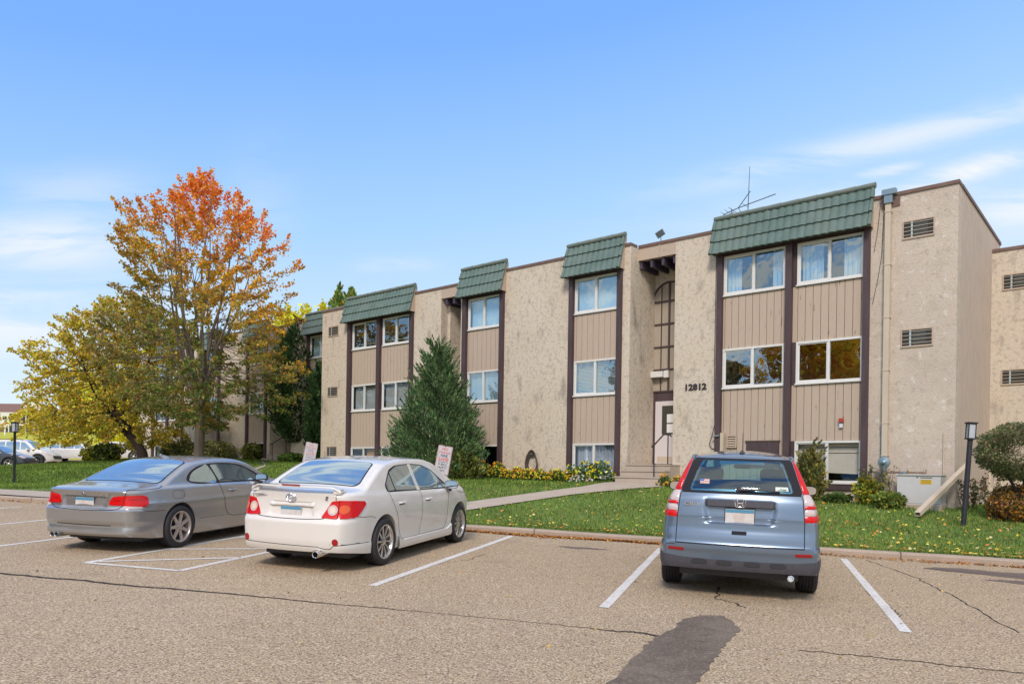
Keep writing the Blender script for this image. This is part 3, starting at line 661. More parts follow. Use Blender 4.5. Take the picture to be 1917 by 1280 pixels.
        g = G(); g.box(-8.70, -7.78, FO - .0, FO + .035, 1.9, 2.60, M_TRIM); g.box(-8.73, -7.75, FO - .01, FO + .036, 2.601, 2.63, M_GROOVE); g.build('hatch', root, xf=xf)
        X = Matrix.Translation((-10.265, FO - .012, 4.21)) @ Matrix.Rotation(R(90), 4, 'X')
        o = text_mesh('12812', .25, 'house_number', NUMB, root, xf @ X @ Matrix.Scale(1.14, 4, (1, 0, 0)), .01, bold=.04)
    return root
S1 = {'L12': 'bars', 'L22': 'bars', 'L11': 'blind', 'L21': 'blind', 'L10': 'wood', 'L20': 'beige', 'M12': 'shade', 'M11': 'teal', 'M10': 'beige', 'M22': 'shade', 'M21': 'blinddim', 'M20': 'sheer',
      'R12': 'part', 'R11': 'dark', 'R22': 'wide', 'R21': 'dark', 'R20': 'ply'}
B1 = apartment('apartment_building', 0, 0, 0, 'nearest three storey stucco apartment block marked 12812 with green tile mansards', 1.0, S1, ret_to=26.5, worn=True)
S2 = {'R12': 'shade', 'R22': 'shade', 'M20': 'dark', 'M10': 'dark', 'M21': 'shade', 'M11': 'shade'}
B2 = apartment('apartment_building', -22.85, 2.0, .38, 'stucco apartment block half hidden behind the orange maple at left', 1.4, S2, s_left=-28.46, s_right=-5.40, detail=False)
B0 = apartment('apartment_building', 24.66, 4.8, -.53, 'stucco wing at the right edge behind the clipped round shrub', .9, {}, s_left=-28.46, detail=False)
# ================================================================== cars
def carpaint(name, c, flake=.35, rough=.28, metal=.55):
    m = mat(name, c, rough, metal=metal, coat=1.0, spec=.5, noise=[(2.2, .25, tuple(x * .86 for x in c), 4, .45, .7, one)])
    return m
P_SILVER = carpaint('paint_grey', (.41, .41, .415), metal=.72)
P_CREAM = carpaint('paint_cream', (.72, .69, .65), metal=0, rough=.35)
P_BLUE = carpaint('paint_blue', (.165, .225, .31), metal=.6)
P_WHITE = carpaint('paint_white', (.68, .67, .65), metal=0, rough=.35)
P_DARK = carpaint('paint_dark', (.045, .055, .07), metal=.5)
C_SEAM = mat('panel_gap', (.015, .015, .02), .9)
C_RUB = mat('rubber', (.022, .022, .026), .75, noise=[(20, .4, (.045, .043, .045), 3, .5, .7, one)], bump=.002, bumpscale=120)
C_PLAS = mat('dark_plastic', (.035, .036, .045), .55)
C_GLASS = mat('car_glass', (.40, .53, .58), .03, metal=.8, spec=1.0, coat=.5)
C_TGLASS = glassmat('tailgate_glass', .16, (.52, .78, .80))
C_ALLOY = mat('alloy', (.62, .60, .58), .28, metal=.85, noise=[(10, .3, (.4, .36, .33), 3, .5, .7, one)])
C_ALLOYW = mat('alloy_warm', (.56, .50, .46), .35, metal=.6)
C_CHROME = mat('chrome', (.8, .8, .82), .08, metal=1)
C_RED = mat('tail_lens_red', (.60, .006, .006), .2, coat=.35, spec=.3)
C_REDD = mat('lens_deep_red', (.34, .006, .01), .2, coat=.3)
C_AMB = mat('lens_amber', (.75, .20, .02), .15, coat=1)
C_CLR = mat('lens_clear', (.60, .50, .49), .15, coat=.5, noise=[(16, .5, (.5, .42, .42), 2, .45, .6, one)])
C_DISC = mat('brake_dark', (.02, .02, .025), .7)
C_AMBR = mat('lens_amber_red', (.72, .09, .01), .15, coat=.5)
C_LENSW = mat('lens_inner', (.80, .62, .50), .15, coat=.5)
C_PLW = mat('plate_white', (.62, .60, .58), .45, noise=[(9, .7, (.55, .45, .40), 2, .45, .6, one), (13, .6, (.66, .68, .70), 2, .5, .6, one)])
C_PLB = mat('plate_blue', (.08, .27, .42), .45)
C_SEAT = mat('seat_fabric', (.10, .11, .12), .9)
C_CABIN = mat('cabin_light', (.42, .42, .38), .9)
def interp(tbl, x):
    """smooth (monotone cubic) interpolation through a table of (x, value)"""
    xs = [p[0] for p in tbl]; ys = [p[1] for p in tbl]; n = len(xs)
    if x <= xs[0]: return ys[0]
    if x >= xs[-1]: return ys[-1]
    i = max(j for j in range(n - 1) if xs[j] <= x)
    d = [(ys[j + 1] - ys[j]) / (xs[j + 1] - xs[j]) for j in range(n - 1)]
    def tg(j):
        if j == 0: return d[0]
        if j == n - 1: return d[-1]
        if d[j - 1] * d[j] <= 0: return 0
        return 2 * d[j - 1] * d[j] / (d[j - 1] + d[j])
    h = xs[i + 1] - xs[i]; t = (x - xs[i]) / h; m0, m1 = tg(i) * h, tg(i + 1) * h
    return (2 * t**3 - 3 * t**2 + 1) * ys[i] + (t**3 - 2 * t**2 + t) * m0 + (-2 * t**3 + 3 * t**2) * ys[i + 1] + (t**3 - t**2) * m1
def sstep(a, b, x):
    t = min(1, max(0, (x - a) / (b - a))); return t * t * (3 - 2 * t)
def circ(d, r):   # rounding: how far the surface pulls in at distance d from the edge, radius r
    if d >= r: return 0.0
    d = max(d, 0); return r - math.sqrt(max(0, r * r - (r - d) ** 2))
def inpoly(p, P):
    r = False; n = len(P)
    for i in range(n):
        (x1, y1), (x2, y2) = P[i - 1], P[i]
        if (y1 > p[1]) != (y2 > p[1]) and p[0] < (x2 - x1) * (p[1] - y1) / (y2 - y1) + x1: r = not r
    return r
class Car:
    """x across, y forward (rear bumper at y0), z up. Body skin = stations along y, ring from sill over the roof."""
    def __init__(s, spec):
        s.__dict__.update(spec); s.build_skin()
    def halfw(s, y, z, ztop):
        w = interp(s.wplan, y) * interp(s.wsec, z)
        # pull-in at the nose and the tail (plan view corners)
        w -= circ(y - s.y0, s.rrear) * s.krear + circ(s.y1 - y, s.rfront) * s.kfront
        belt = interp(s.belt, y)
        if z > belt: w -= s.ledge * sstep(belt, belt + .05, z) + (z - belt) * s.tumble * interp(s.tumk, y) if z > belt else 0
        w -= circ(ztop - z, s.rtop) * 1.0
        return max(w, .05)
    def rearshift(s, x, z, y):
        """bulge of the tail: forward shift of the rear skin"""
        k = 1 - sstep(s.y0 + .05, s.y0 + .75, y)
        v = interp(s.rprof, z) + s.rbow * (abs(x) / s.W2) ** 2.2
        if s.recess:
            (xa, za, zb, d, e) = s.recess
            q = min(sstep(xa + e - (z - za) * s.recslope, xa - (z - za) * s.recslope, abs(x)), sstep(za - e * .6, za + e * .2, z), sstep(zb + .008, zb - .008, z)); v += d * q
        return v * k
    def frontshift(s, x, z, y):
        k = 1 - sstep(0, .9, s.y1 - y)
        return -(interp(s.fprof, z) + s.fbow * (abs(x) / s.W2) ** 2.2) * k
    def pt(s, x, y, z): return (x, y + s.rearshift(x, z, y) + s.frontshift(x, z, y), z)
    def build_skin(s):
        ys = list(np.concatenate([s.y0 + np.array([0, .008, .02, .04, .065, .095, .13, .17, .21]), np.arange(s.y0 + .25, s.y1 - .25, .04), s.y1 - np.array([.21, .17, .13, .09, .05, .02, 0])]))
        nz, nt = 46, 30; V = []; ring = 2 * nz + 2 * nt - 1
        for y in ys:
            zt = interp(s.top, y); zb = interp(s.bot, y); R_ = []
            for j in range(nz):
                t = j / (nz - 1); t = 1 - (1 - t) ** 1.25; z = zb + (zt - zb) * t
                R_.append((s.halfw(y, z, zt), z))
            we = R_[-1][0]; side = R_; topp = []
            for j in range(1, nt):
                t = j / nt; x = we * (1 - t); cr = interp(s.crown, y) * (1 - (x / we) ** 2); topp.append((x, zt + cr))
            cr0 = interp(s.crown, y); right = side + topp; row = [(x, z) for x, z in right] + [(0, zt + cr0)] + [(-x, z) for x, z in reversed(right)]
            V.append([s.pt(x, y, z) for x, z in row])
        s.ring = len(V[0]); vs = [p for r in V for p in r]; n = s.ring; fs = []
        for i in range(len(V) - 1):
            for j in range(n - 1): fs.append((i * n + j, (i + 1) * n + j, (i + 1) * n + j + 1, i * n + j + 1))
            fs.append((i * n + n - 1, (i + 1) * n + n - 1, (i + 1) * n, i * n))
        # end caps: join left and right columns of each ring with a grid so bows are followed
        def cap(row, y, flip):
            nonlocal vs, fs
            half = (n - 1) // 2; m = 36; base = row * n; grid = []
            for j in range(half):
                xr, _, z = vs[base + j]; line = [base + j]
                for k in range(1, m):
                    x = xr * (1 - 2 * k / m); vs.append(s.pt(x, y, z)); line.append(len(vs) - 1)
                line.append(base + n - 1 - j); grid.append(line)
            for a, b in zip(grid[:-1], grid[1:]):
                for k in range(m):
                    f = (a[k], a[k + 1], b[k + 1], b[k]); fs.append(f[::-1] if flip else f)
            g = grid[-1]; f = tuple(g) + (base + half,); fs.append(f[::-1] if flip else f)
        cap(0, ys[0], True); cap(len(ys) - 1, ys[-1], False)
        s.vs, s.fs = vs, fs
        s.bvh = BVHTree.FromPolygons([Vector(v) for v in vs], fs)
    def hit(s, o, d):
        p, n, i, dist = s.bvh.ray_cast(Vector(o), Vector(d))
        if p is None: return None, None
        if n.dot(Vector(d)) > 0: n = -n
        return p, n
    def proj(s, a, b, view):
        if view == 'rear': return s.hit((a, s.y0 - 2, b), (0, 1, 0))
        if view == 'right': return s.hit((3, a, b), (-1, 0, 0))
        if view == 'left': return s.hit((-3, a, b), (1, 0, 0))
        if view == 'top': return s.hit((a, b, 4), (0, 0, -1))
        if view == 'front': return s.hit((a, s.y1 + 2, b), (0, -1, 0))
    def edge_y(s, x, z):
        while x > 0:
            p, n = s.proj(x, z, 'rear')
            if p is not None: return p.y
            x -= .01
    def patch(s, name, poly, view, m, parent, off=.004, skirt=.01, step=.035, smooth=True, g=None):
        """panel following the skin; poly in the two coordinates of the view"""
        bm = bmesh.new(); f = bm.faces.new([bm.verts.new((a, b, 0)) for a, b in poly])
        xs = [p[0] for p in poly]; zs = [p[1] for p in poly]; cxm, czm = sum(xs) / len(xs), sum(zs) / len(zs)
        for ax, lo, hi in ((0, min(xs), max(xs)), (1, min(zs), max(zs))):
            for c in np.arange(lo + step * .5, hi, step):
                no = (1, 0, 0) if ax == 0 else (0, 1, 0); bmesh.ops.bisect_plane(bm, geom=bm.verts[:] + bm.edges[:] + bm.faces[:], plane_co=(c, 0, 0) if ax == 0 else (0, c, 0), plane_no=no)
        # split long border edges
        bm.verts.index_update(); bnd = [e for e in bm.edges if e.is_boundary]
        vs = []; ok = []
        for v in bm.verts:
            p, n = s.proj(v.co.x, v.co.y, view)
            if p is None:
                lo, hi = 0.0, 1.0
                for _ in range(9):
                    md = (lo + hi) / 2; q_, m_ = s.proj(v.co.x + (cxm - v.co.x) * md, v.co.y + (czm - v.co.y) * md, view)
                    if q_ is None: lo = md
                    else: hi = md; p, n = q_, m_
                if p is None or hi > .6: vs.append(None); continue
            vs.append((p + n * off, p - n * skirt))
        mp = {}; out = []
        for i, v in enumerate(vs):
            if v is not None: mp[i] = len(out); out.append(v[0])
        fs = []
        for f in bm.faces:
            ids = [v.index for v in f.verts]
            if all(i in mp for i in ids): fs.append(tuple(mp[i] for i in ids))
        sk = {}
        for e in bnd:
            i, j = e.verts[0].index, e.verts[1].index
            if i in mp and j in mp:
                for k in (i, j):
                    if k not in sk: sk[k] = len(out); out.append(vs[k][1])
                fs.append((mp[i], mp[j], sk[j], sk[i]))
        bm.free()
        if g is None:
            g = G(); g.add(out, fs, m, smooth)
            o = g.build(name, parent, sharp=38)
            b2 = bmesh.new(); b2.from_mesh(o.data); bmesh.ops.recalc_face_normals(b2, faces=b2.faces[:]); b2.to_mesh(o.data); b2.free()
            return o
        g.add(out, fs, m, smooth)
    def seam(s, g, pts, view, w=.006, m=None, off=.0022):
        m = m or C_SEAM; P = densify(pts, 10) if len(pts) < 40 else pts; vs = []; n = len(P)
        for i in range(n):
            a = Vector(P[max(i - 1, 0)]); b = Vector(P[min(i + 1, n - 1)]); d = (b - a); 
            if d.length == 0: d = Vector((1, 0))
            d.normalize(); pr = Vector((-d.y, d.x)) * w * .5
            for sg in (-1, 1):
                q = Vector(P[i]) + pr * sg; p, nn = s.proj(q.x, q.y, view)
                if p is None:
                    if vs: vs.append(vs[-1]); continue
                    vs.append(Vector((0, 0, -.0))); continue
                vs.append(p + nn * off)
        g.add(vs, [(2 * i, 2 * i + 1, 2 * i + 3, 2 * i + 2) for i in range(n - 1) if (vs[2 * i] - vs[2 * i + 2]).length < .25], m)
    def body(s, parent, paint, extra=None, holes=()):
        me = bpy.data.meshes.new('body'); me.from_pydata(s.vs, [], s.fs)
        bm = bmesh.new(); bm.from_mesh(me); bmesh.ops.recalc_face_normals(bm, faces=bm.faces[:]); bm.to_mesh(me); bm.free()
        me.materials.append(paint); me.materials.append(C_PLAS); o = bpy.data.objects.new('body', me); link(o)
        # wheel arches
        cm = bpy.data.meshes.new('cut'); bmc = bmesh.new()
        for ya in (s.yr, s.yf):
            for sg in (-1, 1):
                bmesh.ops.create_cone(bmc, cap_ends=True, segments=56, radius1=s.ra, radius2=s.ra, depth=.5, matrix=Matrix.Translation((sg * (s.W2 - .06), ya, s.rw + s.arch_up)) @ Matrix.Rotation(R(90), 4, 'Y'))
        bmc.to_mesh(cm); bmc.free(); co = bpy.data.objects.new('cut', cm); link(co)
        md = o.modifiers.new('b', 'BOOLEAN'); md.operation = 'DIFFERENCE'; md.object = co; md.solver = 'EXACT'
        bpy.context.view_layer.update(); ev = o.evaluated_get(bpy.context.evaluated_depsgraph_get()); me2 = bpy.data.meshes.new_from_object(ev)
        bpy.data.objects.remove(o); bpy.data.objects.remove(co)
        for p in me2.polygons:
            c = p.center; p.use_smooth = True
            for ya in (s.yr, s.yf):
                d = math.hypot(c.y - ya, c.z - s.rw - s.arch_up)
                nr = (c.y - ya) * p.normal.y + (c.z - s.rw - s.arch_up) * p.normal.z
                if abs(c.x) < s.W2 - .25 and d < s.ra * .99: p.material_index = 1
                elif d < s.ra * 1.002 and nr < -.5 * s.ra and abs(p.normal.x) < .3: p.material_index = 1
            if c.z < .35 and abs(p.normal.z) > .8: p.material_index = 1
        if holes:
            b = bmesh.new(); b.from_mesh(me2); dl = []
            for f in b.faces:
                c = f.calc_center_median()
                for (hp, view, zmin) in holes:
                    if c.z < zmin or (view == 'rear' and c.y > 0): continue
                    if view == 'rear' and f.normal.y > -.2: continue
                    if view == 'top' and f.normal.z < .2: continue
                    if inpoly((c.x, c.z) if view == 'rear' else (c.x, c.y), hp): dl.append(f); break
            bmesh.ops.delete(b, geom=dl, context='FACES'); b.to_mesh(me2); b.free()
        me2.name = 'body'; me2.materials.clear(); me2.materials.append(paint); me2.materials.append(C_PLAS)
        if extra:
            e = G(); e.mats = [paint, C_PLAS]; extra(e)
            em = bpy.data.meshes.new('e'); em.from_pydata([tuple(v) for v in e.v], [], e.f); em.polygons.foreach_set('material_index', e.m); em.polygons.foreach_set('use_smooth', [bool(x) for x in e.sm])
            for m in e.mats: em.materials.append(m)
            for m in e.mats[2:]: me2.materials.append(m)
            b = bmesh.new(); b.from_mesh(me2); b.from_mesh(em); b.to_mesh(me2); b.free()
        me2.set_sharp_from_angle(angle=R(32)); me2.update()
        o = bpy.data.objects.new('body', me2); link(o, parent); return o
def ell(cx, cz, a, b, n=20, rot=0):
    return [(cx + a * math.cos(t) * math.cos(rot) - b * math.sin(t) * math.sin(rot), cz + a * math.cos(t) * math.sin(rot) + b * math.sin(t) * math.cos(rot)) for t in (2 * math.pi * k / n for k in range(n))]
def spline(P, n=6, closed=True):
    """Catmull-Rom through the points"""
    out = []; m = len(P); rng = range(m if closed else m - 1)
    for i in rng:
        p0, p1, p2, p3 = (P[(i - 1) % m], P[i], P[(i + 1) % m], P[(i + 2) % m]) if closed else (P[max(i - 1, 0)], P[i], P[i + 1], P[min(i + 2, m - 1)])
        for k in range(n):
            t = k / n
            out.append(tuple(.5 * ((2 * p1[c]) + (-p0[c] + p2[c]) * t + (2 * p0[c] - 5 * p1[c] + 4 * p2[c] - p3[c]) * t * t + (-p0[c] + 3 * p1[c] - 3 * p2[c] + p3[c]) * t ** 3) for c in (0, 1)))
    if not closed: out.append(tuple(P[-1]))
    return out
def rnd_poly(P, r=.02, n=4):
    out = []; m = len(P)
    for i in range(m):
        p = Vector(P[i]); a = Vector(P[i - 1]); b = Vector(P[(i + 1) % m]); da = (a - p); db = (b - p); q = min(r, da.length * .45, db.length * .45)
        A, B = p + da.normalized() * q, p + db.normalized() * q
        for k in range(n + 1): t = k / n; out.append(tuple(A * (1 - t) ** 2 + p * 2 * t * (1 - t) + B * t * t))
    return out
def wheel(parent, x, y, r, w, rim_r, spokes, style, m_al, side):
    """tyre and alloy rim; side=+1 right. local axis along x"""
    t = G(); Mx = Matrix.Translation((x, y, r)) @ Matrix.Rotation(R(90 * side), 4, 'Y')
    h = w / 2; rr = rim_r
    prof = [(rr - .01, -h * .85), (rr + .012, -h * .98), (rr + .03, -h), (r - .035, -h * 1.0), (r - .012, -h * .9), (r - .002, -h * .72)]
    for k in (-.45, -.15, .15, .45): prof += [(r, h * (k - .1)), (r - .008, h * (k - .08)), (r - .008, h * (k - .02)), (r, h * k)] if k > -.5 else []
    prof += [(r - .002, h * .72), (r - .012, h * .9), (r - .035, h), (rr + .03, h), (rr + .012, h * .98), (rr - .01, h * .85)]
    t.lathe(prof, C_RUB, 48, Mx)
    tyre = t.build('wheel', parent, sharp=30)
    g = G(); hz = h * .86
    g.lathe([(rr + .008, hz - .004), (rr + .004, hz + .008), (rr - .012, hz + .006), (rr - .02, hz - .012), (rr - .03, hz - .05), (rr - .035, -h * .7)], m_al, 48, Mx)
    g.lathe([(rr - .036, hz - .075), (0.001, hz - .085)], C_DISC, 32, Mx)
    def sp(a0, w0, w1, r0, r1, z0, z1, th=.018):
        ca, sa_ = math.cos(a0), math.sin(a0); vs = []
        for (rad, ww, zz) in ((r0, w0, z0), ((r0 + r1) / 2, (w0 + w1) / 2 * .92, (z0 + z1) / 2 + .004), (r1, w1, z1)):
            for (q, dz) in ((-ww, -th), (-ww * .8, 0), (ww * .8, 0), (ww, -th)):
                vs.append(Mx @ Vector((rad * ca - q * sa_, rad * sa_ + q * ca, zz + dz)))
        fs = [(i * 4 + j, i * 4 + j + 1, i * 4 + 5 + j, i * 4 + 4 + j) for i in range(2) for j in range(3)]; g.add(vs, fs, m_al, False)
    for k in range(spokes):
        a = 2 * math.pi * k / spokes + .25
        if style == 'multi':
            sp(a, .011, .017, .045, rr - .012, hz - .022, hz - .004)
        elif style == 'star': sp(a, .034, .026, .04, rr - .012, hz - .02, hz - .006); 
        else: sp(a, .05, .028, .05, rr - .015, hz - .03, hz - .01)
    g.lathe([(.062, hz - .045), (.06, hz - .018), (.045, hz - .012), (.03, hz - .006), (.001, hz - .005)], m_al, 24, Mx)
    for k in range(5):
        a = 2 * math.pi * k / 5; c = Mx @ Vector((.047 * math.cos(a), .047 * math.sin(a), hz - .013)); d = (Mx.to_3x3() @ Vector((0, 0, .006))); g.tube([c, c + d], .0075, C_DISC, 8)
    g.build('rim', tyre, sharp=25)
    return tyre
def plate(car, parent, zc, w=.305, h=.155, off=.012, xc=0, frame=False, cyan=.5):
    g = G(); p, n = car.proj(xc, zc, 'rear'); y = p.y - off
    if frame: g.box(xc - w / 2 - .01, xc + w / 2 + .01, y + .002, y + .012, zc - h / 2 - .012, zc + h / 2 + .012, C_PLAS)
    g.box(xc - w / 2, xc + w / 2, y - .001, y + .008, zc - h / 2, zc + h / 2, C_PLW)
    g.box(xc - w / 2 + .003, xc + w / 2 - .003, y - .003, y - .0012, zc + h / 2 - .04, zc + h / 2 - .003, C_PLB)
    return g.build('licence_plate', parent)
def mirror(parent, x, y, z, sg, m, lens=True):
    g = G(); P = []
    n, k = 16, 7
    for j in range(k):
        t = j / (k - 1); f = math.sin(math.pi * (.5 + .5 * t)) if t < 1 else 0
        sc = math.sqrt(max(0, 1 - (t * .98) ** 2)) if j else 1.0
        for i in range(n):
            a = 2 * math.pi * i / n; ex = math.copysign(abs(math.cos(a)) ** .7, math.cos(a)); ez = math.copysign(abs(math.sin(a)) ** .7, math.sin(a))
            P.append((x + ex * .115 * (1 - .25 * (1 - sc)) * (sc * .6 + .4), y + t * .13, z + ez * .07 * (sc * .6 + .4)))
    fs = [(j * n + i, j * n + (i + 1) % n, (j + 1) * n + (i + 1) % n, (j + 1) * n + i) for j in range(k - 1) for i in range(n)] + [tuple((k - 1) * n + i for i in range(n))]
    g.add(P, fs, m, True)
    g.prism([(y + .02, z - .06), (y + .11, z - .06), (y + .13, z - .11), (y + .0, z - .11)], x - sg * .17, x - sg * .04, C_PLAS, 'x')
    o = g.build('mirror', parent, sharp=50)
    g = G(); g.add([(x + math.copysign(abs(math.cos(a)) ** .7, math.cos(a)) * .105, y + .004, z + math.copysign(abs(math.sin(a)) ** .7, math.sin(a)) * .06) for a in (2 * math.pi * i / 20 for i in range(20))], [tuple(range(20))[::-1]], C_CHROME); g.build('mirror_glass', o)
    return o
def place_car(name, ax_mid, heading, label, cat, yr):
    """ax_mid: ground point under the middle of the rear axle"""
    h = R(heading); fx, fy = math.sin(h), math.cos(h)
    ox, oy = ax_mid[0] - fx * yr, ax_mid[1] - fy * yr
    root = bpy.data.objects.new(name, None); link(root); root.empty_display_size = .4
    nrm = Vector((.012, -.0361, 1)).normalized(); fwd = Vector((fx, fy, lotz(fx, fy))).normalized(); rgt = fwd.cross(nrm).normalized(); nrm = rgt.cross(fwd)
    root.matrix_world = Matrix(((rgt.x, fwd.x, nrm.x, ox), (rgt.y, fwd.y, nrm.y, oy), (rgt.z, fwd.z, nrm.z, lotz(ox, oy)), (0, 0, 0, 1)))
    return tag(root, label, cat)
def rear_text(car, body, size, name, x, z, m, parent, sx=1.0, off=.006, shear=0):
    p, n = car.proj(x, z, 'rear')
    X = Matrix.Translation((x, p.y - off, z)) @ Matrix.Rotation(R(90), 4, 'X') @ Matrix.Scale(sx, 4, (1, 0, 0))
    if shear: X = X @ Matrix(((1, shear, 0, 0), (0, 1, 0, 0), (0, 0, 1, 0), (0, 0, 0, 1)))
    return text_mesh(body, size, name, m, parent, X, .003)
def ring_mark(g, x, y, z, a, b, r, m, n=28, sx=1.0):
    g.tube([(x + a * math.cos(t) * sx, y, z + b * math.sin(t)) for t in (2 * math.pi * k / n for k in range(n + 1))], r, m, 6, cap=False)
# ---------------------------------------------------------------- white saloon
LW = 4.62; h = LW / 2; h2 = h + .12
spec = dict(y0=-h, y1=h, W2=.852, yr=-h + 1.02, yf=-h + 1.02 + 2.68, rw=.318, ra=.352, arch_up=.02,
    top=[(-h, .965), (-h + .12, 1.0), (-h + .5, 1.03), (-h + .60, 1.05), (-h + .90, 1.185), (-h + 1.16, 1.30), (-h + 1.36, 1.36), (-h + 2.0, 1.412), (-h + 2.6, 1.402), (-h + 2.95, 1.35), (-h + 3.35, 1.16), (-h + 3.7, 1.0), (-h + 4.15, .91), (-h + 4.45, .79), (h, .62)],
    bot=[(-h, .265), (-h + .3, .23), (-h + .6, .21), (-h + 1, .19), (h - .8, .19), (h, .24)], belt=[(-h, .97), (-h + .6, .96), (0, .925), (1.0, .90), (h, .88)],
    wplan=[(-h, .775), (-h + .5, .835), (-.8, .852), (.8, .852), (1.6, .84), (h, .74)], wsec=[(.18, .955), (.22, .965), (.34, .985), (.36, .975), (.55, .99), (.72, 1.0), (.86, .985), (1.0, .955), (1.5, .94)],
    crown=[(-h, .004), (-h + .6, .02), (-h + 1.4, .03), (.4, .03), (1.5, .03), (h, .02)], tumk=[(-h, .8), (-.4, 1), (1.2, 1)], ledge=.012, tumble=.36, rtop=.045, rrear=.24, krear=.42, rfront=.4, kfront=.5,
    rprof=[(.2, .10), (.26, .045), (.34, .012), (.42, .0), (.62, .0), (.68, .035), (.78, .07), (.9, .085), (1.0, .075), (1.1, .07)], rbow=.13, fprof=[(.2, .05), (.5, 0), (.7, .05), (.9, .3), (1.0, .4)], fbow=.22, recess=(.30, .70, .87, .03, .05), recslope=.25)
car = Car(spec)
def stall_mid(pR, w): return pR
white = place_car('saloon_car', (-2.50, 10.49), 17.9, 'cream white four door saloon with a boot spoiler parked between the two other cars', 'car', spec['yr'])
def ex_white(e):
    s = car
    # boot lid gap, bumper gap, skirt lines, fuel door side gaps
    s.seam(e, spline([(-.60, .99), (-.605, .92), (-.585, .80), (-.50, .70), (-.36, .675), (0, .668), (.36, .675), (.50, .70), (.585, .80), (.605, .92), (.60, .99)], 5, False), 'rear', .008)
    s.seam(e, [(-.80, .365), (-.6, .35), (.40, .335), (.5, .31), (.57, .31), (.62, .355), (.80, .37)], 'rear', .007)
    for v in ('right', 'left'):
        s.seam(e, spline([(-h + .28, .72), (-h + .45, .695), (-h + .62, .69), (-h + .75, .66)], 6, False), v, .006)
        s.seam(e, [(-h + .06, .37), (-h + .62, .36)], v, .006)
    e.box(-.62, .62, -h + .45, h - .35, .15, .22, C_PLAS); e.box(-.78, .78, -h + 1.45, h - 1.45, .17, .22, C_PLAS)  # wide underbody slab added to deepen the shadow below the car
wb = car.body(white, P_CREAM, ex_white)
dlo = rnd_poly([(-h2 + 1.28, .975), (-h2 + 1.25, 1.06), (-h2 + 1.50, 1.27), (-h2 + 1.72, 1.325), (-h2 + 2.2, 1.345), (-h2 + 2.62, 1.32), (-h2 + 2.95, 1.235), (-h2 + 3.45, .945), (-h2 + 3.42, .935), (-h2 + 2.3, .955)], .05)
for v in ('right', 'left'):
    car.patch('window_surround', dlo, v, C_SEAM, white, off=.0025, skirt=.002)
    for poly in ([(-h2 + 1.305, .99), (-h2 + 1.285, 1.065), (-h2 + 1.46, 1.215), (-h2 + 1.50, .99)], [(-h2 + 1.53, .99), (-h2 + 1.49, 1.235), (-h2 + 1.74, 1.31), (-h2 + 2.14, 1.33), (-h2 + 2.21, .965)], [(-h2 + 2.30, .965), (-h2 + 2.23, 1.33), (-h2 + 2.6, 1.305), (-h2 + 2.92, 1.225), (-h2 + 3.36, .955)]):
        car.patch('side_window', rnd_poly(poly, .025), v, C_GLASS, white, off=.0055, skirt=.002)
    car.patch('pillar_trim', [(-h2 + 2.205, .96), (-h2 + 2.305, .96), (-h2 + 2.235, 1.337), (-h2 + 2.145, 1.337)], v, P_CREAM, white, off=.0065, skirt=.002)
    # doors: rear door and front door outlines
    e = G()
    rd = spline([(-h2 + 1.26, 1.0), (-h2 + 1.36, .84), (-h2 + 1.5, .62), (-h2 + 1.57, .42), (-h2 + 1.64, .30)], 5, False)
    car.seam(e, rd, v, .007); car.seam(e, [(-h2 + 1.64, .30), (-h2 + 2.21, .30)], v, .006); car.seam(e, spline([(-h2 + 2.255, .98), (-h2 + 2.30, .8), (-h2 + 2.29, .55), (-h2 + 2.22, .30)], 5, False), v, .007)
    car.seam(e, [(-h2 + 2.22, .30), (-h2 + 3.12, .305)], v, .006); car.seam(e, spline([(-h2 + 3.40, .955), (-h2 + 3.30, .80), (-h2 + 3.28, .55), (-h2 + 3.25, .40), (-h2 + 3.12, .305)], 5, False), v, .007)
    car.seam(e, [(-h + 3.46, .99), (-h + 3.62, .86), (-h + 4.15, .80)], v, .006)
    dd = e.build('door', white)
    sg = 1 if v == 'right' else -1
    for yh in (-h2 + 1.52, -h2 + 2.42):
        p, n = car.proj(yh, .815, v); g = G(); g.tube([p + Vector((sg * .004, 0, 0)), p + Vector((sg * .035, .02, .002)), p + Vector((sg * .035, .16, .006)), p + Vector((sg * .004, .19, .006))], .013, P_CREAM, 8)
        q, n = car.proj(yh + .09, .80, v); g.box(q.x - .004, q.x + .004, yh + .02, yh + .17, .785, .806, C_SEAM); g.build('handle', dd)
    p, n = car.proj(-h + 3.27, 1.0, v); mirror(white, p.x + sg * .15, -h + 3.12, 1.0, sg, P_CREAM)
    # side sill skirt
    g = G(); prof = [(0, .30), (.022, .285), (.028, .22), (.01, .175), (-.1, .17)]
    ys_ = np.linspace(-h + 1.42, -h + 3.33, 20); vs = []
    for yy in ys_:
        p, n = car.proj(yy, .30, v)
        for dx, z in prof: vs.append((p.x + sg * dx, yy, z + .06 * (sstep(-h + 3.15, -h + 3.33, yy) + 1 - sstep(-h + 1.42, -h + 1.52, yy)) * (z > .25)))
    k = len(prof); fs = [(i * k + j, i * k + j + 1, (i + 1) * k + j + 1, (i + 1) * k + j) for i in range(19) for j in range(k - 1)]
    g.add(vs, fs, P_CREAM, True); g.build('side_skirt', white, sharp=40)
rw = rnd_poly([(-.56, -h2 + .76), (.56, -h2 + .76), (.60, -h2 + .84), (.50, -h2 + 1.36), (.44, -h2 + 1.40), (-.44, -h2 + 1.40), (-.50, -h2 + 1.36), (-.60, -h2 + .84)], .05)
car.patch('window_surround', [(x * 1.03, y + (.012 if y > -h2 + 1 else -.012)) for x, y in rw], 'top', C_SEAM, white, off=.003, skirt=.002)
car.patch('rear_window', rw, 'top', C_GLASS, white, off=.006, skirt=.002)
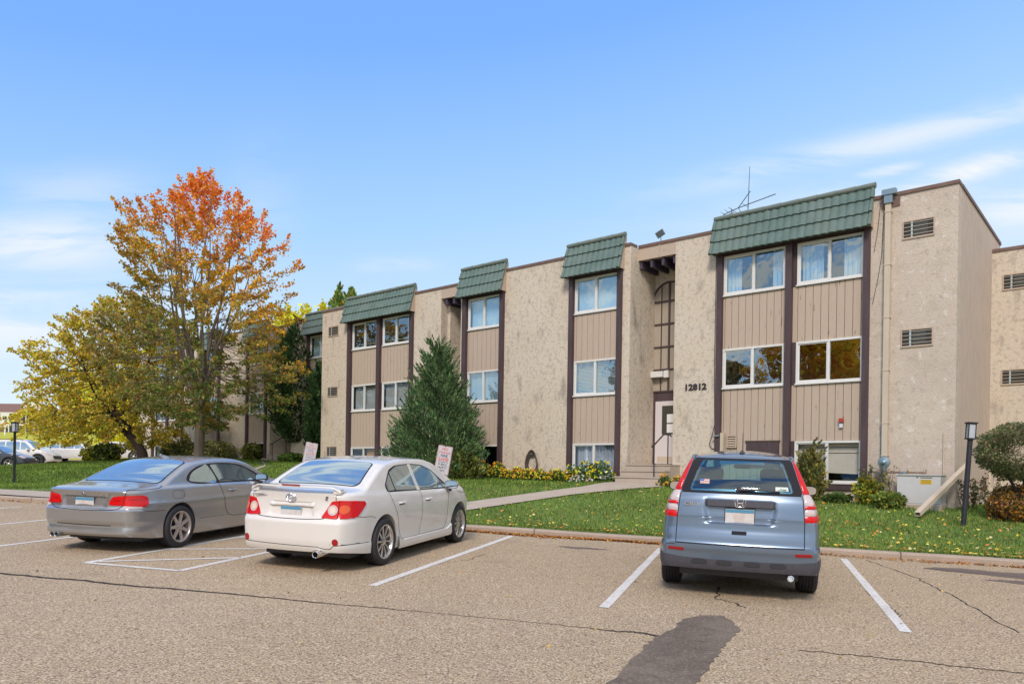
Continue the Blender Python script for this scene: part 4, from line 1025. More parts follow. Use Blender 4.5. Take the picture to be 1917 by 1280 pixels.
car.patch('windscreen', rnd_poly([(-.60, -h + 3.55), (.60, -h + 3.55), (.52, -h + 2.88), (-.52, -h + 2.88)], .06), 'top', C_GLASS, white, off=.004, skirt=.002)
for sg, v in ((1, 'right'), (-1, 'left')):
    lamp = [(.44, .695), (.60, .685), (.76, .69), (.79, .72), (.79, .905), (.66, .915), (.555, .90)]
    t = car.patch('tail_light', rnd_poly([(sg * a, b) for a, b in lamp], .02), 'rear', C_RED, white, off=.011, skirt=.004, step=.02)
    ys0 = car.edge_y(.75, .8)
    side = [(ys0, .69), (ys0 + .08, .705), (ys0 + .17, .77), (ys0 + .27, .86), (ys0 + .25, .895), (ys0 + .10, .905), (ys0, .905)]
    car.patch('tail_light_side', rnd_poly(side, .02), v, C_RED, t, off=.011, skirt=.004, step=.02)
    car.patch('clear_lens', ell(sg * .575, .79, .062, .066), 'rear', C_CLR, t, off=.014, skirt=.002, step=.02)
    car.patch('clear_lens', ell(sg * .575, .79, .036, .04), 'rear', C_LENSW, t, off=.0155, skirt=.002, step=.02)
    car.patch('amber_lens', ell(sg * .70, .80, .045, .055), 'rear', C_AMBR, t, off=.0145, skirt=.002, step=.02)
    g = G(); car.seam(g, [(sg * .648, .69), (sg * .648, .912)], 'rear', .007, off=.0145); g.build('lens_gap', t)
    car.patch('reflector', ell(sg * .64, .40, .036, .042), 'rear', C_REDD, white, off=.008, skirt=.004, step=.02)
    wheel(white, sg * (.852 - .098), spec['yr'], .318, .205, .228, 10, 'multi', C_ALLOY, sg); wheel(white, sg * (.852 - .098), spec['yf'], .318, .205, .228, 10, 'multi', C_ALLOY, sg)
    # headlight wrap
    car.patch('headlight', rnd_poly([(h - .62, .80), (h - .34, .70), (h - .20, .70), (h - .22, .80), (h - .45, .87)], .02), v, C_CLR, white, off=.006, skirt=.003, step=.03)
# spoiler
g = G(); xs_ = np.linspace(-.66, .66, 41); vs = []
for x in xs_:
    t = abs(x) / .66; lift = .052 * (1 - sstep(.82, 1.0, t)); bow = .10 * t ** 2
    yb = -h + .10 + bow
    top = 1.115 + .0 * t
    p1, _ = car.proj(x * .98, -h + .16 + bow, 'top'); zb = p1.z
    z = zb + .004 + lift
    th = .028 * (1 - .6 * t)
    vs += [(x, yb - .035, z + .006), (x, yb - .03, z + .006 + th), (x, yb + .05, z + .012 + th), (x, yb + .14, z - .002 + th * .4), (x, yb + .12, z - .004), (x, yb, z)]
k = 6; fs = [(i * k + j, i * k + (j + 1) % k, (i + 1) * k + (j + 1) % k, (i + 1) * k + j) for i in range(40) for j in range(k)] + [tuple(range(6)), tuple(40 * 6 + j for j in range(6))[::-1]]
g.add(vs, fs, P_CREAM, True)
for x in (-.6, .6, ): g.box(x - .05, x + .05, -h + .17, -h + .25, .99, 1.05, P_CREAM)
sp = g.build('spoiler', white, sharp=40)
g = G(); g.box(-.13, .13, -h + .055, -h + .068, 1.082, 1.096, C_REDD); g.build('brake_light', sp)
# licence recess lip, plate, badges, exhaust
g = G(); vs = []
for i in range(31):
    x = -.335 + .67 * i / 30; p, n = car.proj(x, .845, 'rear'); e_ = 1 - sstep(.29, .335, abs(x)); yy = p.y
    vs += [(x, yy + .004, .825), (x, yy - .004 - .028 * e_, .828), (x, yy - .004 - .030 * e_, .845), (x, yy + .004, .885)]
g.add(vs, [(i * 4 + j, i * 4 + j + 1, i * 4 + 5 + j, i * 4 + 4 + j) for i in range(30) for j in range(3)], P_CREAM, True); g.build('boot_handle', white, sharp=50)
plate(car, white, .745, .30, .145)
g = G(); p, n = car.proj(0, .93, 'rear'); yb = p.y - .012
ring_mark(g, 0, yb, .93, .072, .048, .0065, C_CHROME); ring_mark(g, 0, yb - .001, .93, .028, .045, .005, C_CHROME, 22); ring_mark(g, 0, yb - .002, .946, .055, .022, .005, C_CHROME, 22); g.build('badge', white)
rear_text(car, 'COROLLA', .036, 'badge_text', -.46, .945, M_GREYM, white, 1.25, .01)
rear_text(car, 'S', .062, 'badge_text', .49, .935, C_PLAS, white, 1.3, .012, .25)
g = G(); Mx = Matrix.Translation((.42, -h - .01, .245)) @ Matrix.Rotation(R(90), 4, 'X')
g.lathe([(.045, -.28), (.045, 0), (.040, .012), (.034, .006), (.034, -.2)], C_CHROME, 20, Mx); g.lathe([(.0335, -.1), (.001, -.1)], C_SEAM, 16, Mx); g.build('exhaust', white)
car.patch('exhaust_notch', spline([(.28, .235), (.36, .285), (.46, .285), (.55, .235), (.5, .215), (.34, .215)], 4), 'rear', C_SEAM, white, off=.003, skirt=.002, step=.02)
car.patch('antenna_base', [(.10, -h + 1.46), (.17, -h + 1.46), (.16, -h + 1.53), (.11, -h + 1.53)], 'top', M_GREYM, white, off=.012, skirt=.004)

# ---------------------------------------------------------------- grey coupe
LW = 4.58; h = LW / 2
spec = dict(y0=-h, y1=h, W2=.85, yr=-h + 1.0, yf=-h + 3.81, rw=.315, ra=.345, arch_up=.015,
    top=[(-h, .865), (-h + .06, .885), (-h + .5, .925), (-h + .70, .945), (-h + 1.0, 1.065), (-h + 1.35, 1.20), (-h + 1.58, 1.258), (-h + 2.1, 1.30), (-h + 2.6, 1.29), (-h + 2.95, 1.235), (-h + 3.4, 1.03), (-h + 3.65, .935), (-h + 4.2, .85), (-h + 4.45, .74), (h, .58)],
    bot=[(-h, .24), (-h + .3, .20), (-h + 1, .18), (h - .8, .18), (h, .22)], belt=[(-h, .87), (-h + .6, .885), (0, .88), (1.0, .86), (h, .84)],
    wplan=[(-h, .775), (-h + .5, .832), (-.9, .85), (.8, .848), (1.6, .84), (h, .72)], wsec=[(.18, .95), (.24, .965), (.32, .975), (.55, .985), (.70, 1.0), (.715, .985), (.80, .965), (.90, .945), (1.4, .93)],
    crown=[(-h, .004), (-h + .6, .02), (-h + 1.5, .035), (.4, .035), (1.5, .03), (h, .02)], tumk=[(-h, .9), (-.4, 1), (1.2, 1)], ledge=.03, tumble=.40, rtop=.05, rrear=.26, krear=.42, rfront=.4, kfront=.5,
    rprof=[(.18, .12), (.24, .05), (.28, .015), (.34, .02), (.38, .028), (.46, .0), (.60, .0), (.62, .03), (.70, .055), (.80, .07), (.86, .05), (.9, .05)], rbow=.14, fprof=[(.2, .05), (.5, 0), (.7, .05), (.9, .3), (1.0, .4)], fbow=.22, recess=(.33, .63, .775, .02, .03), recslope=-.25)
car = Car(spec)
grey = place_car('coupe_car', (-5.74, 11.52), 14.5, 'silver grey two door coupe parked at the left end beside the hatched bay', 'car', spec['yr'])
def ex_grey(e):
    s = car
    s.seam(e, spline([(-.64, .885), (-.62, .80), (-.605, .70), (-.56, .64), (-.45, .612), (0, .60), (.45, .612), (.56, .64), (.605, .70), (.62, .80), (.64, .885)], 5, False), 'rear', .008)
    s.seam(e, [(-.45, .395), (.45, .395)], 'rear', .012)
    for v in ('right', 'left'):
        s.seam(e, spline([(-h + .27, .63), (-h + .34, .60), (-h + .5, .585), (-h + .69, .585)], 6, False), v, .006)
        s.seam(e, spline([(-h + .18, .885), (-h + .6, .90), (-h + .72, .935)], 6, False), 'right' if v == 'right' else 'left', .005)
    s.seam(e, spline([(-h + .86, .82), (-h + .87, .755), (-h + .91, .735), (-h + 1.05, .735), (-h + 1.09, .755), (-h + 1.10, .82), (-h + 1.06, .85), (-h + .90, .85)], 4), 'right', .005)
    e.box(-.62, .62, -h + .45, h - .35, .14, .21, C_PLAS); e.box(-.78, .78, -h + 1.45, h - 1.35, .16, .21, C_PLAS)  # second slab widens the underbody so less light passes beneath
car.body(grey, P_SILVER, ex_grey)
dlo = spline([(-h + 1.30, .965), (-h + 1.28, 1.02), (-h + 1.42, 1.12), (-h + 1.70, 1.205), (-h + 2.1, 1.235), (-h + 2.55, 1.22), (-h + 2.9, 1.15), (-h + 3.35, .935), (-h + 3.3, .91), (-h + 2.6, .915), (-h + 1.9, .92), (-h + 1.5, .925)], 5)
for v in ('right', 'left'):
    sg = 1 if v == 'right' else -1
    car.patch('window_surround', dlo, v, C_SEAM, grey, off=.003, skirt=.002)
    car.patch('side_window', spline([(-h + 1.345, .97), (-h + 1.34, 1.01), (-h + 1.46, 1.105), (-h + 1.72, 1.185), (-h + 1.86, 1.20), (-h + 1.96, .945), (-h + 1.6, .945)], 5), v, C_GLASS, grey, off=.006, skirt=.002)
    car.patch('side_window', rnd_poly([(-h + 2.04, .94), (-h + 1.93, 1.208), (-h + 2.15, 1.215), (-h + 2.55, 1.20), (-h + 2.86, 1.135), (-h + 3.26, .93)], .03), v, C_GLASS, grey, off=.006, skirt=.002)
    e = G()
    car.seam(e, spline([(-h + 1.98, .92), (-h + 2.03, .75), (-h + 2.08, .55), (-h + 2.16, .42), (-h + 2.3, .375)], 6, False), v, .008); car.seam(e, [(-h + 2.3, .375), (-h + 3.1, .375)], v, .007)
    car.seam(e, spline([(-h + 3.34, .93), (-h + 3.27, .75), (-h + 3.25, .5), (-h + 3.1, .375)], 6, False), v, .008); car.seam(e, [(-h + 1.45, .40), (-h + 2.2, .40)], v, .004)
    dd = e.build('door', grey)
    p, n = car.proj(-h + 2.2, .80, v); g = G(); g.tube([p + Vector((sg * .003, -.02, 0)), p + Vector((sg * .034, .02, .002)), p + Vector((sg * .034, .15, .006)), p + Vector((sg * .004, .20, .006))], .014, P_SILVER, 8); g.build('handle', dd)
    car.patch('handle_cup', ell(-h + 2.29, .795, .05, .025), v, C_SEAM, dd, off=.003, skirt=.001, step=.02)
    p, n = car.proj(-h + 3.12, .95, v); mirror(grey, p.x + sg * .14, -h + 3.02, .975, sg, C_PLAS)
    wheel(grey, sg * (.85 - .10), spec['yr'], .315, .21, .228, 7, 'star', C_ALLOYW, sg); wheel(grey, sg * (.85 - .10), spec['yf'], .315, .21, .228, 7, 'star', C_ALLOYW, sg)
    lamp = [(.40, .675), (.41, .74), (.455, .795), (.60, .81), (.77, .815), (.78, .66), (.60, .672)]
    t = car.patch('tail_light', rnd_poly([(sg * a, b) for a, b in lamp], .03), 'rear', C_RED, grey, off=.009, skirt=.004, step=.02)
    ys0 = car.edge_y(.745, .75)
    car.patch('tail_light_side', rnd_poly([(ys0, .645), (ys0 + .05, .655), (ys0 + .11, .70), (ys0 + .12, .78), (ys0 + .07, .812), (ys0, .812)], .025), v, C_RED, t, off=.009, skirt=.004, step=.02)
    car.patch('clear_lens', rnd_poly([(sg * .61, .635), (sg * .61, .668), (sg * .78, .668), (sg * .78, .635)], .01), 'rear', C_CLR, t, off=.008, skirt=.004, step=.02)
    g = G(); car.seam(g, [(sg * .60, .66), (sg * .615, .82)], 'rear', .007, off=.0125); car.seam(g, [(sg * .47, .74), (sg * .56, .74)], 'rear', .012, C_REDD, off=.0125); car.seam(g, [(sg * .66, .76), (sg * .78, .76)], 'rear', .012, C_REDD, off=.0125); g.build('lens_gap', t)
    car.patch('headlight', rnd_poly([(h - .60, .72), (h - .34, .64), (h - .22, .66), (h - .24, .74), (h - .45, .79)], .02), v, C_CLR, grey, off=.006, skirt=.003, step=.03)
rw = rnd_poly([(-.60, -h + .73), (.60, -h + .73), (.635, -h + .80), (.52, -h + 1.46), (.46, -h + 1.52), (-.46, -h + 1.52), (-.52, -h + 1.46), (-.635, -h + .80)], .06)
car.patch('window_surround', [(x * 1.03, y + (.012 if y > -h + 1 else -.012)) for x, y in rw], 'top', C_SEAM, grey, off=.003, skirt=.002)
car.patch('rear_window', rw, 'top', C_GLASS, grey, off=.006, skirt=.002)
car.patch('windscreen', rnd_poly([(-.60, -h + 3.5), (.60, -h + 3.5), (.5, -h + 2.86), (-.5, -h + 2.86)], .06), 'top', C_GLASS, grey, off=.004, skirt=.002)
plate(car, grey, .70, .31, .14, off=.004, frame=True)
g = G(); car.seam(g, [(-.335, .785), (.335, .785)], 'rear', .016, C_SEAM, off=.003); g.build('boot_handle', grey)
g = G(); p, n = car.proj(0, .83, 'rear'); Mx = Matrix.Translation((0, p.y + .004, .83)) @ Matrix.Rotation(R(90), 4, 'X'); g.lathe([(.036, -.004), (.036, .006), (.030, .009)], C_CHROME, 24, Mx)
BLUEB = mat('badge_blue', (.05, .16, .45), .3)
g.lathe([(.030, .009), (.016, .0095)], C_SEAM, 24, Mx)
for q in range(4):
    a0 = math.pi / 2 * q; g.add([Mx @ Vector((0, 0, .0105))] + [Mx @ Vector((.0165 * math.cos(a0 + math.pi / 2 * k / 6), .0165 * math.sin(a0 + math.pi / 2 * k / 6), .0105)) for k in range(7)], [(0, k, k + 1) for k in range(1, 7)], M_WHITE if q % 2 else BLUEB)
g.build('badge', grey)
rear_text(car, '328i', .062, 'badge_text', .33, .815, C_CHROME, grey, 1.35, .008)
g = G()
for xx in (-.50, -.425):
    Mx = Matrix.Translation((xx, -h + .02, .235)) @ Matrix.Rotation(R(90), 4, 'X'); g.lathe([(.036, -.3), (.036, 0), (.033, .008), (.028, .004), (.028, -.1), (.001, -.1)], C_CHROME if xx == 0 else M_GREYM, 20, Mx)
g.build('exhaust', grey)
g = G(); p, n = car.proj(0, -h + 1.62, 'top'); z = p.z - .003
g.add([(-.045, -h + 1.60, z - .008), (.045, -h + 1.60, z - .008), (-.05, -h + 1.78, z), (.05, -h + 1.78, z), (0, -h + 1.58, z + .05), (-.01, -h + 1.66, z + .05), (.01, -h + 1.66, z + .05)], [(0, 4, 5, 2), (1, 3, 6, 4), (4, 6, 5), (5, 6, 3, 2), (0, 1, 4)], P_SILVER); g.build('roof_antenna', grey)
# ---------------------------------------------------------------- blue sport utility car
LW = 4.56; h = LW / 2
spec = dict(y0=-h, y1=h, W2=.885, yr=-h + .98, yf=-h + 3.60, rw=.345, ra=.40, arch_up=.03,
    top=[(-h, .92), (-h + .02, 1.02), (-h + .05, 1.12), (-h + .115, 1.20), (-h + .26, 1.40), (-h + .38, 1.545), (-h + .45, 1.585), (-h + .60, 1.605), (-h + 1.3, 1.63), (-h + 2.3, 1.63), (-h + 2.8, 1.58), (-h + 3.35, 1.25), (-h + 3.65, 1.09), (-h + 4.1, 1.0), (-h + 4.4, .86), (h, .65)],
    bot=[(-h, .33), (-h + .3, .30), (-h + 1, .27), (h - .8, .27), (h, .3)], belt=[(-h, 1.10), (-h + .5, 1.08), (0, 1.02), (1.2, .98), (h, .96)],
    wplan=[(-h, .86), (-h + .4, .88), (-.8, .885), (.8, .885), (1.6, .875), (h, .76)], wsec=[(.28, .97), (.34, .985), (.42, 1.0), (.58, 1.0), (.62, .985), (.75, .985), (.90, .97), (1.05, .93), (1.18, .895), (1.3, .88), (1.7, .86)],
    crown=[(-h, .006), (-h + .1, .012), (-h + .5, .035), (-h + 1.5, .045), (.4, .045), (1.5, .03), (h, .02)], tumk=[(-h, 1.0), (-.4, 1), (1.2, 1)], ledge=.0, tumble=.40, rtop=.07, rrear=.20, krear=.35, rfront=.4, kfront=.5,
    rprof=[(.28, .10), (.34, .05), (.40, .03), (.52, .015), (.56, .0), (.61, .0), (.625, .035), (.70, .05), (.74, .06), (.80, .075), (.98, .085), (1.1, .08), (1.3, .04)], rbow=.085, fprof=[(.2, .05), (.5, 0), (.7, .05), (.9, .3), (1.0, .4)], fbow=.22, recess=(.33, .86, 1.07, .03, .03), recslope=-.25)
car = Car(spec)
blue = place_car('sport_utility_car', (2.80, 9.36), 17.0, 'blue compact sport utility car with tall tail lights parked alone at right', 'car', spec['yr'])
gz = rnd_poly([(-.55, 1.205), (.55, 1.205), (.56, 1.235), (.45, 1.535), (.42, 1.555), (-.42, 1.555), (-.45, 1.535), (-.56, 1.235)], .06)
wsp = [(-.60, -h + 3.5), (.60, -h + 3.5), (.52, -h + 2.78), (-.52, -h + 2.78)]
def ex_blue(e):
    s = car
    s.seam(e, [(-.66, 1.18), (-.685, .90), (-.69, .615), (.69, .615), (.685, .90), (.66, 1.18)], 'rear', .009)
    s.seam(e, [(-.65, 1.185), (.65, 1.185)], 'rear', .008)
    s.seam(e, [(-.84, .60), (-.69, .595)], 'rear', .006)
    for v in ('right', 'left'):
        s.seam(e, [(-h + .12, .62), (-h + .55, .60)], v, .006)
    e.box(-.66, .66, -h + .4, h - .35, .21, .32, C_PLAS); e.box(-.8, .8, -h + 1.45, h - 1.45, .24, .32, C_PLAS); e.tube([(-.5, -h + .5, .27), (.5, -h + .5, .27)], .06, C_PLAS, 10)  # wider slab added between the wheels to darken the ground shadow
bb = car.body(blue, P_BLUE, ex_blue, holes=[([(x * .95, 1.38 + (z - 1.38) * .90) for x, z in gz], 'rear', 1.15), ([(x * .93, (-h + 3.14) + (y + h - 3.14) * .88) for x, y in wsp], 'top', 1.0)])
# black glass surround as a ring, then the clear pane
def ringpatch(name, outer, inner, view, m, parent, off):
    n = len(outer); g = G(); vs = []
    for a, b in zip(outer, inner):
        for k in range(4):
            t = k / 3; q = (a[0] + (b[0] - a[0]) * t, a[1] + (b[1] - a[1]) * t); p, nn = car.proj(q[0], q[1], view); vs.append(p + nn * off)
    g.add(vs, [(4 * i + k, 4 * ((i + 1) % n) + k, 4 * ((i + 1) % n) + k + 1, 4 * i + k + 1) for i in range(n) for k in range(3)], m, True); return g.build(name, parent)
def resample(P, n):
    L_ = [0]; 
    for i in range(len(P)): L_.append(L_[-1] + math.dist(P[i], P[(i + 1) % len(P)]))
    out = []
    for k in range(n):
        t = L_[-1] * k / n; i = max(j for j in range(len(P)) if L_[j] <= t); u = (t - L_[i]) / max(1e-9, L_[i + 1] - L_[i]); a, b = P[i], P[(i + 1) % len(P)]; out.append((a[0] + (b[0] - a[0]) * u, a[1] + (b[1] - a[1]) * u))
    return out
outer = rnd_poly([(-.655, 1.19), (.655, 1.19), (.655, 1.215), (.535, 1.578), (-.535, 1.578), (-.655, 1.215)], .02)
O = resample(outer, 90); I_ = []
for q in O:   # inner ring = outer pulled to the pane outline along rays from the centre
    c = Vector((0, 1.38)); d = (Vector(q) - c); best = None
    for i in range(len(gz)):
        a, b = Vector(gz[i - 1]), Vector(gz[i]); e_ = b - a; den = d.x * e_.y - d.y * e_.x
        if abs(den) < 1e-9: continue
        t_ = ((a.x - c.x) * e_.y - (a.y - c.y) * e_.x) / den; u = ((a.x - c.x) * d.y - (a.y - c.y) * d.x) / den
        if t_ > 0 and -1e-6 <= u <= 1 + 1e-6: best = t_ if best is None else max(best, t_)
    I_.append(tuple(c + d * min(best * .985, .97)))
ringpatch('window_surround', O, I_, 'rear', C_SEAM, blue, .004)
car.patch('rear_window', gz, 'rear', C_TGLASS, blue, off=.006, skirt=.0, step=.06)
car.patch('windscreen', wsp, 'top', C_TGLASS, blue, off=.004, skirt=.0, step=.08)
for v in ('right', 'left'):
    sg = 1 if v == 'right' else -1
    dlo = rnd_poly([(-h + .52, 1.12), (-h + .66, 1.46), (-h + 1.2, 1.53), (-h + 2.2, 1.53), (-h + 2.7, 1.46), (-h + 3.3, 1.07), (-h + 2.2, 1.06)], .05)
    car.patch('side_window', dlo, v, C_GLASS, blue, off=.005, skirt=.002)
    e = G(); car.seam(e, [(-h + 1.3, 1.1), (-h + 1.45, .7), (-h + 1.5, .35)], v, .008); car.seam(e, [(-h + 2.25, 1.05), (-h + 2.28, .35)], v, .008); car.seam(e, [(-h + 3.3, 1.0), (-h + 3.2, .6), (-h + 3.15, .35), (-h + 1.5, .35)], v, .008); dd = e.build('door', blue)
    p, n = car.proj(-h + 3.05, 1.08, v); mirror(blue, p.x + sg * .15, -h + 2.98, 1.12, sg, P_BLUE)
    wheel(blue, sg * (.91 - .122), spec['yr'], .345, .225, .225, 5, 'five', C_ALLOY, sg); wheel(blue, sg * (.91 - .122), spec['yf'], .345, .225, .225, 5, 'five', C_ALLOY, sg)
    def lens(name, z0, z1, inner, m, par, off=.010):
        g = G(); vs = []; nr = max(3, int((z1 - z0) / .02)); nc = 9
        for i in range(nr + 1):
            z = z0 + (z1 - z0) * i / nr; xi = inner(z); lo, hi = xi, 1.0
            for _ in range(16):
                md = (lo + hi) / 2
                if car.proj(sg * md, z, 'rear')[0] is None: hi = md
                else: lo = md
            xo = lo - .0008
            for k in range(nc + 1):
                u_ = k / nc; x = xi + (xo - xi) * (1 - (1 - u_) ** 1.7); p, nn = car.proj(sg * x, z, 'rear'); vs.append(p + nn * (off if 0 < k and 0 < i < nr else 0))
        g.add(vs, [(i * (nc + 1) + k, i * (nc + 1) + k + 1, (i + 1) * (nc + 1) + k + 1, (i + 1) * (nc + 1) + k) for i in range(nr) for k in range(nc)], m, True); return g.build(name, par, sharp=60)
    inn = lambda z: float(np.interp(z, [.90, 1.08, 1.205, 1.58], [.688, .680, .662, .545]))
    t = lens('tail_light', 1.205, 1.575, inn, C_RED, blue)
    lens('clear_lens', 1.085, 1.204, inn, C_CLR, t); lens('red_band', 1.046, 1.084, inn, C_RED, t); lens('clear_lens', .975, 1.045, inn, C_CLR, t); lens('red_band', .90, .974, inn, C_RED, t)
    ys0 = car.edge_y(.84, 1.0)
    sl = car.patch('tail_light_side', rnd_poly([(ys0 - .0, .90), (ys0 + .10, .91), (ys0 + .13, 1.08), (ys0 + .17, 1.22), (ys0 + .10, 1.22), (ys0, 1.06)], .01), v, C_RED, t, off=.009, skirt=.004, step=.02)
    car.patch('reflector', rnd_poly([(sg * .60, .528), (sg * .59, .562), (sg * .765, .566), (sg * .775, .536)], .006), 'rear', C_REDD, blue, off=.006, skirt=.003, step=.02)
    # roof rail
    g = G(); P_ = []
    for yy in np.linspace(-h + .52, -h + 2.6, 14):
        p, n = car.proj(sg * .56, yy, 'top'); P_.append(p + Vector((0, 0, .03)))
    P_[0].z -= .03; P_[-1].z -= .03; g.tube(P_, .018, M_GREYM, 8); g.build('roof_rail', blue)
    g = G()
    for xx in (-.42, -.15, .15, .42):
        if xx * sg > 0: car.patch('skid_pad', spline([(xx - .075, .40), (xx - .065, .445), (xx + .065, .445), (xx + .075, .40)], 4), 'rear', C_PLAS, blue, off=.016, skirt=.01, step=.02)
    # dark lower cladding along the side
    vs = []; n_ = 30; yl = np.linspace(-h + 1.42, -h + 3.18, n_)
    for yy in yl:
        for z in (.28, .36, .42):
            p, nn = car.proj(yy, z, v); vs.append(p + nn * (.008 if z < .42 else .002))
    g.add(vs, [(i * 3 + j, i * 3 + j + 1, i * 3 + j + 4, i * 3 + j + 3) for i in range(n_ - 1) for j in range(2)], C_PLAS, True); g.build('cladding', blue)
# dark lower bumper
GREYPL = mat('bumper_plastic', (.06, .06, .075), .6, noise=[(30, .4, (.10, .10, .11), 3, .5, .7, one)])
car.patch('lower_bumper', [(-.86, .335), (-.86, .48), (-.6, .455), (-.3, .45), (.3, .45), (.6, .455), (.86, .48), (.86, .335)], 'rear', GREYPL, blue, off=.010, skirt=.012, step=.03)
g = G(); vs = []
for sgn, v in ((1, 'right'), (-1, 'left')):
    ys0 = car.edge_y(.84, .45)
    car.patch('lower_bumper', [(ys0 - .01, .335), (-h + .57, .34), (-h + .57, .50), (ys0 - .01, .485)], v, GREYPL, blue, off=.010, skirt=.012, step=.03)
g = G(); p0, _ = car.proj(0, 1.13, 'rear'); vs = []
for i in range(25):
    x = -.39 + .78 * i / 24; p, n = car.proj(x, 1.11, 'rear'); q, n = car.proj(x, 1.03, 'rear'); e_ = min(1, (.39 - abs(x)) / .03)
    vs += [(x, p.y + .003, 1.118), (x * .985, p.y - .028 * e_, 1.105), (x * .975, p.y - .034 * e_, 1.045), (x * .97, p.y + .01, 1.033)]
g.add(vs, [(i * 4 + j, i * 4 + j + 1, i * 4 + 5 + j, i * 4 + 4 + j) for i in range(24) for j in range(3)], GREYPL, True); g.build('garnish', blue, sharp=40)
g = G(); y = p0.y - .04
Hm = [(-.035, -.034, -.022, .034), (.035, -.034, .022, .034)]
pts_ = [(-.055, .045), (-.058, .02), (-.050, -.03), (-.040, -.043), (.040, -.043), (.050, -.03), (.058, .02), (.055, .045), (.046, .052), (-.046, .052)]
g.tube([(a, y, 1.085 + b) for a, b in pts_ + pts_[:1]], .0045, C_CHROME, 6)
g.tube([(-.033, y, 1.127), (-.026, y, 1.085), (-.030, y, 1.05)], .008, C_CHROME, 6); g.tube([(.033, y, 1.127), (.026, y, 1.085), (.030, y, 1.05)], .008, C_CHROME, 6); g.tube([(-.027, y, 1.085), (.027, y, 1.085)], .008, C_CHROME, 6); g.build('badge', blue)
plate(car, blue, .94, .31, .155, off=.006, frame=True)
rear_text(car, 'CR-V', .062, 'badge_text', -.52, 1.055, C_CHROME, blue, 1.35, .008)
car.patch('tailgate_handle', rnd_poly([(-.08, .735), (.08, .735), (.08, .775), (-.08, .775)], .01), 'rear', C_SEAM, blue, off=.004, skirt=.002, step=.02)
STK = mat('sticker_white', (.62, .68, .62), .6); STG = mat('sticker_green', (.08, .22, .18), .6); STR = mat('sticker_red', (.5, .08, .1), .6); STB = mat('sticker_blue', (.08, .14, .4), .6)
rear_text(car, 'SENSING', .026, 'badge_text', -.50, 1.105, C_CHROME, blue, 1.2, .008) if False else None
s1 = car.patch('sticker', [(.37, 1.232), (.51, 1.232), (.50, 1.275), (.37, 1.275)], 'rear', STK, blue, off=.009, skirt=.001, step=.03)
p, n = car.proj(.44, 1.253, 'rear'); lean = math.atan2(.13, .20)
text_mesh('Uber', .038, 'sticker_text', STG, s1, Matrix.Translation((.44, p.y - .013, 1.252)) @ Matrix.Rotation(R(90) - lean, 4, 'X') @ Matrix.Scale(1.3, 4, (1, 0, 0)), .0005)
s2 = car.patch('sticker', [(-.45, 1.285), (-.345, 1.285), (-.345, 1.335), (-.45, 1.335)], 'rear', STK, blue, off=.009, skirt=.001, step=.02)
for k in range(3): car.patch('sticker_stripe', [(-.45, 1.289 + k * .017), (-.345, 1.289 + k * .017), (-.345, 1.297 + k * .017), (-.45, 1.297 + k * .017)], 'rear', STR, s2, off=.010, skirt=.0005, step=.04)
car.patch('sticker_field', [(-.45, 1.31), (-.405, 1.31), (-.405, 1.335), (-.45, 1.335)], 'rear', STB, s2, off=.0108, skirt=.0005, step=.04)
# wiper, washer, aerial, exhaust
g = G(); p, n = car.proj(-.02, 1.235, 'rear'); q, _ = car.proj(.42, 1.225, 'rear'); r_, _ = car.proj(-.05, 1.23, 'rear')
g.tube([p + Vector((0, -.03, 0)), (p + q) / 2 + Vector((0, -.05, .01)), q + Vector((0, -.02, 0))], [.018, .012, .008], C_PLAS, 8); g.tube([p + Vector((-.0, -.03, 0)), p + Vector((0, .01, 0))], .03, C_PLAS, 12); g.build('rear_wiper', blue)
g = G(); p, n = car.proj(.0, -h + .58, 'top'); g.lathe([(.035, 0), (.022, .02), (.008, .035), (.004, .05), (.003, .24), (.001, .245)], C_PLAS, 12, Matrix.Translation(p)); g.build('aerial', blue)
g = G(); Mx = Matrix.Translation((.56, -h + .07, .285)) @ Matrix.Rotation(R(90), 4, 'X'); g.lathe([(.036, -.4), (.036, 0), (.030, .004), (.030, -.15), (.001, -.15)], C_CHROME, 20, Mx); g.build('exhaust', blue)
# cabin: seats with headrests
g = G()
def cushion(g, cx, cy, cz, sx_, sy_, sz_, m, tilt=0):
    b = bmesh.new(); bmesh.ops.create_icosphere(b, subdivisions=3, radius=1)
    for v in b.verts:
        for k in range(3): v.co[k] = math.copysign(abs(v.co[k]) ** .55, v.co[k])
        v.co = Vector((v.co.x * sx_, v.co.y * sy_, v.co.z * sz_)); v.co.y += v.co.z * tilt; v.co += Vector((cx, cy, cz))
    b.verts.index_update(); g.add([v.co[:] for v in b.verts], [tuple(v.index for v in f.verts) for f in b.faces], m, True); b.free()
for xx in (-.38, .38):
    cushion(g, xx, -h + 2.35, .98, .24, .06, .30, C_SEAT, -.1); cushion(g, xx, -h + 2.30, 1.345, .14, .05, .09, C_SEAT)
cushion(g, 0, -h + 1.35, .95, .62, .06, .24, C_SEAT, -.1)
for xx in (-.40, 0, .40): cushion(g, xx, -h + 1.31, 1.26 if xx else 1.20, .15 if xx else .13, .045, .085, C_SEAT)
g.build('seat', blue)
g = G(); g.box(-.7, .7, -h + .45, -h + 3.3, .90, .93, C_SEAT); g.box(-.66, .66, -h + 3.1, -h + 3.4, .93, 1.02, C_SEAT); g.build('cabin_floor', blue)
g = G(); cushion(g, .0, -h + 2.95, 1.44, .12, .02, .035, C_PLAS); g.build('inner_mirror', blue)
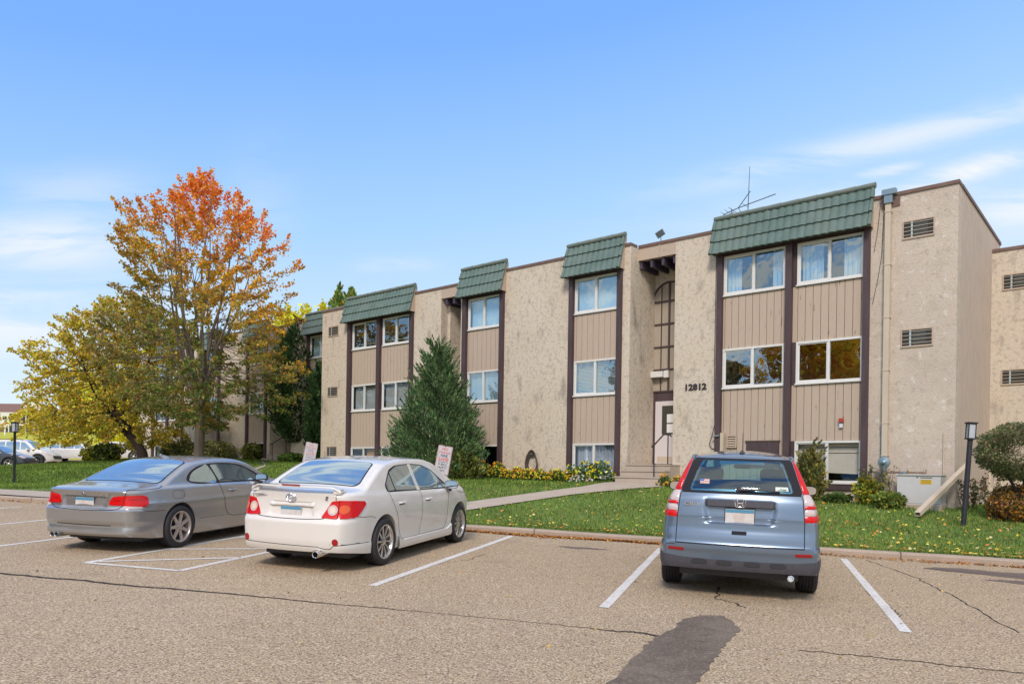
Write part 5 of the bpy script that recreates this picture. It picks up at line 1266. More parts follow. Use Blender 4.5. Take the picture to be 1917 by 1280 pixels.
# ================================================================== vegetation
L_TREE = leafmat('foliage', .6, .40); L_FLOW = leafmat('petals', .6, .25); L_GRASS = leafmat('grass_blades', .7, .3)
BARK = mat('bark', (.15, .115, .09), .9, noise=[(4, .6, (.24, .20, .165), 5, .45, .65, (4, 4, .5)), (10, .5, (.06, .045, .04), 5, .55, .7, (5, 5, .6))], bump=.02, bumpscale=14)
BARKD = mat('bark_dark', (.055, .035, .03), .9, bump=.02, bumpscale=14)
def leafmesh(name, P, S, C, m, parent=None, asp=1.6, D=None, rs=0, flat=0, loc=None):
    """one quad (kite) per leaf. P (n,3) S (n,) C (n,3); D preferred long axis"""
    rg = np.random.default_rng(rs); n = len(P)
    A = rg.normal(size=(n, 3)); 
    if D is not None: A = D + A * .25
    if flat: A[:, 2] *= (1 - flat)
    A /= np.linalg.norm(A, axis=1)[:, None]
    B = rg.normal(size=(n, 3)); 
    if flat: B[:, 2] *= (1 - flat)
    B = B - (B * A).sum(1)[:, None] * A; B /= np.linalg.norm(B, axis=1)[:, None]
    S = S[:, None]; a = A * S * .5 * asp; b = B * S * .5
    V = np.empty((n, 4, 3)); V[:, 0] = P - a; V[:, 1] = P + b - a * .1; V[:, 2] = P + a; V[:, 3] = P - b - a * .1
    if loc is not None: V -= np.array(loc)
    me = bpy.data.meshes.new(name); me.vertices.add(4 * n); me.vertices.foreach_set('co', V.ravel())
    me.loops.add(4 * n); me.loops.foreach_set('vertex_index', np.arange(4 * n, dtype=np.int32)); me.polygons.add(n)
    me.polygons.foreach_set('loop_start', np.arange(0, 4 * n, 4, dtype=np.int32)); me.polygons.foreach_set('loop_total', np.full(n, 4, dtype=np.int32))
    me.update(calc_edges=True)
    at = me.attributes.new('Col', 'FLOAT_COLOR', 'POINT'); CC = np.ones((n, 4, 4)); CC[:, :, :3] = np.clip(C, 0, 1)[:, None, :]; at.data.foreach_set('color', CC.ravel())
    me.materials.append(m); o = bpy.data.objects.new(name, me); link(o, parent)
    if loc is not None and parent is None: o.location = loc
    return o
GAIN = 1.45
def pal(rg, cols, n, jit=.18):
    cols = np.array(cols); c = cols[rg.integers(0, len(cols), n)] * GAIN; return np.minimum(c, .9) * (1 + rg.normal(size=(n, 1)) * jit) * (1 + rg.normal(size=(n, 3)) * .05)
def profile(tbl, z): return np.interp(z, [p[0] for p in tbl], [p[1] for p in tbl])
def broadleaf(name, base, label, cat, prof, colfn, ncl, per, lsz, fork, nl, trunk_r, seed, lean=(0, 0), cxo=None, bark=None, group=None, csp=.42, limbfrac=.92, clump=.75):
    """trunk forking into ascending limbs; twigs carry leaf clusters through the crown volume"""
    rg = np.random.default_rng(seed); bark = bark or BARK
    root = empty(name, base, 0, label, cat, group); bx, by, bz = base
    zt = prof[-1][0]; zb = prof[0][0]
    off = (lambda z: (0, 0)) if cxo is None else cxo
    g = G(); nodes = []
    fx, fy = lean
    tr = [(0, 0, -.3), (fx * .1, fy * .1, fork * .3), (fx * .5, fy * .5, fork * .7), (fx, fy, fork)]
    g.tube(tr, [trunk_r * 1.35, trunk_r * 1.02, trunk_r * .92, trunk_r * .85], bark, 12)
    for k in range(nl):
        th = 2 * math.pi * (k + rg.uniform(-.3, .3)) / nl; topz = zb + (zt - zb) * (rg.uniform(.55, limbfrac) if k else limbfrac)
        rad = profile(prof, topz) * rg.uniform(.45, .8) * (1 if k else .15)
        z0 = fork + rg.uniform(-.15, .5); pts = []; m = 9; ph = rg.uniform(0, 6)
        for i in range(m):
            t = i / (m - 1); z = z0 + (topz - z0) * t ** .9; ox, oy = off(z); rr = rad * t ** .75
            pts.append((fx * (1 - t) + ox * t + math.cos(th) * rr + .12 * math.sin(ph + t * 7), fy * (1 - t) + oy * t + math.sin(th) * rr + .12 * math.cos(ph * 2 + t * 6), z))
        r0 = trunk_r * rg.uniform(.34, .5); g.tube(pts, [r0 * (1 - t * .88) for t in np.linspace(0, 1, m)], bark, 7)
        nodes += [(p, r0 * (1 - i / m)) for i, p in enumerate(pts) if i >= 2]
    NP = np.array([p for p, r in nodes]); cl = []
    tries = 0
    while len(cl) < ncl and tries < ncl * 30:
        tries += 1
        z = rg.uniform(zb, zt); r = profile(prof, z); q = rg.uniform(0, 1) ** .5; th = rg.uniform(0, 2 * math.pi)
        # lumpy outline
        lump = 1 + .16 * math.sin(th * 3 + z * 1.1 + seed) + .10 * math.sin(th * 7 + z * 2.3) + .06 * math.sin(z * 6 + th)
        if rg.uniform() > r * q / max(p[1] for p in prof) + .25: continue
        ox, oy = off(z); cl.append((ox + math.cos(th) * r * q * lump, oy + math.sin(th) * r * q * lump, z))
    cl = np.array(cl); P = []; 
    for c in cl:
        d = np.linalg.norm(NP - c + np.array([0, 0, .8]), axis=1); i = int(d.argmin()); a = NP[i]
        if rg.uniform() < .3:
            mid = (a + c) / 2 + np.array([0, 0, -.12]) + rg.normal(size=3) * .05
            g.tube([tuple(a), tuple(mid), tuple(c)], [.022, .014, .006], bark, 4, cap=False)
        dr = c - a; dn = np.linalg.norm(dr) + 1e-6; dr = dr / dn
        k = int(per * rg.uniform(.6, 1.4)); ol = math.hypot(c[0], c[1]) + 1e-6; hz = (c[2] - zb) / (zt - zb)
        up_ = (.25 + 1.1 * hz) * clump; dv = np.array([c[0] / ol * (1.1 - .6 * hz), c[1] / ol * (1.1 - .6 * hz), up_ - .35]) + rg.normal(size=3) * .22; dv /= np.linalg.norm(dv)
        Ls = csp * rg.uniform(1.8, 3.4); tt_ = rg.beta(1.4, 1.2, k)[:, None]; wd_ = csp * (.62 - .40 * tt_)
        bend = np.array([0, 0, -.22 * (1 - hz)]) * tt_ ** 2 * Ls
        P.append(c + dv * (tt_ - .45) * Ls + bend + rg.normal(size=(k, 3)) * wd_ * .62)
        if rg.uniform() < .5: g.tube([tuple(c - dv * .45 * Ls), tuple(c + dv * .4 * Ls)], [.010, .004], bark, 3, cap=False)
    P = np.concatenate(P); S = lsz * rg.uniform(.6, 1.35, len(P)); C = colfn(P, rg)
    g.build('trunk', root, sharp=60)
    leafmesh('crown', P, S, C, L_TREE, root, 1.25, rs=seed)
    return root
def P3(a, b): return np.array([a[0] + b[0], a[1] + b[1], a[2] + b[2]])
# --- the orange maple
mb = (-13.75, 33.3, 1.76)
def mcol(P, rg):
    n = len(P); z = P[:, 2]; x = P[:, 0]
    t = np.clip((z + .55 * x + rg.normal(size=n) * .9 - 5.4) / 3.0, 0, 1)[:, None]; u = np.clip((z + .2 * x + rg.normal(size=n) * .9 - 9.1) / 1.8, 0, 1)[:, None]
    low = pal(rg, [(.13, .19, .04), (.18, .22, .045), (.24, .19, .05), (.09, .145, .035), (.28, .16, .06)], n); mid = pal(rg, [(.62, .33, .03), (.70, .40, .03), (.45, .30, .04), (.66, .25, .03), (.30, .24, .04)], n); top = pal(rg, [(.78, .16, .04), (.80, .24, .03), (.62, .12, .05), (.70, .32, .03)], n)
    lf = np.clip((-x - 1.6 + rg.normal(size=n) * .6) / 2.2, 0, 1)[:, None]; brown = pal(rg, [(.30, .19, .06), (.20, .17, .05), (.36, .20, .07)], n)
    c = low * (1 - t) + mid * t; c = c * (1 - u) + top * u; return c * (1 - lf * .65) + brown * lf * .65
broadleaf('maple_tree', mb, 'tallest tree, a maple with red and orange top and olive green lower branches', 'tree',
    [(1.7, .8), (2.2, 2.4), (3.0, 3.6), (4.2, 4.1), (5.6, 3.9), (7.2, 3.5), (8.6, 3.5), (9.8, 3.2), (10.9, 2.4), (11.7, 1.5), (12.4, .4)], mcol, 660, 72, .092, 2.1, 14, .21, 4, cxo=lambda z: (.0 if z > 6 else -.15, 0), csp=.33, clump=1.0)
# --- yellow green tree on the left with a leaning dark trunk
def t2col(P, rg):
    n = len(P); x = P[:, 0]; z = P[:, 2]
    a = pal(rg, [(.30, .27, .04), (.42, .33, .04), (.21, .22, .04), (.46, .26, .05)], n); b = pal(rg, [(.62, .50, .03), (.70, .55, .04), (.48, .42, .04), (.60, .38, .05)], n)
    f = np.clip((-x * .35 + P[:, 1] * .12 - z * .05 + rg.normal(size=n) * .9 - .2), 0, 1)[:, None]; return a * (1 - f) + b * f  # yellower towards the left: sunlight put into the leaf colour
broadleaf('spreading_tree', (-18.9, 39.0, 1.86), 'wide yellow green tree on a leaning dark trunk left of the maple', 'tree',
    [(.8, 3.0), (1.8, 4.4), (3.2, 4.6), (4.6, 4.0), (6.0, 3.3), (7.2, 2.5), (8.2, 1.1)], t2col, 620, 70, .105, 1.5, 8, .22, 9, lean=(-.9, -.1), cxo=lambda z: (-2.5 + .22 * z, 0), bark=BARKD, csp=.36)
# --- trees further back; behind the cars, sunlight is put into the yellow leaf colour
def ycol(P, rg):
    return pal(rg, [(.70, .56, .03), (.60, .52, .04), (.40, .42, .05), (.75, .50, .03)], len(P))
def gcol(P, rg): return pal(rg, [(.16, .22, .05), (.22, .27, .05), (.30, .30, .05), (.11, .16, .04)], len(P))
broadleaf('yellow_tree', (-31.5, 64, 2.4), 'bright yellow tree behind the parked white cars', 'tree', [(1.0, 2.0), (2.5, 4.4), (5, 5.0), (7, 3.6), (8.6, 1.2)], ycol, 200, 50, .26, 1.6, 6, .2, 21, csp=.8)
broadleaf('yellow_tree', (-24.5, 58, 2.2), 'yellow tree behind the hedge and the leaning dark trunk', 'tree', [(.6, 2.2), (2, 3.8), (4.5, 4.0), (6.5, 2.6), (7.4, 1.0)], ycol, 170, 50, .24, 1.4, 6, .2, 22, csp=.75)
broadleaf('green_tree', (-41.5, 84, 4.5), 'round green tree beside the far two storey house', 'tree', [(1.0, 2.0), (2.5, 3.6), (4.5, 3.8), (6.0, 2.4), (6.8, .8)], gcol, 130, 50, .3, 1.6, 6, .2, 23, csp=.9)
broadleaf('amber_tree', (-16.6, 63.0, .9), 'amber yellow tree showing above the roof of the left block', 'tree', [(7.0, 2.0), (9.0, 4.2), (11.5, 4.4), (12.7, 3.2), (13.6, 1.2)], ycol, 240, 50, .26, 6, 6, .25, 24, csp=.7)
for i, (x, y, lb) in enumerate([(-104, 190, 'green tree at the far left edge behind the house roof'), (-85, 186, 'dark green tree right of the far house roof')]):
    broadleaf('distant_tree', (x, y, 8.5), lb, 'tree', [(1.0, 4.0), (4, 7.0), (8, 6.5), (11, 3), (12.5, 1)] if i == 0 else [(1.0, 4.0), (4, 6.0), (7, 5.5), (9, 2.6), (10.5, 1)], gcol, 90, 50, .75, 2, 5, .4, 30 + i, csp=2.0)
# --- trees across the drive, seen only mirrored in the windows
broadleaf('orange_tree', (-26.2, -1.2, -.2), 'tall orange tree across the drive mirrored in the windows', 'tree', [(2.0, 3.0), (4, 4.6), (8, 5.0), (11, 3.6), (13.4, 1)], lambda P, rg: pal(rg, [(.62, .28, .01), (.62, .42, .02), (.62, .50, .03), (.45, .30, .03), (.60, .22, .01)], len(P)), 420, 80, .24, 2.4, 7, .25, 41, csp=.8)
broadleaf('brown_tree', (-30.0, 8.0, -.2), 'russet tree across the drive mirrored in the windows', 'tree', [(2.0, 3.4), (4, 4.8), (8, 5.0), (10, 3.6), (12, 1)], lambda P, rg: pal(rg, [(.16, .13, .05), (.22, .15, .06), (.12, .13, .04), (.35, .2, .05)], len(P)), 420, 70, .26, 2.4, 7, .25, 42, csp=.8)
broadleaf('brown_tree', (-21.5, -10.5, -.2), 'dark olive tree across the drive mirrored in the windows', 'tree', [(2.0, 3.4), (4, 4.4), (7, 4.6), (9, 3.0), (11, 1)], lambda P, rg: pal(rg, [(.14, .14, .05), (.10, .13, .04), (.25, .2, .06)], len(P)), 360, 70, .26, 2.4, 7, .25, 43, csp=.8)
# --- conifers
def conifer(name, base, label, prof, n, ln, wd, cols, seed, up=.9, spikes=60, cat='tree', sq=1.0, trunk=.09, spike_len=.5, group=None):
    rg = np.random.default_rng(seed); root = empty(name, base, 0, label, cat, group); H_ = prof[-1][0]
    g = G(); g.tube([(0, 0, -.2), (0, 0, H_ * .5), (0, 0, H_ * .9)], [trunk * 1.3, trunk, trunk * .3], BARKD, 8); g.build('trunk', root)
    P = []; D = []
    z = rg.uniform(prof[0][0], H_ * .99, n * 3); r = profile(prof, z); keep = rg.uniform(size=len(z)) < (r + .08) / (max(p[1] for p in prof) + .08); z = z[keep][:n]; r = r[keep][:n]
    th = rg.uniform(0, 2 * math.pi, len(z)); q = rg.uniform(.0, 1, len(z)) ** .33
    lump = 1 + .13 * np.sin(th * 5 + z * 3.1 + seed) + .11 * np.sin(th * 9 - z * 5) + .10 * np.sin(z * 9 + th * 2)
    rr = r * q * lump
    P.append(np.c_[np.cos(th) * rr, np.sin(th) * rr * sq, z]); D.append(np.c_[np.cos(th) * .75, np.sin(th) * .75, np.full(len(z), up)])
    # feathery shoots that stick out of the outline
    for k in range(spikes):
        zz = rg.uniform(prof[0][0], H_); t0 = rg.uniform(0, 2 * math.pi); r0 = profile(prof, zz) * .88; m = 26; d = np.array([math.cos(t0) * .8, math.sin(t0) * .8 * sq, up * 1.0 + rg.uniform(-.2, .3)]); d /= np.linalg.norm(d); L_ = spike_len * rg.uniform(.6, 1.3)
        t = rg.uniform(0, 1, m)[:, None]; p = np.array([math.cos(t0) * r0, math.sin(t0) * r0 * sq, zz]) + d * t * L_ + rg.normal(size=(m, 3)) * .035 * (1.2 - t); P.append(p); D.append(np.repeat(d[None], m, 0))
    P = np.concatenate(P); D = np.concatenate(D); c = pal(rg, cols, len(P), .25)
    c *= (1 + .30 * np.sin(P[:, 2] * 4 + np.arctan2(P[:, 1], P[:, 0]) * 4) + .22 * np.sin(P[:, 2] * 11 + np.arctan2(P[:, 1], P[:, 0]) * 9))[:, None]  # colour bands darken the foliage like shaded gaps between sprays
    leafmesh('foliage', P, ln * rg.uniform(.6, 1.3, len(P)), c, L_TREE, root, wd, D=D, rs=seed)
    return root
conifer('juniper', (-2.55, 25.6, 1.42), 'broad conical blue green juniper in front of the apartment block', [(.0, 1.05), (.35, 1.45), (1.0, 1.52), (1.8, 1.30), (2.4, 1.02), (3.1, .72), (3.7, .42), (4.35, .03)], 26000, .038, 3.4, [(.055, .12, .05), (.085, .165, .065), (.035, .075, .035), (.15, .22, .09), (.11, .16, .08), (.20, .25, .10)], 51, .95, 420, trunk=.1, spike_len=.5)
conifer('shrub', (-1.55, 24.9, 1.38), 'low yellowish evergreen shrub at the right foot of the big juniper', [(.0, .45), (.3, .6), (.65, .5), (.95, .1)], 2600, .06, 2.2, [(.22, .22, .05), (.14, .17, .05), (.10, .13, .05)], 52, .5, 20, cat='shrub', trunk=.03, spike_len=.2)
conifer('arborvitae', (-10.95, 38.9, 1.98), 'dark tall arborvitae with bare lower trunk against the gap between the blocks', [(1.0, .5), (1.6, 1.2), (3.0, 1.6), (4.4, 1.5), (5.6, 1.2), (6.6, .75), (7.4, .1)], 15000, .085, 1.9, [(.05, .10, .035), (.07, .13, .04), (.035, .07, .03), (.10, .16, .05)], 53, .6, 120, trunk=.12, spike_len=.4)
conifer('arborvitae', (-9.25, 36.1, 1.86), 'narrow dark arborvitae hugging the left corner of block 12812', [(.1, .35), (1.0, .55), (2.5, .6), (3.8, .45), (4.8, .05)], 7000, .08, 2.2, [(.05, .10, .035), (.07, .13, .045), (.035, .075, .03)], 54, .9, 60, trunk=.06, spike_len=.3)
for i, (x, lb) in enumerate([(-13.1, 'left pointed cypress rising above the roof of block 12812'), (-12.15, 'right pointed cypress rising above the roof of block 12812')]):
    conifer('cypress', (x, 56.5, 2), lb, [(6.0, 1.1), (9, 1.05), (11, .82), (12.3, .45), (13.1 + .15 * i, .06)], 5200, .17, 1.9, [(.15, .26, .06), (.24, .32, .06), (.09, .15, .05), (.34, .28, .06)], 55 + i, 1.2, 30, trunk=.15, spike_len=.5)
# --- clipped round shrub on a stem, right edge
def blobshrub(name, base, label, cen, rad, n, lsz, cols, seed, stem=None, cat='shrub', cut=None, group=None, m=None, shell=.25, asp=1.4):
    rg = np.random.default_rng(seed); root = empty(name, base, 0, label, cat, group)
    if stem:
        g = G()
        for s_ in stem: g.tube(s_[0], s_[1], BARKD, 7)
        g.build('stem', root)
    d = rg.normal(size=(n, 3)); d /= np.linalg.norm(d, axis=1)[:, None]; th = np.arctan2(d[:, 1], d[:, 0])
    q = 1 - np.abs(rg.normal(size=n)) * shell; q = np.clip(q, .1, 1.05) * (1 + .05 * np.sin(th * 6 + d[:, 2] * 7) + .04 * np.sin(d[:, 2] * 13 + th * 3))
    P = np.array(cen) + d * q[:, None] * np.array(rad)
    if cut is not None: P = P[P[:, 2] > cut]
    c = pal(rg, cols, len(P), .25) * (.9 + .25 * np.sin(P[:, :1] * 7 + P[:, 2:] * 9))
    leafmesh('foliage', P, lsz * rg.uniform(.6, 1.3, len(P)), c, m or L_TREE, root, asp, rs=seed); return root
tb = (10.62, 15.9, .79)
blobshrub('topiary_shrub', tb, 'large clipped round shrub on a leaning dark stem at the right edge', (.12, 0, 1.47), (.93, .85, .62), 20000, .036, [(.20, .21, .10), (.12, .17, .07), (.25, .23, .14), (.07, .11, .04), (.30, .23, .13)], 61,
    stem=[([(.25, 0, -.1), (.05, 0, .5), (-.22, 0, .95), (-.3, 0, 1.2)], [.035, .035, .03, .02]), ([(.25, 0, -.1), (.18, .05, .6), (.1, .05, 1.2)], [.035, .03, .02])], shell=.2)
broken = [(-.1, 0)]
blobshrub('mum_bush', (10.62, 16.1, .80), 'rust and yellow chrysanthemum bush under the clipped round shrub', (.12, .0, .33), (.62, .5, .44), 5200, .045, [(.34, .13, .03), (.42, .24, .03), (.13, .12, .05), (.09, .10, .04), (.20, .09, .05), (.25, .14, .05)], 62, cut=-.02, cat='bush')
x, y = W2(-6.75, 19.75)
conifer('tall_bush', (x, y, 1.1), 'tall straggly olive bush before the ground floor window at right', [(.0, .32), (.4, .36), (.8, .34), (1.1, .22), (1.28, .05)], 2600, .055, 1.8, [(.13, .14, .05), (.18, .18, .06), (.09, .11, .04), (.28, .22, .05)], 63, .9, 26, cat='bush', trunk=.015, spike_len=.3)
x, y = W2(-7.35, 19.7)
blobshrub('low_bush', (x, y, 1.1), 'low green bush left of the tall straggly bush', (0, 0, .2), (.45, .3, .3), 1300, .06, [(.10, .17, .04), (.15, .21, .05)], 64, cut=-.02, cat='bush')
for i, (s, F, w, hh, cols, lb) in enumerate([(-5.35, 19.65, .36, .62, [(.20, .25, .04), (.30, .30, .04), (.10, .15, .04), (.45, .33, .03)], 'leafy yellow green plant left of the white utility cabinet'), (-4.75, 19.2, .42, .36, [(.16, .23, .05), (.10, .15, .04), (.28, .28, .05)], 'low spreading plant at the left corner of the white utility cabinet'), (-6.05, 19.7, .38, .22, [(.09, .14, .04), (.12, .18, .05)], 'low weeds at the wall between bush and gas meter')]):
    x, y = W2(s, F); z = float(lawn(x, y)[0]); blobshrub('leafy_plant', (x, y, z), lb, (0, 0, hh * .55), (w, w * .7, hh * .6), 1500, .06, cols, 70 + i, cut=-.02, cat='plant', shell=.5)
def stems(name, s, F, n, hh, lb, cols, seed, w=.3, nleaf=9, group=None):
    rg = np.random.default_rng(seed); x, y = W2(s, F); z = float(lawn(x, y)[0]); root = empty(name, (x, y, z), 0, lb, 'plant', group); g = G(); P = []
    for k in range(n):
        a, b = rg.uniform(-w, w), rg.uniform(-w * .4, w * .4); h_ = hh * rg.uniform(.6, 1.05); tx, ty = a + rg.uniform(-.12, .12), b + rg.uniform(-.1, .1)
        g.tube([(a * .6, b * .6, -.02), (a, b, h_ * .5), (tx, ty, h_)], [.007, .005, .003], BARKD, 4, cap=False)
        t = rg.uniform(.2, 1, nleaf)[:, None]; P.append(np.array([a * .6, b * .6, 0]) * (1 - t) + np.array([tx, ty, h_]) * t + rg.normal(size=(nleaf, 3)) * .035)
    g.build('stem', root); P = np.concatenate(P); leafmesh('foliage', P, .055 * rg.uniform(.6, 1.4, len(P)), pal(rg, cols, len(P)), L_TREE, root, 1.3, rs=seed)
stems('climbing_plant', -5.15, 19.85, 16, 1.05, 'sparse climbing stems tangled around the gas meter pipes', [(.13, .16, .05), (.28, .25, .05), (.09, .12, .05)], 75, .42, 16)
stems('climbing_plant', -4.4, 20.0, 8, 1.0, 'sparse stems standing behind the white utility cabinet', [(.10, .13, .05), (.2, .18, .06)], 76, .36, 9)
stems('rose_bush', -3.35, 20.6, 10, .8, 'dark leggy rose bush in the shade right of the downspout end', [(.07, .11, .05), (.11, .14, .06), (.2, .1, .06)], 77, .3, 22)
stems('rose_bush', -3.2, 21.7, 12, .85, 'dark rose bush behind the lamp post at right', [(.06, .10, .05), (.09, .13, .05), (.2, .08, .05)], 78, .42, 26)
# --- hedge and shrubs in front of the far block
for i, (x, y, w, d_, hh, cols, lb) in enumerate([(-18.2, 41.6, 1.15, .7, .95, [(.22, .24, .09), (.15, .18, .06), (.27, .25, .11)], 'left clipped section of the olive hedge under the maple'), (-16.1, 41.0, 1.25, .7, .95, [(.22, .24, .09), (.16, .18, .06), (.28, .25, .11)], 'right clipped section of the olive hedge under the maple'),
        (-21.6, 40.4, .75, .7, .95, [(.06, .10, .035), (.10, .15, .05), (.3, .3, .05)], 'round dark shrub left of the leaning trunk'), (-23.0, 42.0, .9, .7, .8, [(.40, .40, .04), (.5, .42, .04), (.2, .24, .05)], 'yellow green shrub behind the round dark shrub'), (-13.7, 40.0, .6, .6, .85, [(.13, .14, .04), (.2, .2, .05)], 'olive shrub beside the maple trunk'),
        (-12.2, 40.0, .9, .4, .28, [(.12, .2, .04), (.16, .24, .05)], 'low ground plants under the hose on the far block'), (-10.8, 37.2, .7, .5, .45, [(.10, .18, .04), (.14, .22, .05)], 'low green shrub at the foot of the dark arborvitae')]):
    z = float(lawn(x, y)[0]); blobshrub('hedge' if 'hedge' in lb and 'section' in lb else 'shrub', (x, y, z), lb, (0, 0, hh * .5), (w, d_, hh * .62), 2200, .10, cols, 80 + i, cut=-.05, cat='hedge' if 'section' in lb else 'shrub', shell=.35)
# --- flower plants
def flowerplant(proto, seed, hh, w, nl, nf, fcols, lcols, fs=.05, tall=False):
    rg = np.random.default_rng(seed); root = empty(proto, (0, 0, 0))
    d = rg.normal(size=(nl, 3)); d /= np.linalg.norm(d, axis=1)[:, None]; d[:, 2] = np.abs(d[:, 2]); q = rg.uniform(.2, 1, nl) ** .5
    P = d * q[:, None] * np.array([w, w, hh]); leafmesh('foliage', P, .05 * rg.uniform(.6, 1.3, nl), pal(rg, lcols, nl), L_TREE, root, 1.6, rs=seed)
    d = rg.normal(size=(nf, 3)); d /= np.linalg.norm(d, axis=1)[:, None]; d[:, 2] = np.abs(d[:, 2]) * .8 + .25; d /= np.linalg.norm(d, axis=1)[:, None]
    P = d * np.array([w, w, hh]) * rg.uniform(.92, 1.12, nf)[:, None]; c = pal(rg, fcols, nf, .1)
    # each bloom: three crossed petals
    P = np.repeat(P, 3, 0) + rg.normal(size=(nf * 3, 3)) * .006; c = np.repeat(c, 3, 0); leafmesh('blooms', P, fs * rg.uniform(.8, 1.25, nf * 3), c, L_FLOW, root, 1.0, rs=seed)
    return root
GRN = [(.07, .13, .03), (.10, .17, .04), (.05, .09, .03)]
OR = [(.85, .34, .02), (.80, .25, .02), (.85, .45, .03)]; YE = [(.85, .55, .03), (.85, .66, .06), (.80, .45, .02)]; PK = [(.85, .72, .62), (.8, .5, .45)]
def put(o, s, F, first, lb, cat, grp, sc=1, rz=0):
    x, y = W2(s, F); z = float(lawn(x, y)[0]) - .02
    if first is None:
        r = o.copy(); scene.collection.objects.link(r)
        for ch in o.children: c = ch.copy(); scene.collection.objects.link(c); c.parent = r
    else: r = o
    r.location = (x, y, z); r.rotation_euler = (0, 0, rz); r.scale = (sc, sc, sc); return tag(r, lb, cat, grp)
rg = np.random.default_rng(90)
pm = flowerplant('marigold_plant', 91, .40, .31, 420, 80, YE + OR, GRN, .048); first = 1
for i in range(11):
    s = -15.75 + i * .3 if i < 7 else -17.5 + (i - 7) * .42; F = 19.15 + rg.uniform(-.2, .15) if i < 7 else 19.35 + rg.uniform(-.1, .1)
    put(pm, s, F, first, (['first', 'second', 'third', 'fourth', 'fifth', 'sixth', 'seventh'][i] + ' yellow marigold plant rightwards from the coiled hose') if i < 7 else (['first', 'second', 'third', 'fourth'][i - 7] + ' low marigold plant rightwards from the juniper foot'), 'flower plant', 'marigolds in the bed under the hose' if i < 7 else 'marigolds right of the juniper', rg.uniform(.85, 1.15), rg.uniform(0, 6)); first = None
po = flowerplant('marigold_plant', 92, .42, .26, 360, 26, OR, GRN, .06); first = 1
for s, F, sc, lb, gp in [(-17.75, 19.3, 1.5, 'taller orange flowered plant at the right foot of the juniper', None), (-17.2, 19.55, 1.35, 'orange and tall flowered plant before the brown post by the juniper', None), (-10.65, 19.25, .95, 'orange flowered plant beside the handrail post', None), (-10.3, 19.35, .9, 'orange flowered plant second from the handrail post', None)]:
    put(po, s, F, first, lb, 'flower plant', gp, sc, s * 3); first = None
py = flowerplant('dahlia_plant', 93, .62, .38, 620, 42, YE + PK[:1], GRN, .065); first = 1
for s, F, sc, lb in [(-13.35, 19.35, 1.12, 'tall yellow flowered plant under the ground floor window'), (-12.75, 19.2, 1.1, 'tall yellow flowered plant beside the entrance steps'), (-13.95, 19.4, .95, 'tall mixed flower plant at the left of the ground floor window'), (-9.95, 19.5, .62, 'yellow flowered plant behind the blue car right of the steps')]:
    put(py, s, F, first, lb, 'flower plant', None, sc, s * 2); first = None
pp = flowerplant('pink_flower_plant', 94, .24, .24, 260, 40, PK, GRN, .05); first = 1
for s, F in [(-13.3, 18.75), (-12.95, 18.6)]:
    put(pp, s, F, first, 'low pale pink flower plant at the edge of the path, ' + ('left one' if s < -13.1 else 'the one nearer the steps'), 'flower plant', 'pale pink flowers by the path', 1, s); first = None
for o, s, F, lb in [(po, -7.75, 19.6, 'small orange flowered plant behind the blue car')]: put(o, s, F, None, lb, 'flower plant', None, .8, 1)
# --- grass blades and fallen leaves
rg = np.random.default_rng(101)
def inlawn(t, n):
    x = KP[0] + KD[0] * t + KN[0] * n; y = KP[1] + KD[1] * t + KN[1] * n; s = x * EX[0] + y * EX[1]; F = x * DD[0] + y * DD[1]
    lx = np.interp(F, [p[1] for p in left], [p[0] for p in left]); rx = np.interp(F, [p[1] for p in right], [p[0] for p in right])
    path = (s > lx - .03) & (s < rx + .03) & (F < 19.2)
    walk = (t < -5.0) & (n < 1.53)
    bld = (F > 20.1) & (s > -29) & (s < -3.5)
    A_ = np.array(A2); sx_ = np.interp(F, A_[:, 1], A_[:, 0]); p2 = (np.abs(s - sx_) < .62) & (F < 21) & (s < -22)
    return x, y, ~(path | walk | bld | p2)
n = 260000
nn = .18 + 24 * rg.uniform(0, 1, n) ** 1.6; tt = rg.uniform(-36, 11, n); x, y, ok = inlawn(tt, nn)
v_ = (y > 5) & (np.abs(x / y) < .74); ok &= v_; x, y, nn, tt = x[ok], y[ok], nn[ok], tt[ok]; n = len(x); z = lawn(x, y)
hgt = rg.uniform(.03, .075, n) * (1 + nn * .04); wd = .008 * (1 + nn * .10 + np.maximum(0, -tt - 8) * .05); th = rg.uniform(0, math.pi, n); lx, ly = rg.normal(size=n) * .02, rg.normal(size=n) * .02
V = np.empty((n, 3, 3)); V[:, 0] = np.c_[x - np.cos(th) * wd, y - np.sin(th) * wd, z - .005]; V[:, 1] = np.c_[x + np.cos(th) * wd, y + np.sin(th) * wd, z - .005]; V[:, 2] = np.c_[x + lx, y + ly, z + hgt]
me = bpy.data.meshes.new('grass'); me.vertices.add(3 * n); me.vertices.foreach_set('co', V.ravel()); me.loops.add(3 * n); me.loops.foreach_set('vertex_index', np.arange(3 * n, dtype=np.int32)); me.polygons.add(n)
me.polygons.foreach_set('loop_start', np.arange(0, 3 * n, 3, dtype=np.int32)); me.polygons.foreach_set('loop_total', np.full(n, 3, dtype=np.int32)); me.update(calc_edges=True)
pat = .5 + .5 * np.sin(x * 1.3 + np.sin(y * .9) * 2) * np.sin(y * 1.1 + np.sin(x * .7) * 2)  # lighter patches imitate sunlit grass in the blade colour
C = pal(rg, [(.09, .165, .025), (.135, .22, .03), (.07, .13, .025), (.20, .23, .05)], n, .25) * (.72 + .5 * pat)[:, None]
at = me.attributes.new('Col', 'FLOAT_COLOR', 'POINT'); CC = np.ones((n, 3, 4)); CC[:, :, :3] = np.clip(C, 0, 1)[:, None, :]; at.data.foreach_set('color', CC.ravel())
me.materials.append(L_GRASS); o = bpy.data.objects.new('grass', me); link(o); tag(o, 'short mown green grass of the lawn', 'grass', kind='stuff')
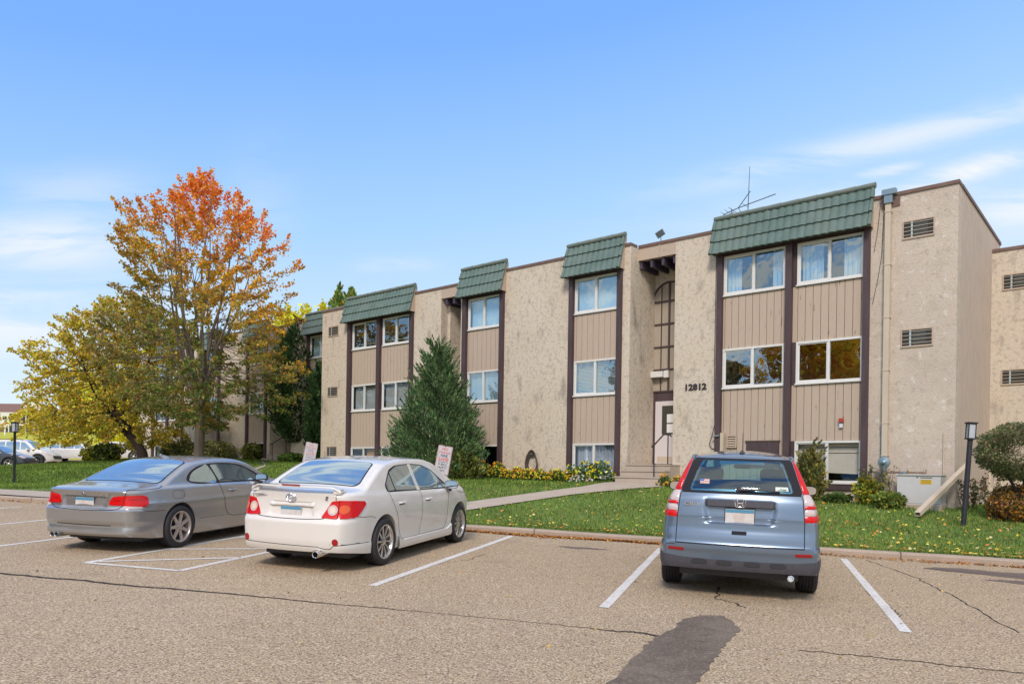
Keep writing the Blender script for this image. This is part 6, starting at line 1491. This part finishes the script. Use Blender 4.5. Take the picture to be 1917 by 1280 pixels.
n = 5200; nn = .18 + 9 * rg.uniform(0, 1, n) ** 2.3; tt = rg.uniform(-14, 11, n); keep = rg.uniform(size=n) < np.clip(.35 + (tt + 6) * .06, .12, 1); nn, tt = nn[keep], tt[keep]; x, y, ok = inlawn(tt, nn); x, y = x[ok], y[ok]; z = lawn(x, y) + .05
ng = 2600; tg_ = np.concatenate([rg.uniform(-3.9, 0.9, ng), rg.uniform(1, 11, ng // 3), rg.uniform(-16, -4, ng // 8)]); sg_ = np.abs(rg.normal(size=len(tg_))) * .07 * (1 + .6 * np.sin(tg_ * 2.1)); gx = KP[0] + KD[0] * tg_ - KN[0] * (sg_ + .01); gy = KP[1] + KD[1] * tg_ - KN[1] * (sg_ + .01); gz_ = lotz(gx, gy) + .012 + rg.uniform(0, .02, len(gx))
na = 160; ax_ = rg.uniform(-6, 9, na); ay_ = rg.uniform(6, 12, na); az_ = lotz(ax_, ay_) + .01
P = np.concatenate([np.c_[x, y, z], np.c_[gx, gy, gz_], np.c_[ax_, ay_, az_]]); n1 = len(x)
C = np.concatenate([pal(rg, [(.62, .45, .05), (.70, .52, .12), (.55, .30, .05), (.50, .40, .20), (.60, .22, .05)], n1), pal(rg, [(.30, .13, .04), (.42, .18, .04), (.5, .28, .06), (.20, .10, .05)], len(gx)), pal(rg, [(.35, .2, .08), (.5, .35, .1)], na)])
S = np.concatenate([rg.uniform(.025, .062, n1), rg.uniform(.025, .05, len(gx)), rg.uniform(.02, .04, na)])
o = leafmesh('fallen_leaves', P, S, C, L_FLOW, None, 1.2, rs=5, flat=.8); tag(o, 'yellow and rust fallen leaves on the lawn and along the kerb', 'leaves', kind='stuff')
# ================================================================== street furniture and fittings
SIGNW = mat('sign_face', (.55, .54, .56), .45, noise=[(7, .5, (.42, .41, .45), 4, .45, .65, one)])
SIGNR = mat('sign_red', (.62, .07, .06), .5, noise=[(18, .6, (.60, .42, .40), 3, .52, .66, one)])
SIGNK = mat('sign_black', (.10, .09, .12), .5, noise=[(18, .5, (.40, .38, .40), 3, .54, .68, one)])
SIGNR2 = mat('sign_red_faded', (.62, .24, .24), .5); SIGNK2 = mat('sign_lilac_faded', (.33, .27, .40), .5)
def sign(loc, faceaz, lean, label, w, h, z0, red, blk, seed):
    """faceaz: compass bearing the face looks to; lean: tilt to the right in the face plane"""
    root = empty('fire_lane_sign', loc, -R(faceaz - 180), label, 'sign')
    T = Matrix.Rotation(lean, 4, 'Y')      # local: x right, -y towards the viewer
    def xf(m=Matrix.Identity(4)): return T @ m
    g = G(); g.box(-.022, .022, .012, .03, -.3, z0 + h * .9, M_GREYM); g.box(-.03, -.022, .006, .03, -.3, z0 + h * .9, M_GREYM); g.box(.022, .03, .006, .03, -.3, z0 + h * .9, M_GREYM); g.build('post', root, xf=T)
    r = .03; P = rnd_poly([(-w / 2, z0), (w / 2, z0), (w / 2, z0 + h), (.035, z0 + h), (0, z0 + h - .018), (-.035, z0 + h), (-w / 2, z0 + h)], r)
    g = G(); g.prism(P, -.002, .004, SIGNW, 'y'); f = g.build('sign_plate', root, xf=T)
    # red border
    O = rnd_poly([(-w / 2 + .008, z0 + .008), (w / 2 - .008, z0 + .008), (w / 2 - .008, z0 + h - .008), (-w / 2 + .008, z0 + h - .008)], .028, 5); I_ = rnd_poly([(-w / 2 + .015, z0 + .015), (w / 2 - .015, z0 + .015), (w / 2 - .015, z0 + h - .015), (-w / 2 + .015, z0 + h - .015)], .022, 5)
    g = G(); n = len(O); g.add([(a, -.0035, b) for a, b in O] + [(a, -.0035, b) for a, b in I_], [(i, (i + 1) % n, n + (i + 1) % n, n + i) for i in range(n)], red); g.build('border', f, xf=T)
    for txt, zc, sz, m, sx_ in (('NO', .875, .062, red, 1.1), ('PARKING', .76, .044, red, 1.05), ('FIRE', .645, .062, blk, 1.1), ('LANE', .525, .070, red, 1.05), ('BY ORDER OF', .432, .026, blk, 1.05), ('PUBLIC', .345, .046, blk, 1.1), ('SAFETY', .235, .046, blk, 1.1), ('DEPT.', .125, .046, blk, 1.1)):
        text_mesh(txt, sz * h / .46 * .98, 'lettering', m, f, T @ Matrix.Translation((0, -.004, z0 + h * zc)) @ Matrix.Rotation(R(90), 4, 'X') @ Matrix.Scale(sx_ * .92, 4, (1, 0, 0)), .0006)
    g = G(); g.tube([(0, -.006, z0 + h * .955), (0, .0, z0 + h * .955)], .007, C_SEAM, 8); g.tube([(0, -.006, z0 + h * .03), (0, .0, z0 + h * .03)], .007, C_SEAM, 8); g.build('bolt', f, xf=T)
    return root
def gz_at(x, y): return float(lawn(x, y)[0])
s_ = sign((-1.64, 16.0, gz_at(-1.64, 16.0)), 172, R(9.5), 'leaning red and white fire lane sign in front of the big juniper', .305, .61, .83, SIGNR, SIGNK, 1)
g = G(); g.prism(rnd_poly([(-.15, .66), (.15, .66), (.15, .82), (-.15, .82)], .03), -.002, .004, SIGNW, 'y'); g.build('lower_plate', s_, xf=Matrix.Rotation(R(9.5), 4, 'Y'))
sign((-5.52, 20.0, gz_at(-5.52, 20.0)), 168, R(10), 'leaning faded fire lane sign left of the stucco corner behind the white car', .31, .61, .74, SIGNR2, SIGNK2, 2)
FROST = mat('lamp_glass', (.62, .66, .72), .25, trans=.35); BULB = mat('lamp_bulb', (.85, .83, .78), .3)
def lamp(loc, label, hh, w, lean=0, leany=0):
    root = empty('lamp_post', loc, R(-8), label, 'lamp post'); T = Matrix.Rotation(lean, 4, 'Y') @ Matrix.Rotation(leany, 4, 'X')
    g = G(); n = 10; hb = hh - .36
    g.tube([(0, 0, -.3), (0, 0, .2), (0, 0, hb - .02), (0, 0, hb)], [w * 1.05, w, w * .98, w * 1.3], M_BLACKM, 12)
    for z, a in ((.9, 0), (1.25, 2), (1.45, 1)): g.box(w * .4, w * 1.02, -.012, .012, hb * z / 1.7, hb * z / 1.7 + .02, C_SEAM)
    p = g.build('post', root, xf=T)
    q = .066; g = G(); g.box(-q - .015, q + .015, -q - .015, q + .015, hb, hb + .025, M_BLACKM); g.box(-q - .012, q + .012, -q - .012, q + .012, hb + .305, hb + .325, M_BLACKM); g.box(-q - .03, q + .03, -q - .03, q + .03, hb + .325, hb + .345, M_BLACKM)
    for a in (-q, q):
        for b in (-q, q): g.box(a - .008, a + .008, b - .008, b + .008, hb + .025, hb + .305, M_BLACKM)
    l = g.build('lantern', root, xf=T)
    G().box(-q + .004, q - .004, -q + .004, q - .004, hb + .027, hb + .303, FROST).build('lamp_glass', l, xf=T)
    g = G(); g.lathe([(.001, hb + .03), (.02, hb + .04), (.03, hb + .09), (.034, hb + .13), (.02, hb + .165), (.001, hb + .17)], BULB, 12); g.build('bulb', l, xf=T)
    return root
lamp((9.19, 15.42, gz_at(9.19, 15.42)), 'black lamp post leaning right in front of the clipped round shrub', 2.13, .050, lean=R(3.4))
lamp((-16.85, 25.68, gz_at(-16.85, 25.68)), 'distant black lamp post on the lawn at the far left', 2.1, .042)
# utility cabinet
x, y = W2(-4.30, 20.0); z = gz_at(x, y) - .05
root = empty('utility_cabinet', (x, y, z), ANG, 'low white metal utility cabinet with yellow warning label against the wall', 'utility cabinet')
g = G(); g.box(-.36, .55, -.42, .17, .12, .80, M_CAB); g.box(-.38, .57, -.45, .18, .801, .825, M_CAB); g.build('cabinet_body', root)
g = G(); g.box(-.40, .59, -.47, .18, -.1, .119, M_CONC); g.build('plinth', root)
g = G(); g.box(.13, .37, -.4245, -.4205, .60, .70, M_YEL); lb = g.build('warning_label', root)
g = G()
for k in range(3): g.box(.15, .35, -.4265, -.425, .678 - k * .03, .690 - k * .03 if k == 0 else .685 - k * .03, M_BLK)
g.build('label_print', lb)
g = G(); g.box(.13, .38, -.4245, -.4205, .74, .756, C_SEAM); g.box(.05, .09, -.4245, -.4205, .745, .765, C_SEAM); g.box(-.355, .545, -.4225, -.4203, .145, .150, C_SEAM); g.build('lid_marks', root)
# fallen downspout leaning from the wall to the grass
a = Vector((8.70, 16.25, gz_at(8.70, 16.25) + .10)); bpos = W2(-3.35, 20.55); b = Vector((bpos[0], bpos[1], 2.02)); d = (b - a)
root = empty('leaning_downspout', a, 0, 'square tan downspout pipe slanting from the wall corner down to the grass', 'downspout')
L_ = d.length; M_ = d.to_track_quat('Y', 'Z').to_matrix().to_4x4(); g = G(); w = .058; t = .006
g.box(-w, w, 0, L_, w * .8 - t, w * .8, M_DSPOUT); g.box(-w, w, 0, L_, -w * .8, -w * .8 + t, M_DSPOUT); g.box(-w, -w + t, 0, L_, -w * .8 + t, w * .8 - t, M_DSPOUT); g.box(w - t, w, 0, L_, -w * .8 + t, w * .8 - t, M_DSPOUT)
g.box(-w + t, w - t, .35, .36, -w * .8 + t, w * .8 - t, C_SEAM)
for k in range(5): g.box(-w - .003, w + .003, L_ * (k + .5) / 5, L_ * (k + .5) / 5 + .012, w * .8 - .002, w * .8 + .003, M_DSPOUT)
g.build('pipe', root, xf=M_)
# gas meter set with round regulator
x, y = W2(-5.05, 20.05); z = gz_at(x, y)
root = empty('gas_meter', (x, y, z), ANG, 'grey round gas regulator on rusty pipes at the foot of the downspout', 'gas meter'); dz = -z
g = G(); Mx = Matrix.Translation((0, -.1, 2.04 - z)) @ Matrix.Rotation(R(90), 4, 'X')
g.lathe([(.001, -.06), (.06, -.055), (.14, -.02), (.145, 0), (.135, .02), (.08, .035), (.05, .045), (.045, .08), (.02, .095), (.001, .097)], M_GALV, 28, Mx); g.tube([(0, -.1, 1.92 - z), (0, -.1, 1.83 - z)], [.05, .035], M_GALV, 10); g.build('regulator', root)
g = G(); g.tube([(0, -.1, 1.86 - z), (0, -.1, -.1)], .022, M_RUST, 8); g.tube([(-.38, -.05, 1.80 - z), (.85, -.05, 1.80 - z)], .022, M_RUST, 8); g.tube([(.85, -.05, 1.80 - z), (.87, -.05, 1.78 - z), (.87, -.05, 1.45 - z)], .026, M_RUST, 8); g.tube([(-.30, -.05, 1.95 - z), (-.30, -.05, -.1)], .020, M_RUST, 8); g.tube([(-.18, -.06, 1.80 - z), (-.18, -.06, .2)], .035, M_RUST, 8); g.tube([(.3, -.1, 1.72 - z), (.42, -.1, 1.80 - z), (.5, -.1, 1.80 - z)], .028, M_GALV, 8); g.build('pipework', root)
x, y = W2(-5.20, 20.26); root = empty('vent_pipe', (x, y, 2.1), ANG, 'thin grey vent pipe beside the white downspout', 'pipe')
g = G(); g.tube([(0, 0, -.15), (0, 0, .72)], .017, M_GALV, 8); g.tube([(0, 0, .68), (0, 0, .86)], .032, M_GREYM, 8); g.build('pipe', root)
# fire alarm on the siding
x, y = W2(-6.17, 20.32); root = empty('fire_alarm', (x, y, 2.95), ANG, 'small red fire alarm box with white strobe on the siding', 'alarm')
g = G(); g.box(-.05, .05, -.07, .0, .12, .22, mat('alarm_red', (.42, .05, .03), .5)); g.build('horn', root); g = G(); g.box(-.04, .04, -.05, 0, -.02, .08, M_CURT); g.box(-.012, .012, -.02, 0, .08, .12, M_GREYM); g.build('strobe', root)
# floodlight on the parapet
x, y = W2(-11.55, 20.45); root = empty('floodlight', (x, y, 8.68), ANG, 'small square floodlight standing on the roof edge above the entrance', 'floodlight')
T = Matrix.Translation((0, -.05, .27)) @ Matrix.Rotation(R(-22), 4, 'Y') @ Matrix.Rotation(R(28), 4, 'X')
g = G(); g.box(-.13, .13, -.035, .02, -.09, .10, M_GREYM); g.box(-.11, .11, -.04, -.036, -.07, .08, mat('flood_glass', (.12, .15, .17), .1)); 
for k in range(5): g.box(-.12 + k * .055, -.105 + k * .055, .021, .05, -.08, .09, M_GREYM)
g.build('lamp_head', root, xf=T)
g = G(); g.tube([(0, 0, 0), (0, -.01, .14), (-.01, -.04, .22)], .016, M_GREYM, 8); g.box(-.05, .05, -.05, .05, -.01, .03, M_SIDING); g.tube([(.05, -.06, .02), (.06, -.20, -.12), (.04, -.2, -.4)], .008, M_DSPOUT, 5); g.build('bracket', root)
# roof aerial
x, y = W2(-9.05, 21.0); root = empty('roof_antenna', (x, y, 8.5), ANG, 'bent television aerial with a tall thin mast on the roof at right', 'antenna')
g = G(); g.tube([(0, 0, -.1), (0, 0, .85), (.03, 0, 2.06)], [.014, .012, .006], M_BLACKM, 6); g.box(-.03, .03, -.02, .02, .62, .72, M_BLACKM); g.build('mast', root)
g = G(); g.tube([(-.76, 0, .83), (-.3, 0, .93), (.80, 0, 1.09)], .012, M_BLACKM, 6); g.tube([(-.30, 0, .93), (.06, 0, 1.34)], .011, M_BLACKM, 6); g.tube([(-.72, 0, .76), (-.42, 0, .84)], .009, M_BLACKM, 6); g.tube([(-.30, 0, .93), (-.22, .02, .80)], .008, M_BLACKM, 6); g.tube([(-.5, 0, .95), (-.5, 0, .70)], .01, M_BLACKM, 6)
for xx, l in ((-.74, .22), (-.6, .26), (-.46, .3), (-.1, .2)): zc = .93 + (xx + .3) * .2; g.tube([(xx, -l, zc), (xx, l, zc)], .006, M_BLACKM, 5)
g.build('boom', root)
# hoses coiled on the walls
HOSE = mat('hose_dark', (.085, .06, .05), .7); HOSE2 = mat('hose_tan', (.22, .15, .10), .7)
def hose(s, F, z, label, sc=1.0, seed=1):
    x, y = W2(s, F); root = empty('garden_hose', (x, y, z), ANG, label, 'hose'); rnd = random.Random(seed); g = G(); pts = []
    for k in range(7 * 28):
        t = 2 * math.pi * k / 28; lp = k // 28; a = (.19 + .012 * lp + .015 * math.sin(t * 2 + lp)) * sc; b = (.30 + .02 * lp) * sc
        pts.append((math.cos(t) * a * (1 - .25 * max(0, math.sin(t))), -.05 - .012 * lp - .01 * math.sin(t * 3), math.sin(t) * b - .03 * lp * max(0, -math.sin(t))))
    g.tube(pts, .013, HOSE if seed == 1 else HOSE2, 6); g.build('coil', root)
    g = G(); g.box(-.05, .05, -.14, 0, .26 * sc, .31 * sc, M_GREYM); g.lathe([(.09, 0), (.10, .03), (.06, .04)], M_GREYM, 14, Matrix.Translation((0, -.0, .27 * sc)) @ Matrix.Rotation(R(90), 4, 'X')); g.build('hanger', root)
    return root
hose(-15.92, 19.86, 1.98, 'dark garden hose coiled on the pier above the marigold bed')
hose(-38.9, 21.86, 2.46, 'garden hose coiled on the pier of the far block behind the grey car', .95, 2)
# ------------------------------------------------------------------ far cars (simple but whole)
def farcar(name, loc, az, label, paint, kind, wheelm):
    L2 = {'suv': 2.3, 'sedan': 2.35}[kind]; top = {'suv': [(-L2, .85), (-L2 + .1, 1.1), (-L2 + .35, 1.55), (-L2 + .7, 1.68), (0, 1.72), (.45, 1.66), (1.15, 1.16), (1.9, 1.02), (2.2, .85), (L2, .6)],
        'sedan': [(-L2, .85), (-L2 + .2, 1.0), (-L2 + .7, 1.05), (-1.0, 1.38), (0, 1.45), (.4, 1.40), (1.15, 1.02), (1.95, .88), (2.25, .72), (L2, .5)]}[kind]
    sp = dict(y0=-L2, y1=L2, W2=.91, yr=-1.3, yf=1.38, rw=.35, ra=.41, arch_up=.02, top=top, bot=[(-L2, .35), (-L2 + .4, .26), (L2 - .5, .26), (L2, .34)], belt=[(-L2, 1.05), (0, 1.02), (L2, .92)] if kind == 'suv' else [(-L2, .95), (L2, .88)],
        wplan=[(-L2, .8), (-L2 + .5, .90), (1.4, .90), (L2, .72)], wsec=[(.2, .95), (.45, 1.0), (.8, 1.0), (1.1, .95), (1.7, .93)], crown=[(-L2, .01), (0, .03), (L2, .02)], tumk=[(-L2, 1), (L2, 1)], ledge=.01, tumble=.30, rtop=.06, rrear=.2, krear=.4, rfront=.4, kfront=.5,
        rprof=[(.2, .08), (.5, 0), (1.0, .06)], rbow=.08, fprof=[(.25, .06), (.45, 0), (.7, .03), (1.0, .2)], fbow=.28, recess=None, recslope=0)
    car = Car(sp); root = empty(name, loc, -R(az), label, 'car'); body = car.body(root, paint)
    zt = 1.58 if kind == 'suv' else 1.34; zb = 1.06 if kind == 'suv' else .95
    for v in ('right', 'left'):
        for poly in ([(-1.75, zb), (-1.65, zt - .08), (-.8, zt), (-.75, zb)], [(-.68, zb), (-.7, zt), (.12, zt), (.2, zb)], [(.28, zb), (.2, zt), (.45, zt - .04), (.98, zb + .02)]): car.patch('side_window', rnd_poly(poly, .04), v, C_GLASS, root, off=.006, skirt=.003, step=.1)
        car.patch('headlight', rnd_poly([(L2 - .50, .82), (L2 - .24, .68), (L2 - .2, .78), (L2 - .45, .93)], .02), v, C_CLR, root, off=.008, skirt=.003, step=.05)
        sg = 1 if v == 'right' else -1
        for ya in (sp['yr'], sp['yf']):
            wheel(root, sg * .80, ya, .35, .22, .24, 5, 'five', wheelm, sg)
            if kind == 'suv':
                g = G(); vs = []; n = 14
                for k in range(n + 1):
                    t = math.pi * k / n
                    for rr in (.41, .47):
                        p, nn = car.proj(ya + rr * math.cos(t), .37 + rr * math.sin(t), v); vs.append(p + nn * .01 if p else Vector((sg * .9, ya + rr * math.cos(t), .37 + rr * math.sin(t))))
                g.add(vs, [(2 * k, 2 * k + 1, 2 * k + 3, 2 * k + 2) for k in range(n)], C_PLAS); g.build('arch_trim', root)
        p, n = car.proj(.75, zb - .02, v); mirror(root, p.x + sg * .12, .72, zb + .02, sg, paint)
    car.patch('windscreen', rnd_poly([(-.6, .55), (.6, .55), (.68, 1.02), (-.68, 1.02)], .05), 'top', C_GLASS, root, off=.006, skirt=.003, step=.1)
    car.patch('grille', rnd_poly([(-.5, .48), (.5, .48), (.55, .70), (-.55, .70)], .04), 'front', C_PLAS, root, off=.006, skirt=.003, step=.08)
    if kind == 'suv':
        g = G(); [g.tube([(sg * .60, -1.6, 1.69), (sg * .60, -1.5, 1.74), (sg * .60, .1, 1.76), (sg * .60, .3, 1.70)], .02, C_PLAS, 6) for sg in (-1, 1)]; g.build('roof_rail', root)
    return root
farcar('parked_car', (-31.4, 46.0, gz_at(-31.4, 46.0) + .03), 88, 'dark parked car cut off by the left edge of the picture', P_DARK, 'sedan', C_ALLOY)
farcar('parked_car', (-32.6, 50.6, gz_at(-32.6, 50.6) + .03), 86, 'nearest white sport utility car with black wheel arches behind the left lamp post', P_WHITE, 'suv', C_PLAS)
farcar('parked_car', (-30.9, 53.8, gz_at(-30.9, 53.8) + .03), 86, 'second white parked car, with bright alloy wheels, half behind the hanging branches', P_WHITE, 'sedan', C_ALLOY)
farcar('parked_car', (-29.5, 57.0, gz_at(-29.5, 57.0) + .03), 86, 'third white parked car, mostly hidden beside the round dark shrub', P_WHITE, 'sedan', C_ALLOY)
# ------------------------------------------------------------------ far house, lantern sign, basketball hoop
BRK = mat('far_house_wall', (.42, .30, .24), .85); RFM = mat('far_house_roof', (.20, .11, .09), .8)
hx, hy, hz_ = -122, 182, 8.2
root = empty('far_house', (hx, hy, hz_), R(-4), 'distant two storey brick house with red brown roof and balcony at the far left', 'house')
g = G(); g.box(-14, 7.2, 0, 9, 0, 5.6, BRK); wl = g.build('wall', root)
g = G(); g.prism([(-2.2, 5.55), (9.6, 5.55), (6.5, 7.9), (1.5, 7.9)], -14.6, 7.8, RFM, 'x'); g.prism([(-2.3, 5.3), (-2.1, 5.3), (-2.1, 5.549), (-2.3, 5.549)], -14.6, 7.8, M_WHITE, 'x'); g.build('roof', root)
g = G(); g.box(-14, 7.0, -1.8, -.01, 2.5, 2.75, M_WHITE); g.box(-14, 7.0, -1.8, -1.75, 3.55, 3.62, M_BLACKM)
for k in range(60): g.box(-14 + k * .35, -13.96 + k * .35, -1.79, -1.76, 2.751, 3.549, M_BLACKM)
for xx in (-8, -2.5, 2.4, 6.6): g.box(xx, xx + .22, -1.85, -1.65, 0, 2.499, M_WHITE); g.box(xx, xx + .2, -1.74, -1.56, 2.751, 5.5, M_WHITE)
g.build('balcony', root)
for xx in (-9, -4.4, .2, 4.2):
    for zz in (.3, 3.0): g = G(); g.box(xx - .1, xx + 1.9, -.05, -.005, zz - .1, zz + 2.1, M_WHITE); w_ = g.build('window', root); g = G(); g.box(xx, xx + 1.8, -.09, -.051, zz, zz + 2.0, DOORG); g.build('pane', w_)
x, y = -53.0, 84.0; z = float(hillz(np.array([x]), np.array([y]))[0])
root = empty('basketball_hoop', (x, y, z), 0, 'white basketball backboard with orange hoop near the far house', 'basketball hoop')
g = G(); g.tube([(0, 0, -.3), (0, 0, 2.6), (0, -.5, 3.0)], .06, M_GREYM, 8); g.build('pole', root)
g = G(); g.prism(spline([(-.8, 2.7), (.8, 2.7), (.95, 3.4), (0, 3.95), (-.95, 3.4)], 4), -.56, -.52, M_WHITE, 'y'); g.build('backboard', root)
g = G(); g.tube([(.28 * math.cos(t), -.9 + .28 * math.sin(t), 2.75) for t in np.linspace(0, 2 * math.pi, 17)], .03, mat('rim_orange', (.7, .2, .04), .5), 6); g.build('rim', root)
x, y = -63.6, 95.0; z = float(hillz(np.array([x]), np.array([y]))[0])
root = empty('number_sign', (x, y, z), 0, 'small white sign on the bright grass at the far left', 'sign')
g = G(); g.box(-.08, .08, .0, .08, -.3, 1.2, M_WHITE); g.build('post', root); g = G(); g.box(-.55, .55, -.06, -.005, 1.0, 2.7, M_WHITE); s_ = g.build('sign_plate', root); g = G(); g.box(-.25, .25, -.08, -.061, 1.95, 2.35, C_SEAM); g.box(-.22, .22, -.08, -.061, 1.3, 1.55, mat('rim_orange', (.7, .2, .04), .5)); g.build('marking', s_)
